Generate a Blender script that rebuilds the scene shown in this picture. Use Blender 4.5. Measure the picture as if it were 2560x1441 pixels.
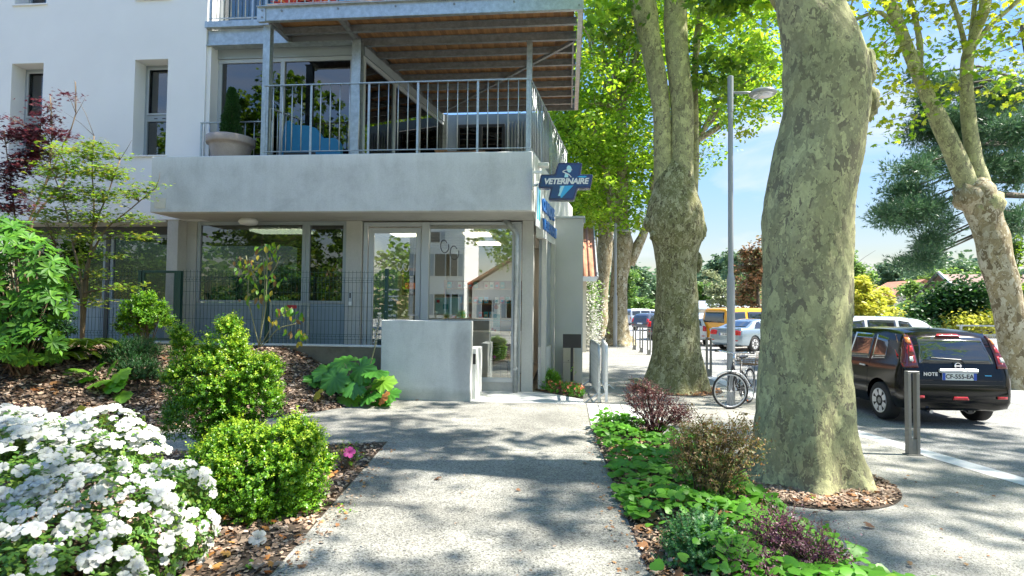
import bpy, bmesh, math, random
import numpy as np
from mathutils import Vector, Matrix
from mathutils.bvhtree import BVHTree
for _o in list(bpy.data.objects): bpy.data.objects.remove(_o)
SC=bpy.context.scene; COL=SC.collection
PI=math.pi; R_=math.radians
# ------------------------------------------------------------ camera, sky, sun, exposure
FP=1450.; EYE=1.8; YAW=R_(5.48); PIT=math.atan(50/1450.); ROLL=0.011
_F0=Vector((-math.sin(YAW),math.cos(YAW),0)); _R0=Vector((math.cos(YAW),math.sin(YAW),0)); _U0=Vector((0,0,1))
_F=_F0*math.cos(PIT)+_U0*math.sin(PIT); _U=_U0*math.cos(PIT)-_F0*math.sin(PIT)
_R=_R0*math.cos(ROLL)+_U*math.sin(ROLL); _U=_U*math.cos(ROLL)-_R0*math.sin(ROLL)
cam=bpy.data.cameras.new('camera'); camo=bpy.data.objects.new('camera',cam); COL.objects.link(camo)
camo.matrix_world=Matrix(((_R.x,_U.x,-_F.x,0),(_R.y,_U.y,-_F.y,0),(_R.z,_U.z,-_F.z,EYE),(0,0,0,1)))
cam.sensor_width=36; cam.lens=FP/2560*36; cam.clip_start=.05; cam.clip_end=2000; SC.camera=camo
SUN=Vector((1,.02,1.45)).normalized()
world=bpy.data.worlds.new('World'); SC.world=world; world.use_nodes=True
wn=world.node_tree; wn.nodes.clear()
def _n(t,typ,**k):
    n=t.nodes.new(typ)
    for a,b in k.items(): setattr(n,a,b)
    return n
wo=_n(wn,'ShaderNodeOutputWorld'); wb=_n(wn,'ShaderNodeBackground'); wb.inputs[1].default_value=.118
sky=_n(wn,'ShaderNodeTexSky',sky_type='NISHITA'); sky.sun_disc=False
sky.sun_elevation=math.asin(SUN.z); sky.sun_rotation=math.atan2(SUN.x,SUN.y); sky.air_density=1.3; sky.dust_density=.5; sky.ozone_density=2.2
wtc=_n(wn,'ShaderNodeTexCoord'); wmp=_n(wn,'ShaderNodeMapping'); wmp.inputs['Scale'].default_value=(1.6,1.6,6.5)
wno=_n(wn,'ShaderNodeTexNoise'); wno.inputs['Scale'].default_value=1.7; wno.inputs['Detail'].default_value=7; wno.inputs['Roughness'].default_value=.55; wno.inputs['Distortion'].default_value=.4
wcr=_n(wn,'ShaderNodeValToRGB'); wcr.color_ramp.elements[0].position=.47; wcr.color_ramp.elements[1].position=.72
wmx=_n(wn,'ShaderNodeMixRGB'); wmx.inputs[2].default_value=(2.55,2.6,2.75,1)
wsat=_n(wn,'ShaderNodeHueSaturation'); wsat.inputs['Saturation'].default_value=1.3; wbw=_n(wn,'ShaderNodeRGBToBW'); wmad=_n(wn,'ShaderNodeMath',operation='MULTIPLY_ADD'); wmad.inputs[1].default_value=.37; wmad.inputs[2].default_value=.25; wcmp=_n(wn,'ShaderNodeVectorMath',operation='DIVIDE')
wtint=_n(wn,'ShaderNodeVectorMath',operation='MULTIPLY'); wtint.inputs[1].default_value=(.98,.87,.92)
wml=_n(wn,'ShaderNodeMath',operation='MULTIPLY'); wml.inputs[1].default_value=.8
for a,b in ((wtc.outputs['Generated'],wmp.inputs[0]),(wmp.outputs[0],wno.inputs['Vector']),(wno.outputs[0],wcr.inputs[0]),(wcr.outputs[0],wml.inputs[0]),(wml.outputs[0],wmx.inputs[0]),(wcmp.outputs[0],wtint.inputs[0]),(wtint.outputs[0],wmx.inputs[1]),(sky.outputs[0],wsat.inputs['Color']),(wsat.outputs[0],wcmp.inputs[0]),(wbw.outputs[0],wmad.inputs[0]),(wmad.outputs[0],wcmp.inputs[1]),(sky.outputs[0],wbw.inputs[0]),(wmx.outputs[0],wb.inputs[0]),(wb.outputs[0],wo.inputs[0])): wn.links.new(a,b)
sl=bpy.data.lights.new('sun','SUN'); sl.energy=4.1; sl.angle=R_(.9); sl.color=(1,.95,.86)
so=bpy.data.objects.new('sun',sl); COL.objects.link(so); so.rotation_mode='QUATERNION'; so.rotation_quaternion=SUN.to_track_quat('Z','Y'); so.location=(30,10,40)
SC.view_settings.view_transform='Standard'; SC.view_settings.look='None'; SC.view_settings.exposure=1.86; SC.view_settings.gamma=1; SC.view_settings.use_curve_mapping=False
SC.render.engine='CYCLES'; SC.render.resolution_x=1024; SC.render.resolution_y=576
SC.cycles.max_bounces=8; SC.cycles.transparent_max_bounces=12; SC.cycles.transmission_bounces=4
# ------------------------------------------------------------ helpers
def ray(px,py): return _R*((px-1280)/FP)+_U*((720.5-py)/FP)+_F
def at(px,py,Y):
    d=ray(px,py); return Vector((0,0,EYE))+d*(Y/d.y)
def gz(px,py,z=0.):
    d=ray(px,py); return Vector((0,0,EYE))+d*((z-EYE)/d.z)
def mnode(name):
    m=bpy.data.materials.new(name); m.use_nodes=True; return m,m.node_tree,m.node_tree.nodes['Principled BSDF']
def ramp(t,stops,mode='LINEAR'):
    r=_n(t,'ShaderNodeValToRGB'); cr=r.color_ramp; cr.interpolation=mode
    while len(cr.elements)<len(stops): cr.elements.new(.5)
    for e,(p,c) in zip(cr.elements,stops): e.position=p; e.color=tuple(c)+(1,) if len(c)==3 else c
    return r
def coord(t,scale=(1,1,1)):
    c=_n(t,'ShaderNodeTexCoord'); m=_n(t,'ShaderNodeMapping'); m.inputs['Scale'].default_value=scale
    t.links.new(c.outputs['Object'],m.inputs[0]); return m.outputs[0]
def noise(t,vec,scale,detail=4,rough=.5,dist=0):
    n=_n(t,'ShaderNodeTexNoise'); n.inputs['Scale'].default_value=scale; n.inputs['Detail'].default_value=detail
    n.inputs['Roughness'].default_value=rough; n.inputs['Distortion'].default_value=dist
    t.links.new(vec,n.inputs['Vector']); return n.outputs[0]
def mixc(t,f,a,b,mode='MIX'):
    m=_n(t,'ShaderNodeMixRGB',blend_type=mode)
    for i,v in ((0,f),(1,a),(2,b)):
        if hasattr(v,'links') or hasattr(v,'is_linked'): t.links.new(v,m.inputs[i])
        elif i==0: m.inputs[0].default_value=v
        else: m.inputs[i].default_value=tuple(v)+(1,)
    return m.outputs[0]
def bump(t,b,h,strength,dist=.01):
    n=_n(t,'ShaderNodeBump'); n.inputs['Strength'].default_value=strength; n.inputs['Distance'].default_value=dist
    t.links.new(h,n.inputs['Height']); t.links.new(n.outputs[0],b.inputs['Normal'])
def M(name,col,rough=.6,metal=0,var=.12,vs=3,bs=60,bump_s=.15,spec=None,grit=.06,stretch=(1,1,1),coat=0):
    m,t,b=mnode(name); b.inputs['Roughness'].default_value=rough; b.inputs['Metallic'].default_value=metal
    v=coord(t,stretch)
    hi=[min(1,c*(1+var)) for c in col]; lo=[c*(1-var) for c in col]
    r=ramp(t,[(.3,lo),(.7,hi)]); t.links.new(noise(t,v,vs,6,.62),r.inputs[0])
    o=r.outputs[0]
    if grit:
        g=ramp(t,[(.35,[1-grit*2]*3),(.65,[1]*3)]); t.links.new(noise(t,v,bs,3),g.inputs[0]); o=mixc(t,1,o,g.outputs[0],'MULTIPLY')
    t.links.new(o,b.inputs['Base Color'])
    if bump_s: bump(t,b,noise(t,v,bs,4),bump_s,.004)
    if spec is not None: b.inputs['Specular IOR Level'].default_value=spec
    if coat: b.inputs['Coat Weight'].default_value=coat; b.inputs['Coat Roughness'].default_value=.03
    return m
def leafM(name,stops,trans=.35,rough=.45,tcol=None,spec=.4):
    m,t,b=mnode(name)
    g=_n(t,'ShaderNodeNewGeometry'); r=ramp(t,[(i/(max(1,len(stops)-1)),c) for i,c in enumerate(stops)])
    t.links.new(g.outputs['Random Per Island'],r.inputs[0])
    big=noise(t,coord(t),1.3,2); rr=ramp(t,[(.3,(.72,.72,.72)),(.7,(1.15,1.15,1.1))]); t.links.new(big,rr.inputs[0])
    c=mixc(t,1,r.outputs[0],rr.outputs[0],'MULTIPLY')
    t.links.new(c,b.inputs['Base Color']); b.inputs['Roughness'].default_value=rough; b.inputs['Specular IOR Level'].default_value=spec
    tr=_n(t,'ShaderNodeBsdfTranslucent'); hs=_n(t,'ShaderNodeHueSaturation'); hs.inputs['Value'].default_value=1.7; hs.inputs['Hue'].default_value=.485; hs.inputs['Saturation'].default_value=1.05
    t.links.new(c,hs.inputs['Color']); t.links.new(hs.outputs[0],tr.inputs[0])
    mx=_n(t,'ShaderNodeMixShader'); mx.inputs[0].default_value=trans
    t.links.new(b.outputs[0],mx.inputs[1]); t.links.new(tr.outputs[0],mx.inputs[2]); t.links.new(mx.outputs[0],t.nodes['Material Output'].inputs[0])
    return m
def glassM(name,refl=.35,tint=(.75,.82,.82),rough=.0):
    m,t,b=mnode(name); t.nodes.remove(b)
    g=_n(t,'ShaderNodeBsdfGlossy'); g.inputs['Roughness'].default_value=rough; g.inputs[0].default_value=(.95,.97,1,1)
    tr=_n(t,'ShaderNodeBsdfTransparent'); tr.inputs[0].default_value=tuple(tint)+(1,)
    f=_n(t,'ShaderNodeFresnel'); f.inputs[0].default_value=1.5
    a=_n(t,'ShaderNodeMath',operation='ADD'); a.inputs[1].default_value=refl; a.use_clamp=True
    mx=_n(t,'ShaderNodeMixShader'); t.links.new(f.outputs[0],a.inputs[0]); t.links.new(a.outputs[0],mx.inputs[0])
    t.links.new(tr.outputs[0],mx.inputs[1]); t.links.new(g.outputs[0],mx.inputs[2]); t.links.new(mx.outputs[0],t.nodes['Material Output'].inputs[0]); return m
def emM(name,col,s):
    m,t,b=mnode(name); b.inputs['Emission Color'].default_value=tuple(col)+(1,); b.inputs['Emission Strength'].default_value=s; b.inputs['Base Color'].default_value=tuple(col)+(1,); return m
def link(name,me,mat=None,parent=None,loc=None):
    o=bpy.data.objects.new(name,me); COL.objects.link(o)
    if mat and me and not me.materials: me.materials.append(mat)
    if parent: o.parent=parent
    if loc is not None: o.location=loc
    return o
def tag(o,label=None,cat=None,group=None,kind=None):
    if label: o['label']=label
    if cat: o['category']=cat
    if group: o['group']=group
    if kind: o['kind']=kind
    return o
def thing(name,label,cat,loc=(0,0,0),rz=0,group=None):
    o=bpy.data.objects.new(name,None); COL.objects.link(o); o.location=loc; o.rotation_euler=(0,0,rz); o.empty_display_size=.1
    return tag(o,label,cat,group)
def copy_tree(o,parent=None,label=None,loc=None,rz=None):
    kids=list(o.children); c=o.copy(); COL.objects.link(c); c.parent=parent
    if label: c['label']=label
    if loc is not None: c.location=loc
    if rz is not None: c.rotation_euler=(0,0,rz)
    for k in kids: copy_tree(k,c)
    return c
class MB:
    def __init__(s): s.v=[]; s.f=[]
    def add(s,vs,fs):
        b=len(s.v); s.v+= [tuple(v) for v in vs]; s.f+=[tuple(i+b for i in f) for f in fs]; return s
    def box(s,x0,x1,y0,y1,z0,z1):
        return s.add([(x0,y0,z0),(x1,y0,z0),(x1,y1,z0),(x0,y1,z0),(x0,y0,z1),(x1,y0,z1),(x1,y1,z1),(x0,y1,z1)],[(0,3,2,1),(4,5,6,7),(0,1,5,4),(1,2,6,5),(2,3,7,6),(3,0,4,7)])
    def beam(s,a,b,w,h,up=(0,0,1)):
        a=Vector(a);b=Vector(b);d=(b-a).normalized();u=Vector(up); x=d.cross(u)
        if x.length<1e-4: x=d.cross(Vector((1,0,0)))
        x.normalize(); u=x.cross(d); x=x*w/2; u=u*h/2
        vs=[p+q for p in (a,b) for q in (-x-u,x-u,x+u,-x+u)]
        return s.add(vs,[(3,2,1,0),(4,5,6,7),(0,1,5,4),(1,2,6,5),(2,3,7,6),(3,0,4,7)])
    def prism(s,poly,z0,z1,M4=None):
        n=len(poly); vs=[Vector((x,y,z)) for z in (z0,z1) for x,y in poly]
        if M4: vs=[M4@v for v in vs]
        return s.add(vs,[tuple(range(n-1,-1,-1)),tuple(range(n,2*n))]+[(i,(i+1)%n,n+(i+1)%n,n+i) for i in range(n)])
    def tube(s,path,rad,n=8,cap=True,wob=None):
        P=[Vector(p) for p in path]; N=len(P)
        if not hasattr(rad,'__len__'): rad=[rad]*N
        t0=(P[1]-P[0]).normalized(); x=t0.orthogonal().normalized(); b=len(s.v)
        for i in range(N):
            t=(P[min(i+1,N-1)]-P[max(i-1,0)]).normalized(); x=(x-t*x.dot(t)).normalized(); y=t.cross(x)
            for k in range(n):
                a=2*PI*k/n; r=rad[i]*(wob(i/(N-1.),a,P[i]) if wob else 1); s.v.append(tuple(P[i]+(x*math.cos(a)+y*math.sin(a))*r))
        for i in range(N-1):
            for k in range(n):
                k2=(k+1)%n; s.f.append((b+i*n+k,b+i*n+k2,b+(i+1)*n+k2,b+(i+1)*n+k))
        if cap: s.f.append(tuple(b+k for k in range(n-1,-1,-1))); s.f.append(tuple(b+(N-1)*n+k for k in range(n)))
        return s
    def lathe(s,prof,n=16,c=(0,0,0),axis='z'):
        b=len(s.v)
        for r,z in prof:
            for k in range(n):
                a=2*PI*k/n; p=(r*math.cos(a),r*math.sin(a),z)
                if axis=='x': p=(z,p[0],p[1])
                if axis=='y': p=(p[0],z,p[1])
                s.v.append((p[0]+c[0],p[1]+c[1],p[2]+c[2]))
        for i in range(len(prof)-1):
            for k in range(n):
                k2=(k+1)%n; s.f.append((b+i*n+k,b+i*n+k2,b+(i+1)*n+k2,b+(i+1)*n+k))
        s.f.append(tuple(b+k for k in range(n-1,-1,-1))); s.f.append(tuple(b+(len(prof)-1)*n+k for k in range(n)))
        return s
    def mesh(s,name='mesh',mat=None,smooth=False,bev=0):
        me=bpy.data.meshes.new(name); me.from_pydata(s.v,[],s.f)
        if bev:
            bm=bmesh.new(); bm.from_mesh(me); bmesh.ops.recalc_face_normals(bm,faces=bm.faces)
            es=[e for e in bm.edges if len(e.link_faces)==2 and e.calc_face_angle(0)>.6]
            bmesh.ops.bevel(bm,geom=es,offset=bev,segments=1 if bev<.02 else 2,profile=.6,affect='EDGES'); bm.to_mesh(me); bm.free()
        if smooth: me.polygons.foreach_set('use_smooth',[True]*len(me.polygons))
        if mat: me.materials.append(mat)
        me.update(); return me
    def build(s,name,mat,parent=None,smooth=False,bev=0,kind=None,loc=None):
        o=link(name,s.mesh(name,mat,smooth,bev),None,parent,loc)
        if kind: o['kind']=kind
        return o
def B(name,mat,parent,x0,x1,y0,y1,z0,z1,bev=0,**k): return MB().box(x0,x1,y0,y1,z0,z1).build(name,mat,parent,bev=bev,**k)
def npmesh(name,V,T,mat,smooth=False):
    me=bpy.data.meshes.new(name); V=np.asarray(V,dtype=np.float32); T=np.asarray(T,dtype=np.int32); k=T.shape[1]
    me.vertices.add(len(V)); me.vertices.foreach_set('co',V.ravel()); me.loops.add(T.size); me.loops.foreach_set('vertex_index',T.ravel())
    me.polygons.add(len(T)); me.polygons.foreach_set('loop_start',np.arange(0,T.size,k,dtype=np.int32))
    if smooth: me.polygons.foreach_set('use_smooth',np.ones(len(T),dtype=bool))
    me.update(calc_edges=True); me.materials.append(mat); return me
def fan(outer,cz=0,c=(0,.45)):
    vs=[(c[0],c[1],cz)]+[tuple(p) if len(p)==3 else (p[0],p[1],0) for p in outer]; n=len(outer)
    return np.array(vs,dtype=np.float32),np.array([(0,i+1,(i+1)%n+1) for i in range(n)])
L_DIA=(np.array([(0,0,0),(.27,.5,.05),(0,1,-.04),(-.27,.5,.05)],dtype=np.float32),np.array([(0,1,2),(0,2,3)]))
L_BOX=(np.array([(0,0,0),(.36,.55,.06),(0,1,-.02),(-.36,.55,.06)],dtype=np.float32),np.array([(0,1,2),(0,2,3)]))
L_OV=(np.array([(0,0,0),(.2,.25,.05),(.24,.6,.05),(0,1,-.1),(-.24,.6,.05),(-.2,.25,.05),(0,.5,0)],dtype=np.float32),np.array([(6,0,1),(6,1,2),(6,2,3),(6,3,4),(6,4,5),(6,5,0)]))
L_PL=fan([(0,0),(.3,.02),(.55,.3,-.06),(.3,.36),(.42,.78,-.06),(.14,.66),(0,1.05,-.08),(-.14,.66),(-.42,.78,-.06),(-.3,.36),(-.55,.3,-.06),(-.3,.02)],.03,(0,.4))
L_MP=fan([(0,0),(.42,.12),(.16,.34),(.5,.62),(.12,.5),(0,1),(-.12,.5),(-.5,.62),(-.16,.34),(-.42,.12)],.03,(0,.33))
L_QD=(np.array([(-.3,0,0),(.3,0,0),(.33,.8,.08),(-.25,1,-.05)],dtype=np.float32),np.array([(0,1,2),(0,2,3)]))
L_NEE=(np.array([(-.16,0,0),(.16,0,0),(-.35,1,.1),(0,0,.06),(0,0,-.06),(.4,.9,-.25),(.05,0,.03),(-.05,0,-.03),(.02,1.1,.35)],dtype=np.float32),np.array([(0,1,2),(3,4,5),(6,7,8)]))
L_RH=(np.array([(0,0,0),(.11,.3,.04),(.15,.65,.03),(0,1,-.08),(-.15,.65,.03),(-.11,.3,.04),(0,.5,0)],dtype=np.float32),np.array([(6,0,1),(6,1,2),(6,2,3),(6,3,4),(6,4,5),(6,5,0)]))
def heart(n=14,seed=0,z=.06):
    rg=random.Random(seed); out=[]
    for i in range(n):
        a=-PI/2+2*PI*i/n; r=.5*(1+.10*math.cos(3*(a-PI/2))+rg.uniform(-.05,.05)); y=.5+r*math.sin(a); x=r*math.cos(a)*1.05
        if i==0: y=.18
        if i==n//2: y=1.12
        out.append((x,y,-z*(x*x*4)+rg.uniform(-.02,.02)))
    return fan(out,.03,(0,.42))
def lobed(n=42,lob=7,seed=0,depth=.16):
    rg=random.Random(seed); out=[]
    for i in range(n):
        a=-PI/2+2*PI*i/n; r=.55*(1+depth*abs(math.cos(lob*.5*(a-PI/2)))-depth*.5+.085*(i%2)+rg.uniform(-.02,.02)); y=.5+r*math.sin(a); x=r*math.cos(a)
        if i==0: y=.3
        out.append((x,y,-.16*(x*x+ (y-.5)**2)*2+.05*math.sin(i*1.7)))
    return fan(out,.04,(0,.42))
def unit(a): return a/np.maximum(np.linalg.norm(a,axis=1,keepdims=True),1e-6)
def scatter(T,pos,d,nr,size):
    V,F=T; n=len(pos); d=unit(d); x=unit(np.cross(d,nr)); z=np.cross(x,d)
    P=(V[None,:,0,None]*x[:,None,:]+V[None,:,1,None]*d[:,None,:]+V[None,:,2,None]*z[:,None,:])*np.asarray(size).reshape(-1,1,1)+pos[:,None,:]
    FF=F[None]+(np.arange(n)*len(V))[:,None,None]
    return P.reshape(-1,3),FF.reshape(-1,F.shape[1])
def leaves(name,T,pos,d,nr,size,mat,parent=None,kind=None,smooth=False):
    V,F=scatter(T,pos,d,nr,size); o=link(name,npmesh(name,V,F,mat,smooth),None,parent)
    if kind: o['kind']=kind
    return o
def rsph(rg,n):
    v=rg.normal(size=(n,3)); return unit(v)
def leafparts(name,T,pos,d,nr,size,mats,parent,limit=300,nvar=1,smooth=True,overflow=None):
    """the nearest `limit` as single objects sharing meshes, the rest joined"""
    if not isinstance(T,list): T=[T]
    order=np.argsort(np.linalg.norm(pos-np.array([0,0,EYE]),axis=1)); d=unit(d); x=unit(np.cross(d,nr)); z=np.cross(x,d)
    mes=[[npmesh(name,t[0],t[1],m,smooth) for t in T] for m in mats]
    for q,i in enumerate(order[:limit]):
        o=bpy.data.objects.new(name,mes[q%len(mats)][(q//len(mats))%len(T)]); COL.objects.link(o); o.parent=parent
        s=float(size[i]); o.matrix_local=Matrix(((x[i][0]*s,d[i][0]*s,z[i][0]*s,pos[i][0]),(x[i][1]*s,d[i][1]*s,z[i][1]*s,pos[i][1]),(x[i][2]*s,d[i][2]*s,z[i][2]*s,pos[i][2]),(0,0,0,1)))
    rest=order[limit:]
    if len(rest): leaves(overflow or name,T[0],pos[rest],d[rest],nr[rest],size[rest],mats[0],parent,'stuff',smooth)
def text(name,s,size,mat,mtx,parent=None,depth=.002,bold=0,shear=0,align='CENTER',sp=1):
    c=bpy.data.curves.new(name,'FONT'); c.body=s; c.size=size; c.extrude=depth; c.offset=bold; c.shear=shear; c.align_x=align; c.align_y='CENTER'; c.resolution_u=3; c.space_character=sp
    to=bpy.data.objects.new(name,c); COL.objects.link(to); dg=bpy.context.evaluated_depsgraph_get()
    me=bpy.data.meshes.new_from_object(to.evaluated_get(dg)); bpy.data.objects.remove(to)
    me.materials.clear(); me.materials.append(mat); o=link(name,me,None,parent); o.matrix_local=mtx; return o
def facing(loc,right=(1,0,0),up=(0,0,1)):
    x=Vector(right).normalized(); y=Vector(up).normalized(); z=x.cross(y)
    return Matrix(((x.x,y.x,z.x,loc[0]),(x.y,y.y,z.y,loc[1]),(x.z,y.z,z.z,loc[2]),(0,0,0,1)))
# ------------------------------------------------------------ materials
m_render=M('white_render',(.82,.82,.80),.9,vs=.8,var=.03,bs=140,bump_s=.35,grit=.03)
m_grey_render=M('grey_render',(.58,.58,.55),.9,vs=1.2,var=.05,bs=140,bump_s=.35,grit=.04)
def concreteM(name,c,stain=.35,sx=(1,1,1)):
    m,t,b=mnode(name); v=coord(t,sx); b.inputs['Roughness'].default_value=.85
    r=ramp(t,[(.28,[k*(1-stain) for k in c]),(.5,c),(.72,[min(1,k*(1+stain*.45)) for k in c])]); t.links.new(noise(t,v,1.7,9,.65,.4),r.inputs[0])
    v2=coord(t,(5*sx[0],5*sx[1],.5)); r2=ramp(t,[(.3,(.93,.93,.925)),(.6,(1,1,1))]); t.links.new(noise(t,v2,1.1,6,.6),r2.inputs[0])
    r3=ramp(t,[(.3,(.86,.86,.85)),(.6,(1,1,1))]); t.links.new(noise(t,v,45,4),r3.inputs[0])
    o=mixc(t,.8,mixc(t,1,r.outputs[0],r2.outputs[0],'MULTIPLY'),r3.outputs[0],'MULTIPLY')
    t.links.new(o,b.inputs['Base Color']); bump(t,b,noise(t,v,30,6,.7),.25,.006); return m
m_conc=concreteM('board_concrete',(.62,.625,.61),.2)
m_conc_raw=concreteM('raw_concrete',(.50,.49,.45),.14)
m_conc_stain=concreteM('low_wall_stained_concrete',(.66,.67,.64),.2)
m_conc_wall=concreteM('low_wall_concrete',(.66,.67,.64),.16)
def stain(m,cx,cz,w,h,dark=.6,grime=.25):
    t=m.node_tree; b=t.nodes['Principled BSDF']; src=b.inputs['Base Color'].links[0].from_socket; v=coord(t)
    sp=_n(t,'ShaderNodeSeparateXYZ'); t.links.new(v,sp.inputs[0]); nz=noise(t,v,2.6,7,.65)
    def mth(op,a,bb):
        n=_n(t,'ShaderNodeMath',operation=op)
        for i,q in ((0,a),(1,bb)):
            if hasattr(q,'is_linked'): t.links.new(q,n.inputs[i])
            else: n.inputs[i].default_value=q
        return n.outputs[0]
    dx=mth('DIVIDE',mth('SUBTRACT',sp.outputs[0],cx),w); dz=mth('DIVIDE',mth('SUBTRACT',sp.outputs[2],cz),h)
    d=mth('ADD',mth('ADD',mth('MULTIPLY',dx,dx),mth('MULTIPLY',dz,dz)),mth('MULTIPLY',nz,1.6)); r=ramp(t,[(.42,(dark,dark,dark*1.02)),(.66,(.86,.86,.87)),(.95,(1,1,1))]); q=mth('MULTIPLY',d,.45); t.links.new(q,r.inputs[0])
    g=mth('ADD',sp.outputs[2],mth('MULTIPLY',nz,-.30)); r2=ramp(t,[(0,(1-grime,1-grime,1-grime*1.15)),(.12,(1,1,1))]); t.links.new(g,r2.inputs[0])
    t.links.new(mixc(t,1,mixc(t,1,src,r.outputs[0],'MULTIPLY'),r2.outputs[0],'MULTIPLY'),b.inputs['Base Color'])
stain(m_conc_stain,-2.0,.8,.22,.75,.72)
def topstreak(m,z0):
    t=m.node_tree; b=t.nodes['Principled BSDF']; src=b.inputs['Base Color'].links[0].from_socket; v=coord(t,(4,4,.35)); sp=_n(t,'ShaderNodeSeparateXYZ'); t.links.new(coord(t),sp.inputs[0])
    a=_n(t,'ShaderNodeMath',operation='MULTIPLY_ADD'); a.inputs[1].default_value=1.5; a.inputs[2].default_value=-z0*1.5; t.links.new(sp.outputs[2],a.inputs[0])
    c=_n(t,'ShaderNodeMath',operation='ADD'); t.links.new(a.outputs[0],c.inputs[0]); t.links.new(noise(t,v,1.3,7,.7),c.inputs[1]); r=ramp(t,[(.55,(0,0,0)),(1.0,(.55,.55,.55))]); t.links.new(c.outputs[0],r.inputs[0])
    t.links.new(mixc(t,r.outputs[0],src,(.74,.76,.75)),b.inputs['Base Color'])
topstreak(m_conc,4.55)
m_conc_dark=concreteM('mossy_concrete',(.16,.145,.105),.5)
m_slabc=concreteM('threshold_concrete',(.55,.55,.53),.1)
m_galv=M('galvanised_steel',(.46,.50,.51),.42,.75,var=.22,vs=9,bs=70,bump_s=.06,grit=.06)
m_galvd=M('joist_steel',(.27,.28,.28),.5,.5,var=.25,vs=9,bs=70,bump_s=.06,grit=.06)
m_frame=M('grey_aluminium_frame',(.33,.37,.39),.4,.25,var=.03,grit=.01,bump_s=0)
m_framel=M('light_aluminium_frame',(.46,.49,.50),.4,.25,var=.03,grit=.01,bump_s=0)
m_panel=M('blue_grey_panel',(.25,.31,.35),.45,.1,var=.04,grit=.02,bump_s=0)
m_darkfr=M('charcoal_frame',(.05,.055,.06),.4,.1,var=.05,grit=.02,bump_s=0)
m_glass=glassM('shop_glass',.2,(.7,.74,.7)); m_glassd=glassM('tinted_glass',.085,(.20,.24,.23)); m_glassc=glassM('clear_acrylic',.06,(.85,.87,.88)); m_glassdoor=glassM('door_glass',.22,(.86,.9,.86))
m_green=M('green_coated_steel',(.012,.055,.042),.4,.1,var=.08,grit=.02,bump_s=0)
m_white=M('white_paint',(.78,.78,.76),.4,var=.03,grit=.02,bump_s=0)
m_black=M('black_plastic',(.02,.02,.022),.35,var=.2,grit=.03,bump_s=0)
m_rub=M('rubber',(.018,.018,.018),.75,var=.2)
m_chrome=M('chrome',(.7,.7,.72),.12,1,var=.04,grit=0,bump_s=0)
m_alloy=M('silver_alloy',(.62,.63,.65),.3,.6,var=.04,grit=0,bump_s=0)
m_wood=M('orange_pine_board',(.46,.235,.095),.65,var=.28,vs=1.5,bs=24,bump_s=.2,stretch=(9,.8,1))
m_wood2=M('dark_pine_board',(.34,.17,.07),.65,var=.28,vs=1.5,bs=24,bump_s=.2,stretch=(9,.8,1))
m_pole=M('grey_lamp_paint',(.33,.35,.37),.4,.3,var=.05,grit=.02,bump_s=0)
m_boll=M('taupe_bollard_paint',(.20,.195,.175),.5,.2,var=.06,grit=.03,bump_s=0)
def barkM(name,base,pale,dark,sc=6,moss=(.13,.14,.05)):
    m,t,b=mnode(name); b.inputs['Roughness'].default_value=.8; b.inputs['Specular IOR Level'].default_value=.25
    v=coord(t,(1,1,.62)); nz=_n(t,'ShaderNodeTexNoise'); nz.inputs['Scale'].default_value=sc*1.1; nz.inputs['Detail'].default_value=5; t.links.new(v,nz.inputs['Vector'])
    mv=_n(t,'ShaderNodeVectorMath',operation='MULTIPLY_ADD'); mv.inputs[1].default_value=(.22,.22,.22); t.links.new(nz.outputs['Color'],mv.inputs[0]); t.links.new(v,mv.inputs[2])
    def vor(s):
        q=_n(t,'ShaderNodeTexVoronoi'); q.inputs['Scale'].default_value=s; t.links.new(mv.outputs[0],q.inputs['Vector']); sp=_n(t,'ShaderNodeSeparateColor'); t.links.new(q.outputs['Color'],sp.inputs[0]); return sp.outputs[0]
    mid=[(a+c)/2 for a,c in zip(base,pale)]
    r1=ramp(t,[(0,dark),(.16,base),(.5,[k*1.15 for k in base]),(.66,mid),(.86,pale)],'CONSTANT'); t.links.new(vor(sc*1.3),r1.inputs[0])
    r2=ramp(t,[(0,(0,0,0)),(.74,(0,0,0)),(.76,(1,1,1))],'LINEAR'); t.links.new(vor(sc*3.6),r2.inputs[0])
    r3=ramp(t,[(0,mid),(.5,dark),(.75,pale)],'CONSTANT'); t.links.new(vor(sc*5.1),r3.inputs[0])
    o=mixc(t,r2.outputs[0],r1.outputs[0],r3.outputs[0])
    big=noise(t,coord(t),1.1,4); rb=ramp(t,[(.42,(0,0,0)),(.62,(1,1,1))]); t.links.new(big,rb.inputs[0])
    o=mixc(t,rb.outputs[0],o,mixc(t,.35,o,moss)); g=ramp(t,[(.3,(.7,.7,.7)),(.6,(1,1,1))]); t.links.new(noise(t,v,40,5,.7),g.inputs[0])
    o=mixc(t,.8,o,g.outputs[0],'MULTIPLY'); t.links.new(o,b.inputs['Base Color'])
    ad=_n(t,'ShaderNodeMath',operation='ADD'); bw=_n(t,'ShaderNodeRGBToBW'); t.links.new(r1.outputs[0],bw.inputs[0]); t.links.new(noise(t,v,18,8,.7),ad.inputs[0]); t.links.new(bw.outputs[0],ad.inputs[1])
    bump(t,b,ad.outputs[0],.65,.025); return m
m_bark=barkM('plane_bark',(.33,.32,.18),(.57,.56,.29),(.22,.20,.13),9,(.20,.205,.085))
m_bark2=barkM('plane_bark_tan',(.30,.25,.15),(.56,.52,.40),(.17,.135,.08),7,(.22,.17,.08))
m_bark3=barkM('plane_bark_mossy',(.20,.195,.09),(.50,.48,.30),(.12,.105,.06),12,(.13,.135,.045))
m_twig=M('brown_twig',(.17,.12,.07),.8,var=.3); m_twigg=M('green_grey_stem',(.24,.24,.12),.8,var=.3); m_trunkd=M('dark_trunk',(.09,.075,.055),.9,var=.3)
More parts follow.
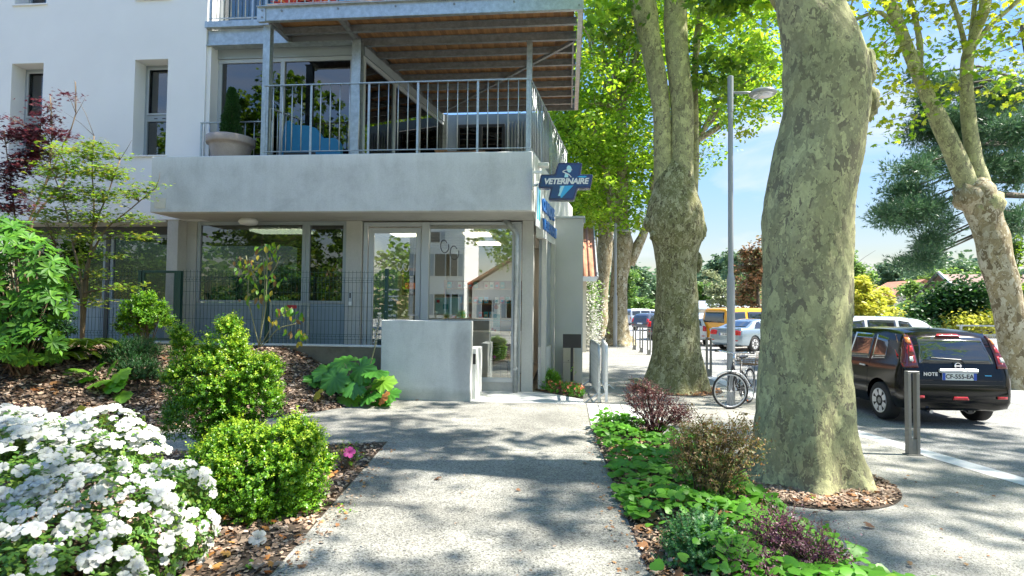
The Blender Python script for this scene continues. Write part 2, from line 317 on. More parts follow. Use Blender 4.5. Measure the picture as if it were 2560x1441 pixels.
def aggM(name,c1,c2,peb=60,big=.12):
    m,t,b=mnode(name); v=coord(t); b.inputs['Roughness'].default_value=.88
    q=_n(t,'ShaderNodeTexVoronoi'); q.inputs['Scale'].default_value=peb; t.links.new(v,q.inputs['Vector']); sp=_n(t,'ShaderNodeSeparateColor'); t.links.new(q.outputs['Color'],sp.inputs[0])
    r=ramp(t,[(0,[k*.35 for k in c1]),(.12,[k*.75 for k in c1]),(.3,c1),(.7,c2),(.92,c2),(1,[min(1,k*1.35) for k in c2])]); t.links.new(sp.outputs[0],r.inputs[0])
    b1=ramp(t,[(.3,[1-big*2.2]*3),(.68,[1+big*.4]*3)]); t.links.new(noise(t,v,.9,7,.62),b1.inputs[0])
    b2=ramp(t,[(.3,(.82,.82,.81)),(.62,(1,1,1))]); t.links.new(noise(t,v,9,5,.7),b2.inputs[0])
    o=mixc(t,1,mixc(t,1,r.outputs[0],b1.outputs[0],'MULTIPLY'),b2.outputs[0],'MULTIPLY'); t.links.new(o,b.inputs['Base Color'])
    bump(t,b,q.outputs['Distance'],.5,.006); return m
m_agg=aggM('exposed_aggregate',(.235,.23,.20),(.35,.34,.30),84,.19)
m_agg2=aggM('sidewalk_aggregate',(.27,.265,.23),(.40,.39,.35),120,.16)
m_asph=aggM('pale_asphalt',(.22,.22,.21),(.33,.33,.315),95,.1)
m_lot=aggM('parking_asphalt',(.34,.34,.33),(.44,.44,.42),60,.1)
m_kerb=M('pale_kerb_stone',(.60,.61,.61),.8,var=.08,bs=80)
m_plank=M('pale_concrete_plank',(.52,.52,.49),.85,var=.12,vs=4,bs=70)
m_soil=M('dark_soil',(.085,.06,.04),.95,var=.4,vs=12,bs=60,bump_s=.8,grit=.25)
m_grass=M('dry_ground',(.16,.17,.08),.95,var=.3,vs=2)
m_chip=leafM('bark_chip',[(.13,.085,.06),(.31,.21,.15),(.46,.34,.25),(.22,.15,.105),(.58,.46,.37)],0.02,.9)
m_dry=leafM('dry_leaf_brown',[(.28,.13,.06),(.42,.22,.09),(.20,.10,.06),(.5,.3,.14)],.2,.7)
m_dryo=leafM('dry_leaf_orange',[(.55,.25,.07),(.5,.18,.05),(.6,.34,.10)],.25,.7)
G=lambda n,st,tr=.38,**k: leafM(n,st,tr,**k)
m_lplane=G('plane_leaf',[(.12,.26,.02),(.20,.36,.03),(.29,.44,.045),(.24,.40,.045),(.13,.29,.03)],.6)
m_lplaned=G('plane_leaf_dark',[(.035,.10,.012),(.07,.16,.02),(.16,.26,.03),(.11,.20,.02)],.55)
m_lplaney=G('plane_leaf_yellow',[(.20,.30,.02),(.28,.37,.03),(.36,.40,.04),(.13,.24,.02)],.5)
m_lbox=G('box_leaf',[(.045,.14,.012),(.08,.22,.015),(.14,.31,.02),(.22,.40,.03)],.3,rough=.35)
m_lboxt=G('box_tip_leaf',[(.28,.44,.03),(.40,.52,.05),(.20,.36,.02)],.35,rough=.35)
m_laz=G('azalea_leaf',[(.05,.14,.02),(.10,.22,.03),(.18,.27,.04)],.3,rough=.4)
m_petal=leafM('white_petal',[(.46,.48,.44),(.58,.58,.54),(.52,.53,.54)],.25,.55,spec=.2)
m_lrh=G('rhododendron_leaf',[(.04,.14,.015),(.07,.20,.02),(.12,.28,.02)],.28,rough=.5,spec=.25)
m_lrh2=G('rhododendron_leaf_light',[(.10,.26,.03),(.18,.36,.03)],.3,rough=.5,spec=.25)
m_lmg=G('green_maple_leaf',[(.08,.19,.02),(.14,.27,.02),(.22,.34,.03),(.26,.24,.04)],.4)
m_lmr=G('red_maple_leaf',[(.055,.014,.02),(.09,.02,.022),(.13,.03,.03),(.04,.012,.02)],.35)
m_lfern=G('fern_leaf',[(.10,.20,.02),(.18,.28,.03)],.4)
m_ldk=G('dark_shrub_leaf',[(.015,.06,.015),(.025,.09,.02),(.04,.12,.02)],.25)
m_lacan=G('acanthus_leaf',[(.035,.15,.03),(.06,.21,.03),(.09,.26,.04)],.25,rough=.35); m_lacan2=G('acanthus_leaf_light',[(.12,.33,.04),(.22,.40,.04)],.35)
m_lgc=G('cover_leaf',[(.08,.26,.02),(.12,.32,.03)],.35); m_lgc2=G('cover_leaf_light',[(.16,.36,.03),(.24,.42,.04)],.35); m_lgc3=G('cover_leaf_dark',[(.03,.12,.02),(.04,.16,.025)],.3)
m_lpur=G('purple_leaf',[(.10,.045,.045),(.16,.07,.06),(.07,.03,.035)],.3); m_lpur2=G('plum_leaf',[(.16,.05,.09),(.10,.03,.06),(.24,.10,.13),(.06,.025,.04)],.3)
m_lbr=G('bronze_leaf',[(.18,.20,.05),(.26,.15,.06),(.14,.20,.05),(.34,.20,.09)],.35); m_lblu=G('blue_green_leaf',[(.05,.16,.06),(.09,.22,.09),(.07,.24,.04)],.3)
m_lyel=G('yellow_leaf',[(.55,.45,.06),(.45,.42,.05)],.35); m_lheu=G('heuchera_leaf',[(.45,.26,.18),(.36,.19,.13),(.5,.34,.22)],.3)
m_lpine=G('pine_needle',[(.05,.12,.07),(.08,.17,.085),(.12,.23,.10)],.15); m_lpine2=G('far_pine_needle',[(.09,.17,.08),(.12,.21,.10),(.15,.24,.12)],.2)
m_lfar=G('far_leaf',[(.09,.20,.05),(.14,.26,.06),(.20,.32,.07)],.4); m_lfary=G('bamboo_leaf',[(.42,.46,.06),(.52,.52,.10),(.30,.38,.04)],.4); m_lrust=G('rust_leaf',[(.34,.16,.08),(.12,.16,.06),(.28,.19,.10),(.40,.22,.12)],.3); m_lolive=G('tamarisk_leaf',[(.26,.30,.16),(.32,.36,.20)],.3)
m_pink=leafM('pink_petal',[(.65,.06,.3),(.75,.12,.4)],.3); m_redp=leafM('red_petal',[(.7,.06,.06),(.75,.2,.15),(.8,.3,.1)],.3)
m_tile=M('terracotta_tile',(.50,.23,.13),.85,var=.25,vs=2,bs=30,bump_s=.3); m_tile2=M('weathered_tile',(.27,.18,.145),.85,var=.25,vs=2,bs=30,bump_s=.3)
m_cream=M('cream_wall',(.66,.62,.52),.9,var=.06); m_planks=M('weathered_fence_board',(.30,.26,.21),.85,var=.2,vs=3)
m_blue=M('sign_navy',(.006,.012,.09),.2,0,var=.03,grit=0,bump_s=0,coat=.5); m_blue2=M('sign_blue',(.004,.04,.16),.2,0,var=.15,vs=2,grit=0,bump_s=0,coat=.5); m_cyan=M('sign_cyan',(.05,.42,.75),.3,var=.02,grit=0,bump_s=0); m_pale=M('sign_pale_cyan',(.45,.78,.85),.3,var=.02,grit=0,bump_s=0)
m_sofab=M('blue_moulded_plastic',(.01,.17,.33),.5,var=.05,grit=.02); m_terra=M('taupe_terracotta',(.38,.32,.29),.8,var=.12,vs=6); m_beige=M('beige_box',(.60,.52,.41),.6,var=.04); m_redst=M('red_sticker',(.6,.03,.04),.5,var=.04,grit=0)
m_int=M('interior_paint',(.55,.55,.50),.9,var=.03,grit=0,bump_s=0); m_floor=M('beige_floor_tile',(.42,.34,.25),.35,var=.06,grit=.02,bump_s=0); m_orange=M('orange_cloth',(.75,.22,.05),.8,var=.1); m_redc=M('red_cloth',(.5,.03,.02),.8,var=.1); m_bluec=M('sky_blue_plastic',(.12,.36,.62),.5,var=.05); m_maroon=M('maroon_plastic',(.16,.03,.03),.3,var=.05); m_teal=M('teal_card',(.02,.38,.42),.4,var=.05); m_brown=M('brown_card',(.22,.13,.07),.7,var=.25,vs=4)
def rebase(root,loc):
    loc=Vector(loc); root.location=loc
    for c in root.children: c.location=Vector(c.location)-loc
def sheet(name,poly,z,mat,kind='structure',parent=None):
    me=bpy.data.meshes.new(name); me.from_pydata([(x,y,z) for x,y in poly],[],[tuple(range(len(poly)))]); o=link(name,me,mat,parent)
    if kind: o['kind']=kind
    return o
# ------------------------------------------------------------ ground
sheet('ground',[(-600,-400),(900,-400),(900,900),(-600,900)],-.05,m_grass)
KERB=[(6.6,-12),(6.2,2.5),(5.62,4.6),(4.98,6.86),(4.36,9.4),(4.12,12),(4.0,16),(3.55,23),(3.1,33),(2.3,50),(1.4,70)]
sheet('bounce_paving',[(-60,-60),(6,-60),(6,-1),(-9,2),(-30,2),(-60,2)],-.03,m_agg2)  # unseen pale ground behind the camera, added to bounce light onto the facade
sheet('road',[(x-.05,y) for x,y in KERB]+[(12,70),(12,-12)],-.016,m_asph)
sheet('parking_lot',[(9.0,-12),(9.0,16),(3.6,26),(2.9,36),(1.4,72),(60,90),(70,20),(60,-12)],-.012,m_lot)
SW=[(x,y) for x,y in KERB]+[(-1.5,70),(-1.5,14.3),(-.9,12.45),(-8,12.45),(-8,9.0),(-9,6.0),(-9,-12)]
sheet('sidewalk',SW,0,m_agg2)
k=MB()
for (a,b),(c,d) in zip(KERB[:-1],KERB[1:]): k.add([(a-.28,b,.004),(a+.03,b,.004),(c+.03,d,.004),(c-.28,d,.004)],[(0,1,2,3)])
k.build('kerb_strip',m_kerb)['kind']='structure'
PR=[(.62,-6),(.58,2),(.54,4.05),(.47,5.62),(.38,8.2),(.35,9.1),(.36,11.0)]
# path slabs with thin joints
pathb=sheet('path',[(-1.6,-6),(.62,-6),(.37,8.2),(.36,11),(-3.2,10.9),(-2.3,7.6),(-1.92,3.7)],.0042,m_conc_dark)
ys=[-6,-1.5,3.0,7.35,11.0]
def pathx(y,right):
    if right: return np.interp(y,[p[1] for p in PR],[p[0] for p in PR])
    return np.interp(y,[-6,3.76,7.61,9.0,11],[-1.6,-1.92,-2.34,-2.75,-3.3])
for i in range(4):
    a,b=ys[i]+.006,ys[i+1]-.006; yy=np.linspace(a,b,6)
    pts=[(pathx(y,0),y) for y in yy]+[(pathx(y,1),y) for y in yy[::-1]]
    o=MB().prism([(p[0],p[1]) for p in pts[::-1]],-.03,.008).build('path_slab',m_agg,pathb)
o=MB().prism([(-2.36,7.6),(-2.76,8.98),(-3.31,10.96),(-3.36,10.85),(-4.6,8.96),(-6.83,6.5),(-9,5.9),(-9,5.3),(-6.5,6.17),(-4.3,6.9)][::-1],-.03,.0075).build('side_path',m_agg); o['kind']='structure'
sheet('threshold_slab',[(-1.83,10.98),(-.4,11.01),(.33,11.0),(.32,11.62),(-.35,12.3),(-.72,12.45),(-1.95,12.42)],.0125,m_slabc)
# concrete planks along the path
strip=sheet('paved_strip',[(.37,9.14),(2.06,9.14),(2.06,9.4),(.9,11.12),(.37,11.12)],.0045,m_conc_dark)
for i in range(9):
    x0=.375+i*.21; y1=11.1-max(0,(i-3))*.62; y0=9.15+max(0,i-4)*.02
    if y1-y0<.3: break
    B('paving_plank',m_plank,strip,x0,x0+.195,y0,y1,-.03,.014,bev=.004)
# right planting bed
RB=[(.66,-5),(.60,2),(.57,4.05),(.50,5.62),(.41,8.2),(.37,9.08),(.7,9.12),(1.2,9.0),(1.55,8.2),(1.75,6.9),(1.85,5.8),(1.9,5.2),(2.0,4.2),(2.2,2),(2.4,-5)]
sheet('planting_bed',RB[::-1] if False else RB,.006,m_soil)
t1c=Vector((2.43,6.52,0))
sheet('tree_pit',[(t1c.x+.95*math.cos(a),t1c.y-.02+.93*math.sin(a)) for a in np.linspace(0,2*PI,40)[:-1]],.008,m_soil)
sheet('tree_pit',[(2.45+1.0*math.cos(a),13.45+1.0*math.sin(a)) for a in np.linspace(0,2*PI,30)[:-1]],.008,m_soil)
# near left bed
LB=[(-1.90,-4),(-1.955,3.76),(-2.37,7.58),(-4.3,6.88),(-6.5,6.15),(-12,5.2),(-12,-4)]
sheet('planting_bed',LB,.006,m_soil)
# rear bed: bank rising to the plinth
bl=[(-20,4.0),(-9,5.95),(-6.83,6.52),(-4.6,8.98),(-3.36,10.88),(-3.3,11.3)]
def bank(x,y):
    best=9
    for (a,b),(c,d) in zip(bl[:-1],bl[1:]):
        ux,uy=c-a,d-b; L=math.hypot(ux,uy); tt=max(0,min(1,((x-a)*ux+(y-b)*uy)/L/L)); px,py=a+ux*tt,b+uy*tt
        dd=math.hypot(x-px,y-py); s=(ux*(y-b)-uy*(x-a))
        if dd<abs(best): best=dd if s>=0 else -dd
    if best<0: return -.04
    q=min(1,best/2.15); return .93*(q*q*(3-2*q)*.5+q*.5)+.03*math.sin(x*3.1+y*2)*math.sin(y*2.7)*min(1,best)+.002
nx,ny=76,44; V=[];F=[]
for j in range(ny):
    for i in range(nx):
        x=-19+i*(15.72/(nx-1)); y=4+j*(7.3/(ny-1)); V.append((x,y,bank(x,y)))
for j in range(ny-1):
    for i in range(nx-1): a=j*nx+i; F.append((a,a+1,a+nx+1,a+nx))
me=bpy.data.meshes.new('mulch_bank'); me.from_pydata(V,[],F); me.polygons.foreach_set('use_smooth',[True]*len(F)); link('mulch_bank',me,m_soil)['kind']='structure'
# chips, litter
rg=np.random.default_rng(5)
def inpoly(x,y,P):
    c=False; n=len(P)
    for i in range(n):
        a,b=P[i];d,e=P[i-1]
        if (b>y)!=(e>y) and x<(d-a)*(y-b)/(e-b)+a: c=not c
    return c
def chips(name,P,n,hf,mat,smin,smax,T=L_QD,bb=None,clump=0,tilt=.45):
    xs=[p[0] for p in P]; yy=[p[1] for p in P]; bb=bb or (min(xs),max(xs),min(yy),max(yy)); pts=[]
    while len(pts)<n:
        x=rg.uniform(bb[0],bb[1]); y=rg.uniform(bb[2],bb[3])
        if rg.random()>min(1,(5.5/max(y,1))**1.3): continue
        if inpoly(x,y,P):
            h=hf(x,y)
            if h>-.02: pts.append((x,y,h+rg.uniform(.002,.02)))
    pts=np.array(pts); a=rg.uniform(0,2*PI,n); d=np.stack([np.cos(a),np.sin(a),rg.normal(0,tilt*.6,n)],1); nr=unit(np.stack([rg.normal(0,tilt,n),rg.normal(0,tilt,n),np.ones(n)],1))
    return leaves(name,T,pts,d,nr,rg.uniform(smin,smax,n),mat,None,'stuff')
Pbank=[(-13,5.6),(-9,5.95),(-6.83,6.52),(-4.6,8.98),(-3.36,10.88),(-3.5,11.25),(-13,11.25)]
Psee=[(-11,6.1),(-6.83,6.52),(-4.6,8.98),(-3.36,10.88),(-3.5,11.25),(-12.5,11.25)]
chips('bark_mulch',Psee,30000,bank,m_chip,.03,.085,bb=(-12.5,-3.3,6,11.25))
chips('bark_mulch',[(-1.95,3),(-1.96,3.76),(-2.38,7.55),(-4.3,6.86),(-5.5,6.3),(-5,3)],9000,lambda x,y:.01,m_chip,.022,.06,bb=(-5.5,-1.9,3,7.6))
chips('leaf_litter',[(-1.97,3),(-1.975,3.76),(-2.4,7.5),(-3.5,7),(-3.4,3)],170,lambda x,y:.025,m_dryo,.035,.08,L_PL,bb=(-3.5,-1.9,3,7.5))
chips('leaf_litter',Psee,420,lambda x,y:bank(x,y)+.015,m_dry,.05,.12,L_PL,bb=(-12.5,-3.3,6,11.25))
chips('bark_mulch',[p for p in RB if p[1]>1.9],7000,lambda x,y:.01,m_chip,.02,.055)
chips('leaf_litter',[p for p in RB if p[1]>1.9],700,lambda x,y:.02,m_dry,.04,.1,L_PL)
pit=[(t1c.x+.93*math.cos(a),t1c.y+.91*math.sin(a)) for a in np.linspace(0,2*PI,30)]
chips('bark_mulch',pit,6500,lambda x,y:.015,m_chip,.018,.05); chips('leaf_litter',pit,260,lambda x,y:.02,m_dry,.03,.08,L_PL)
pit2=[(2.45+1.0*math.cos(a),13.45+1.0*math.sin(a)) for a in np.linspace(0,2*PI,30)]
chips('leaf_litter',pit2,900,lambda x,y:.02,m_dry,.03,.08)
edge=[(-1.93,3),(-1.93,3.76),(-2.35,7.6),(-2.15,7.6),(-1.74,3.76),(-1.74,3)]
chips('leaf_litter',edge,70,lambda x,y:.012,m_dry,.015,.05,L_PL); chips('bark_mulch',edge,160,lambda x,y:.012,m_chip,.012,.035)
chips('leaf_litter',[(-1.8,3),(.55,3),(.4,10.8),(-3.1,10.8),(-2.3,7.6)],130,lambda x,y:.012,m_chip,.008,.03,tilt=.2); chips('leaf_litter',[(.3,3),(.6,3),(.42,9),(.2,9)],120,lambda x,y:.012,m_dry,.012,.04,L_PL)
chips('leaf_litter',[(1.9,3.5),(5,3.5),(4.2,9),(3.8,22),(.6,22),(.5,11.4),(2,9)],200,lambda x,y:.006,m_dry,.012,.045,L_PL)
# scattered litter and grit on the paving: a few leaves one can count
lv=npmesh('dry_leaf',L_PL[0],L_PL[1],m_dry)
spots=[((1295,1232),'small dry leaf lying in the middle of the concrete path'),((1467,1163),'dry brown leaf on the path near its right edge'),((1600,1330),'crumpled dry leaf at the path edge by the ivy bed'),((2032,1286),'dry leaf on the sidewalk below the mulch ring'),((2075,1278),'yellowish dry leaf on the sidewalk beside the tree pit'),((2180,1325),'curled dry leaf on the sunlit sidewalk at lower right'),((812,1028),'dry leaf at the edge of the side path'),((1045,1003),'tiny dry leaf at the foot of the low concrete wall'),((1090,1200),'small dry leaf on the left half of the path'),((1520,1278),'dry leaf close to the dark planting bed edge on the path')]
for i,(p,lab) in enumerate(spots):
    o=bpy.data.objects.new('fallen_leaf',lv); COL.objects.link(o); g=gz(*p); s=.05+.02*(i%3); o.location=(g.x,g.y,.02); o.rotation_euler=(.3,.2,i*1.3); o.scale=(s,s,s); tag(o,lab,'leaf','dry leaves scattered on the paving')
# ------------------------------------------------------------ main building
bd=thing('apartment_building','white rendered apartment building with concrete balcony band and galvanised steel terrace above a vet clinic','building')
YW=12.1
wins=[(-12.87,-12.07),(-9.81,-9.01)]
x=-19.
w=MB()
for a,b in wins:
    w.box(x,a,YW,YW+.45,3.69,13); x=b
w.box(x,-8.11,YW,YW+.45,3.69,13)
for a,b in wins:
    w.box(a,b,YW,YW+.45,3.69,5.14); w.box(a,b,YW,YW+.45,7.335,8.70); w.box(a,b,YW,YW+.45,10.9,13)
w.build('wall',m_render,bd)
B('wall',m_grey_render,bd,-19,-8.95,YW+.02,13.3,3.64,3.688)
def window(x0,x1,z0,z1,Y,split=None,parent=bd,fr=m_frame,gl=m_glassd,t=.07,name='window'):
    f=MB(); f.box(x0,x0+t,Y,Y+.07,z0,z1).box(x1-t,x1,Y,Y+.07,z0,z1).box(x0+t,x1-t,Y,Y+.07,z1-t,z1).box(x0+t,x1-t,Y,Y+.07,z0,z0+t*.6)
    if split: f.box(x0+t,x1-t,Y,Y+.07,split-.075,split+.075)
    o=f.build(name,fr,parent,bev=.006)
    zz=[z0+t*.6]+([split-.075,split+.075] if split else [])+[z1-t]
    for a,b in zip(zz[0::2],zz[1::2]): B('pane',gl,o,x0+t-.004,x1-t+.004,Y+.045,Y+.055,a-.004,b+.004)
    if split:
        s=MB(); q=.035; s.box(x0+t,x0+t+q,Y-.02,Y,split+.075,z1-t).box(x1-t-q,x1-t,Y-.02,Y,split+.075,z1-t).box(x0+t+q,x1-t-q,Y-.02,Y,z1-t-q,z1-t).box(x0+t+q,x1-t-q,Y-.02,Y,split+.075,split+.075+q); s.build('sash',m_framel,o)
        for dx in (.22,.42): B('vent',m_black,o,x0+t+dx-.04,x0+t+dx+.04,Y-.006,Y+.001,split-.02,split+.0)
    return o
for a,b in wins:
    for z0,z1,sp in ((5.14,7.335,5.98+.12),(8.72,10.9,9.7)):
        o=window(a,b,z0,z1,YW+.34,sp); B('sill',m_white,o,a-.04,b+.04,YW-.04,YW+.33,z0-.03,z0+.001)
# dim rooms behind the upper windows and terrace
def room(x0,x1,y0,y1,z0,z1,mat=m_int,name='room'):
    r=MB().box(x0,x1,y0,y1,z0,z1); r.f=[f for i,f in enumerate(r.f) if i!=2]; return r.build(name,mat,bd)
room(-18.9,-8.2,YW+.46,16,4.8,8.0); 
# recess and terrace glazing
B('wall',m_render,bd,-8.11,-8.02,YW+.05,12.6,4.7,13)
GY=12.42
def glazing(x0,x1,z0,z1,Y,mull,parent=bd,gl=m_glassd,mat=m_framel):
    f=MB(); t=.09; f.box(x0,x1,Y,Y+.08,z1-t,z1).box(x0,x1,Y,Y+.08,z0,z0+.08).box(x0,x0+t,Y,Y+.08,z0+.08,z1-t).box(x1-t,x1,Y,Y+.08,z0+.08,z1-t)
    for m in mull: f.box(m-.05,m+.05,Y-.01,Y+.07,z0+.08,z1-t)
    o=f.build('window_frame',mat,parent,bev=.006); xs=[x0+t-.04]+list(mull)+[x1-t+.04]
    for a,b in zip(xs[:-1],xs[1:]): B('pane',gl,o,a+.045,b-.045,Y+.035,Y+.045,z0+.06,z1-t+.02)
    return o
glazing(-8.02,-4.8,4.7,7.42,GY,[-6.47]); B('shutter_box',m_frame,bd,-8.02,-4.8,GY-.03,GY+.1,7.42,7.66)
B('vent',m_framel,bd,-5.85,-5.3,GY-.02,GY,7.36,7.39)
glazing(-8.02,-4.8,8.05,10.6,GY+.0,[-6.47])
# side glazing along the slanted street side of the flat
A0=Vector((-4.62,12.45,0)); A1=Vector((-3.78,17.4,0)); dA=(A1-A0).normalized(); rzA=math.atan2(dA.y,dA.x); LA=(A1-A0).length
sg=MB(); t=.09; sg.box(0,LA,-.04,.04,2.63,2.72).box(0,LA,-.04,.04,0,.08)
for q in (0,1.5,3.0,LA-.09): sg.box(q,q+.09,-.045,.045,.08,2.63)
o=sg.build('window_frame',m_framel,bd,bev=.005); o.location=(A0.x,A0.y,4.7); o.rotation_euler=(0,0,rzA)
for a,b in ((.09,1.5),(1.59,3.0),(3.09,LA-.09)): B('pane',m_glassd,o,a,b,-.005,.005,.08,2.63)
B('shutter_box',m_frame,o,0,LA,-.06,.06,2.73,2.93)
room(-8.0,-4.9,12.52,17.6,4.72,7.62)
# bright vertical blinds by the back window of that room
for i in range(26):
    x=-4.72-.0*i; 
    p=A0+dA*(3.0+i*.066)+Vector((-.35,0,0))
    B('blind_slat',m_white,o,0,0.04,.3,.32,.1,1.35).location=(3.0+i*.072,0,0)
# terrace back wall with charcoal doors and slatted screen
B('wall',m_panel,bd,-3.78,-.6,17.62,17.8,4.7,7.80); B('upper_fascia',m_frame,bd,-8.0,-4.76,12.26,12.5,7.661,8.0)
bw=glazing(-3.45,-1.95,4.72,7.45,17.5,[-2.7],mat=m_darkfr)
for i in range(12): B('screen_slat',m_frame,bd,-1.85+i*.1,-1.80+i*.1,17.46,17.52,4.72,7.5)
# balcony slab, parapet, floor
B('balcony_parapet',m_conc,bd,-8.60,-.70,11.15,11.34,3.69,4.85,bev=.012)
B('balcony_slab',m_conc_raw,bd,-8.59,-.72,11.342,12.52,3.692,4.68)
B('balcony_slab',m_conc_raw,bd,-13.0,-.5,12.522,17.9,3.72,4.68)
SX=lambda y:-.70+.13*(y-11.15)
fp=[(SX(11.342),11.342),(SX(17.5),17.5),(SX(17.5)-.16,17.5),(SX(11.342)-.16,11.342)]
MB().prism(fp[::-1],3.71,4.85).build('side_fascia',m_conc_wall,bd)
fp=[(SX(12.46),12.46),(SX(17.5),17.5),(SX(17.5)-.16,17.5),(SX(12.46)-.16,12.46)]
MB().prism(fp[::-1],3.33,3.708).build('side_lintel',m_conc_wall,bd)
B('plaque',m_cream,bd,-8.5,-8.26,11.138,11.149,3.78,3.99)
# ground floor
B('pillar',m_conc_raw,bd,-8.92,-8.66,12.12,12.5,0,3.69,bev=.008); B('pillar',m_conc_raw,bd,-8.66,-8.42,12.42,12.6,0,3.69)
B('pillar',m_conc_raw,bd,-4.88,-4.52,12.36,12.6,0,3.69,bev=.008); B('corner_pillar',m_conc_raw,bd,-.985,-.735,12.45,12.75,0,3.69,bev=.008)
def panelled(x0,x1,z0,z1,Y):
    o=B('spandrel_panel',m_panel,bd,x0,x1,Y,Y+.05,z0,z1); f=MB(); q=.03
    a,b,c,d=x0+.1,x1-.1,z0+.1,z1-.12
    f.box(a,b,Y-.012,Y,d-q,d).box(a,b,Y-.012,Y,c,c+q).box(a,a+q,Y-.012,Y,c+q,d-q).box(b-q,b,Y-.012,Y,c+q,d-q); f.build('bead',m_panel,o); return o
window(-8.41,-5.84,1.86,3.69,12.42,None,gl=m_glassd,t=.08); panelled(-8.41,-5.84,.1,1.855,12.44)
# open hopper sash
window(-5.835,-4.885,1.86,3.69,12.42,None,gl=m_glassd,t=.09); panelled(-5.835,-4.885,.1,1.855,12.44)
op=MB(); op.box(0,.62,-.02,.02,0,.06).box(0,.62,-.02,.02,1.54,1.6).box(0,.06,-.02,.02,.06,1.54).box(.56,.62,-.02,.02,.06,1.54)
op=op.build('opened_sash',m_darkfr,bd); op.location=(-5.0,12.5,1.97); op.rotation_euler=(0,0,PI-.75*1.2); B('pane',m_glassc,op,.06,.56,-.004,.004,.06,1.54)
for x0,x1 in ((-13.4,-11.0),(-10.9,-8.95)):
    window(x0,x1,1.86,3.45,12.86,None,gl=m_glassd,t=.08,fr=m_panel); panelled(x0,x1,.1,1.855,12.87)
B('lintel',m_darkfr,bd,-13.4,-8.95,12.85,12.95,3.45,3.69); B('mullion',m_darkfr,bd,-11.0,-10.9,12.84,12.95,.1,3.45)
# door and shop window
dr=MB(); dr.box(-4.50,-4.40,12.40,12.5,.1,3.66).box(-3.19,-3.02,12.38,12.5,.1,3.66).box(-4.40,-3.19,12.40,12.5,3.56,3.66).build('door_frame',m_framel,bd,bev=.008)
d=MB(); d.box(-4.385,-4.27,12.42,12.48,.12,3.54).box(-3.32,-3.205,12.42,12.48,.12,3.54).box(-4.27,-3.32,12.42,12.48,3.42,3.54).box(-4.27,-3.32,12.42,12.48,.12,.27)
door=d.build('glass_door',m_framel,bd,bev=.006); B('pane',m_glassdoor,door,-4.275,-3.315,12.445,12.455,.265,3.425)
hd=MB().beam((-3.26,12.41,1.62),(-3.26,12.36,1.62),.03,.03).beam((-3.25,12.355,1.62),(-3.46,12.355,1.62),.025,.02).build('handle',m_alloy,door,bev=.004)
B('pane',m_glassdoor,bd,-3.02,-1.19,12.445,12.455,.3,3.6)
f=MB(); f.box(-3.018,-1.0,12.41,12.49,3.6,3.66).box(-3.018,-1.0,12.41,12.49,.2,.3).box(-1.2,-1.0,12.41,12.49,.3,3.6).build('window_frame',m_framel,bd,bev=.006)
B('sill_upstand',m_conc_raw,bd,-3.018,-1.0,12.43,12.6,.0,.198)
B('transom_bar',m_framel,bd,-3.0,-1.21,12.435,12.444,1.52,1.535)
# interior
B('floor',m_floor,bd,-8.4,-.8,12.52,17.4,.1,.14); B('room_wall',m_int,bd,-8.4,-.85,17.3,17.4,.14,3.7); B('room_wall',m_int,bd,-5.0,-4.9,12.65,17.3,.14,3.62)
cl=B('ceiling',m_white,bd,-8.4,-.8,12.62,17.4,3.60,3.64)
lg=MB()
for i in range(12): lg.box(-8.3+i*.6,-8.285+i*.6,12.63,17.3,3.594,3.599)
for i in range(7): lg.box(-8.3,-.9,12.9+i*.6,12.915+i*.6,3.588,3.593)
lg.build('ceiling_grid',m_frame,bd)
m_lp=emM('warm_light_panel',(1,.86,.66),3.0)
B('light_panel',m_lp,bd,-7.5,-6.2,13.0,13.6,3.55,3.586)
for xx,yy in ((-4.0,14.0),(-2.2,14.0),(-2.2,16)): B('light_panel',m_lp,bd,xx-.3,xx+.3,yy-.3,yy+.3,3.57,3.587)  # further glowing panels, added to brighten the clinic interior
MB().lathe([(.0,3.60),(.15,3.60),(.2,3.55),(.2,3.51),(.17,3.47),(.06,3.45),(.0,3.448)],20,(-6.95,12.0,.09)).build('wall_light',m_white,bd,smooth=True)
B('frosted_panel',M('frosted_film',(.45,.50,.46),.7,var=.02,grit=0,bump_s=0),bd,-4.26,-3.72,12.462,12.468,.3,2.62)
# lettering on the door and pane
lt=m_white
for s,z,sz,xx in (('rendez-vous',2.18,.065,-3.84),('du vendredi',2.03,.07,-3.86),('14h30-19h',1.95,.075,-3.86),('samedi',1.83,.06,-3.90),('- 12h',1.74,.06,-3.90),('70 92 98',1.60,.075,-3.88)):
    text('lettering',s,sz,lt,facing((xx,12.44,z)),bd,.0015,.001)
def squiggle(pts,r,mat,name='script_motif'): return MB().tube(pts,r,5).build(name,mat,bd,smooth=True)
for cx,cz,s,mt in ((-2.72,3.12,.16,m_darkfr),(-2.50,2.98,.17,m_darkfr),(-3.72,2.68,.10,m_white),(-3.58,2.66,.10,m_white)):
    squiggle([(cx+s*.6*math.cos(a)*(1-.05*a)+a*.01,12.437,cz+s*math.sin(a)*(1-.04*a)) for a in np.linspace(.6,6.8,26)],.008,mt)
# intercom
ic=B('intercom_box',m_framel,bd,-4.80,-4.70,12.33,12.358,1.80,2.12,bev=.004); B('intercom_camera',m_black,ic,-4.765,-4.735,12.325,12.33,1.98,2.09); B('call_button',m_white,ic,-4.785,-4.715,12.325,12.33,1.82,1.90)
# downpipe
dp=MB().tube([(-1.09,12.30,.0),(-1.09,12.30,3.30),(-1.11,12.31,3.42),(-1.22,12.33,3.55),(-1.36,12.36,3.69)],.057,14).build('downpipe',m_galv,bd,smooth=True)
for z in (.5,2.3): MB().lathe([(.064,z),(.064,z+.03)],14,(-1.09,12.30,0)).build('pipe_clamp',m_galv,dp)
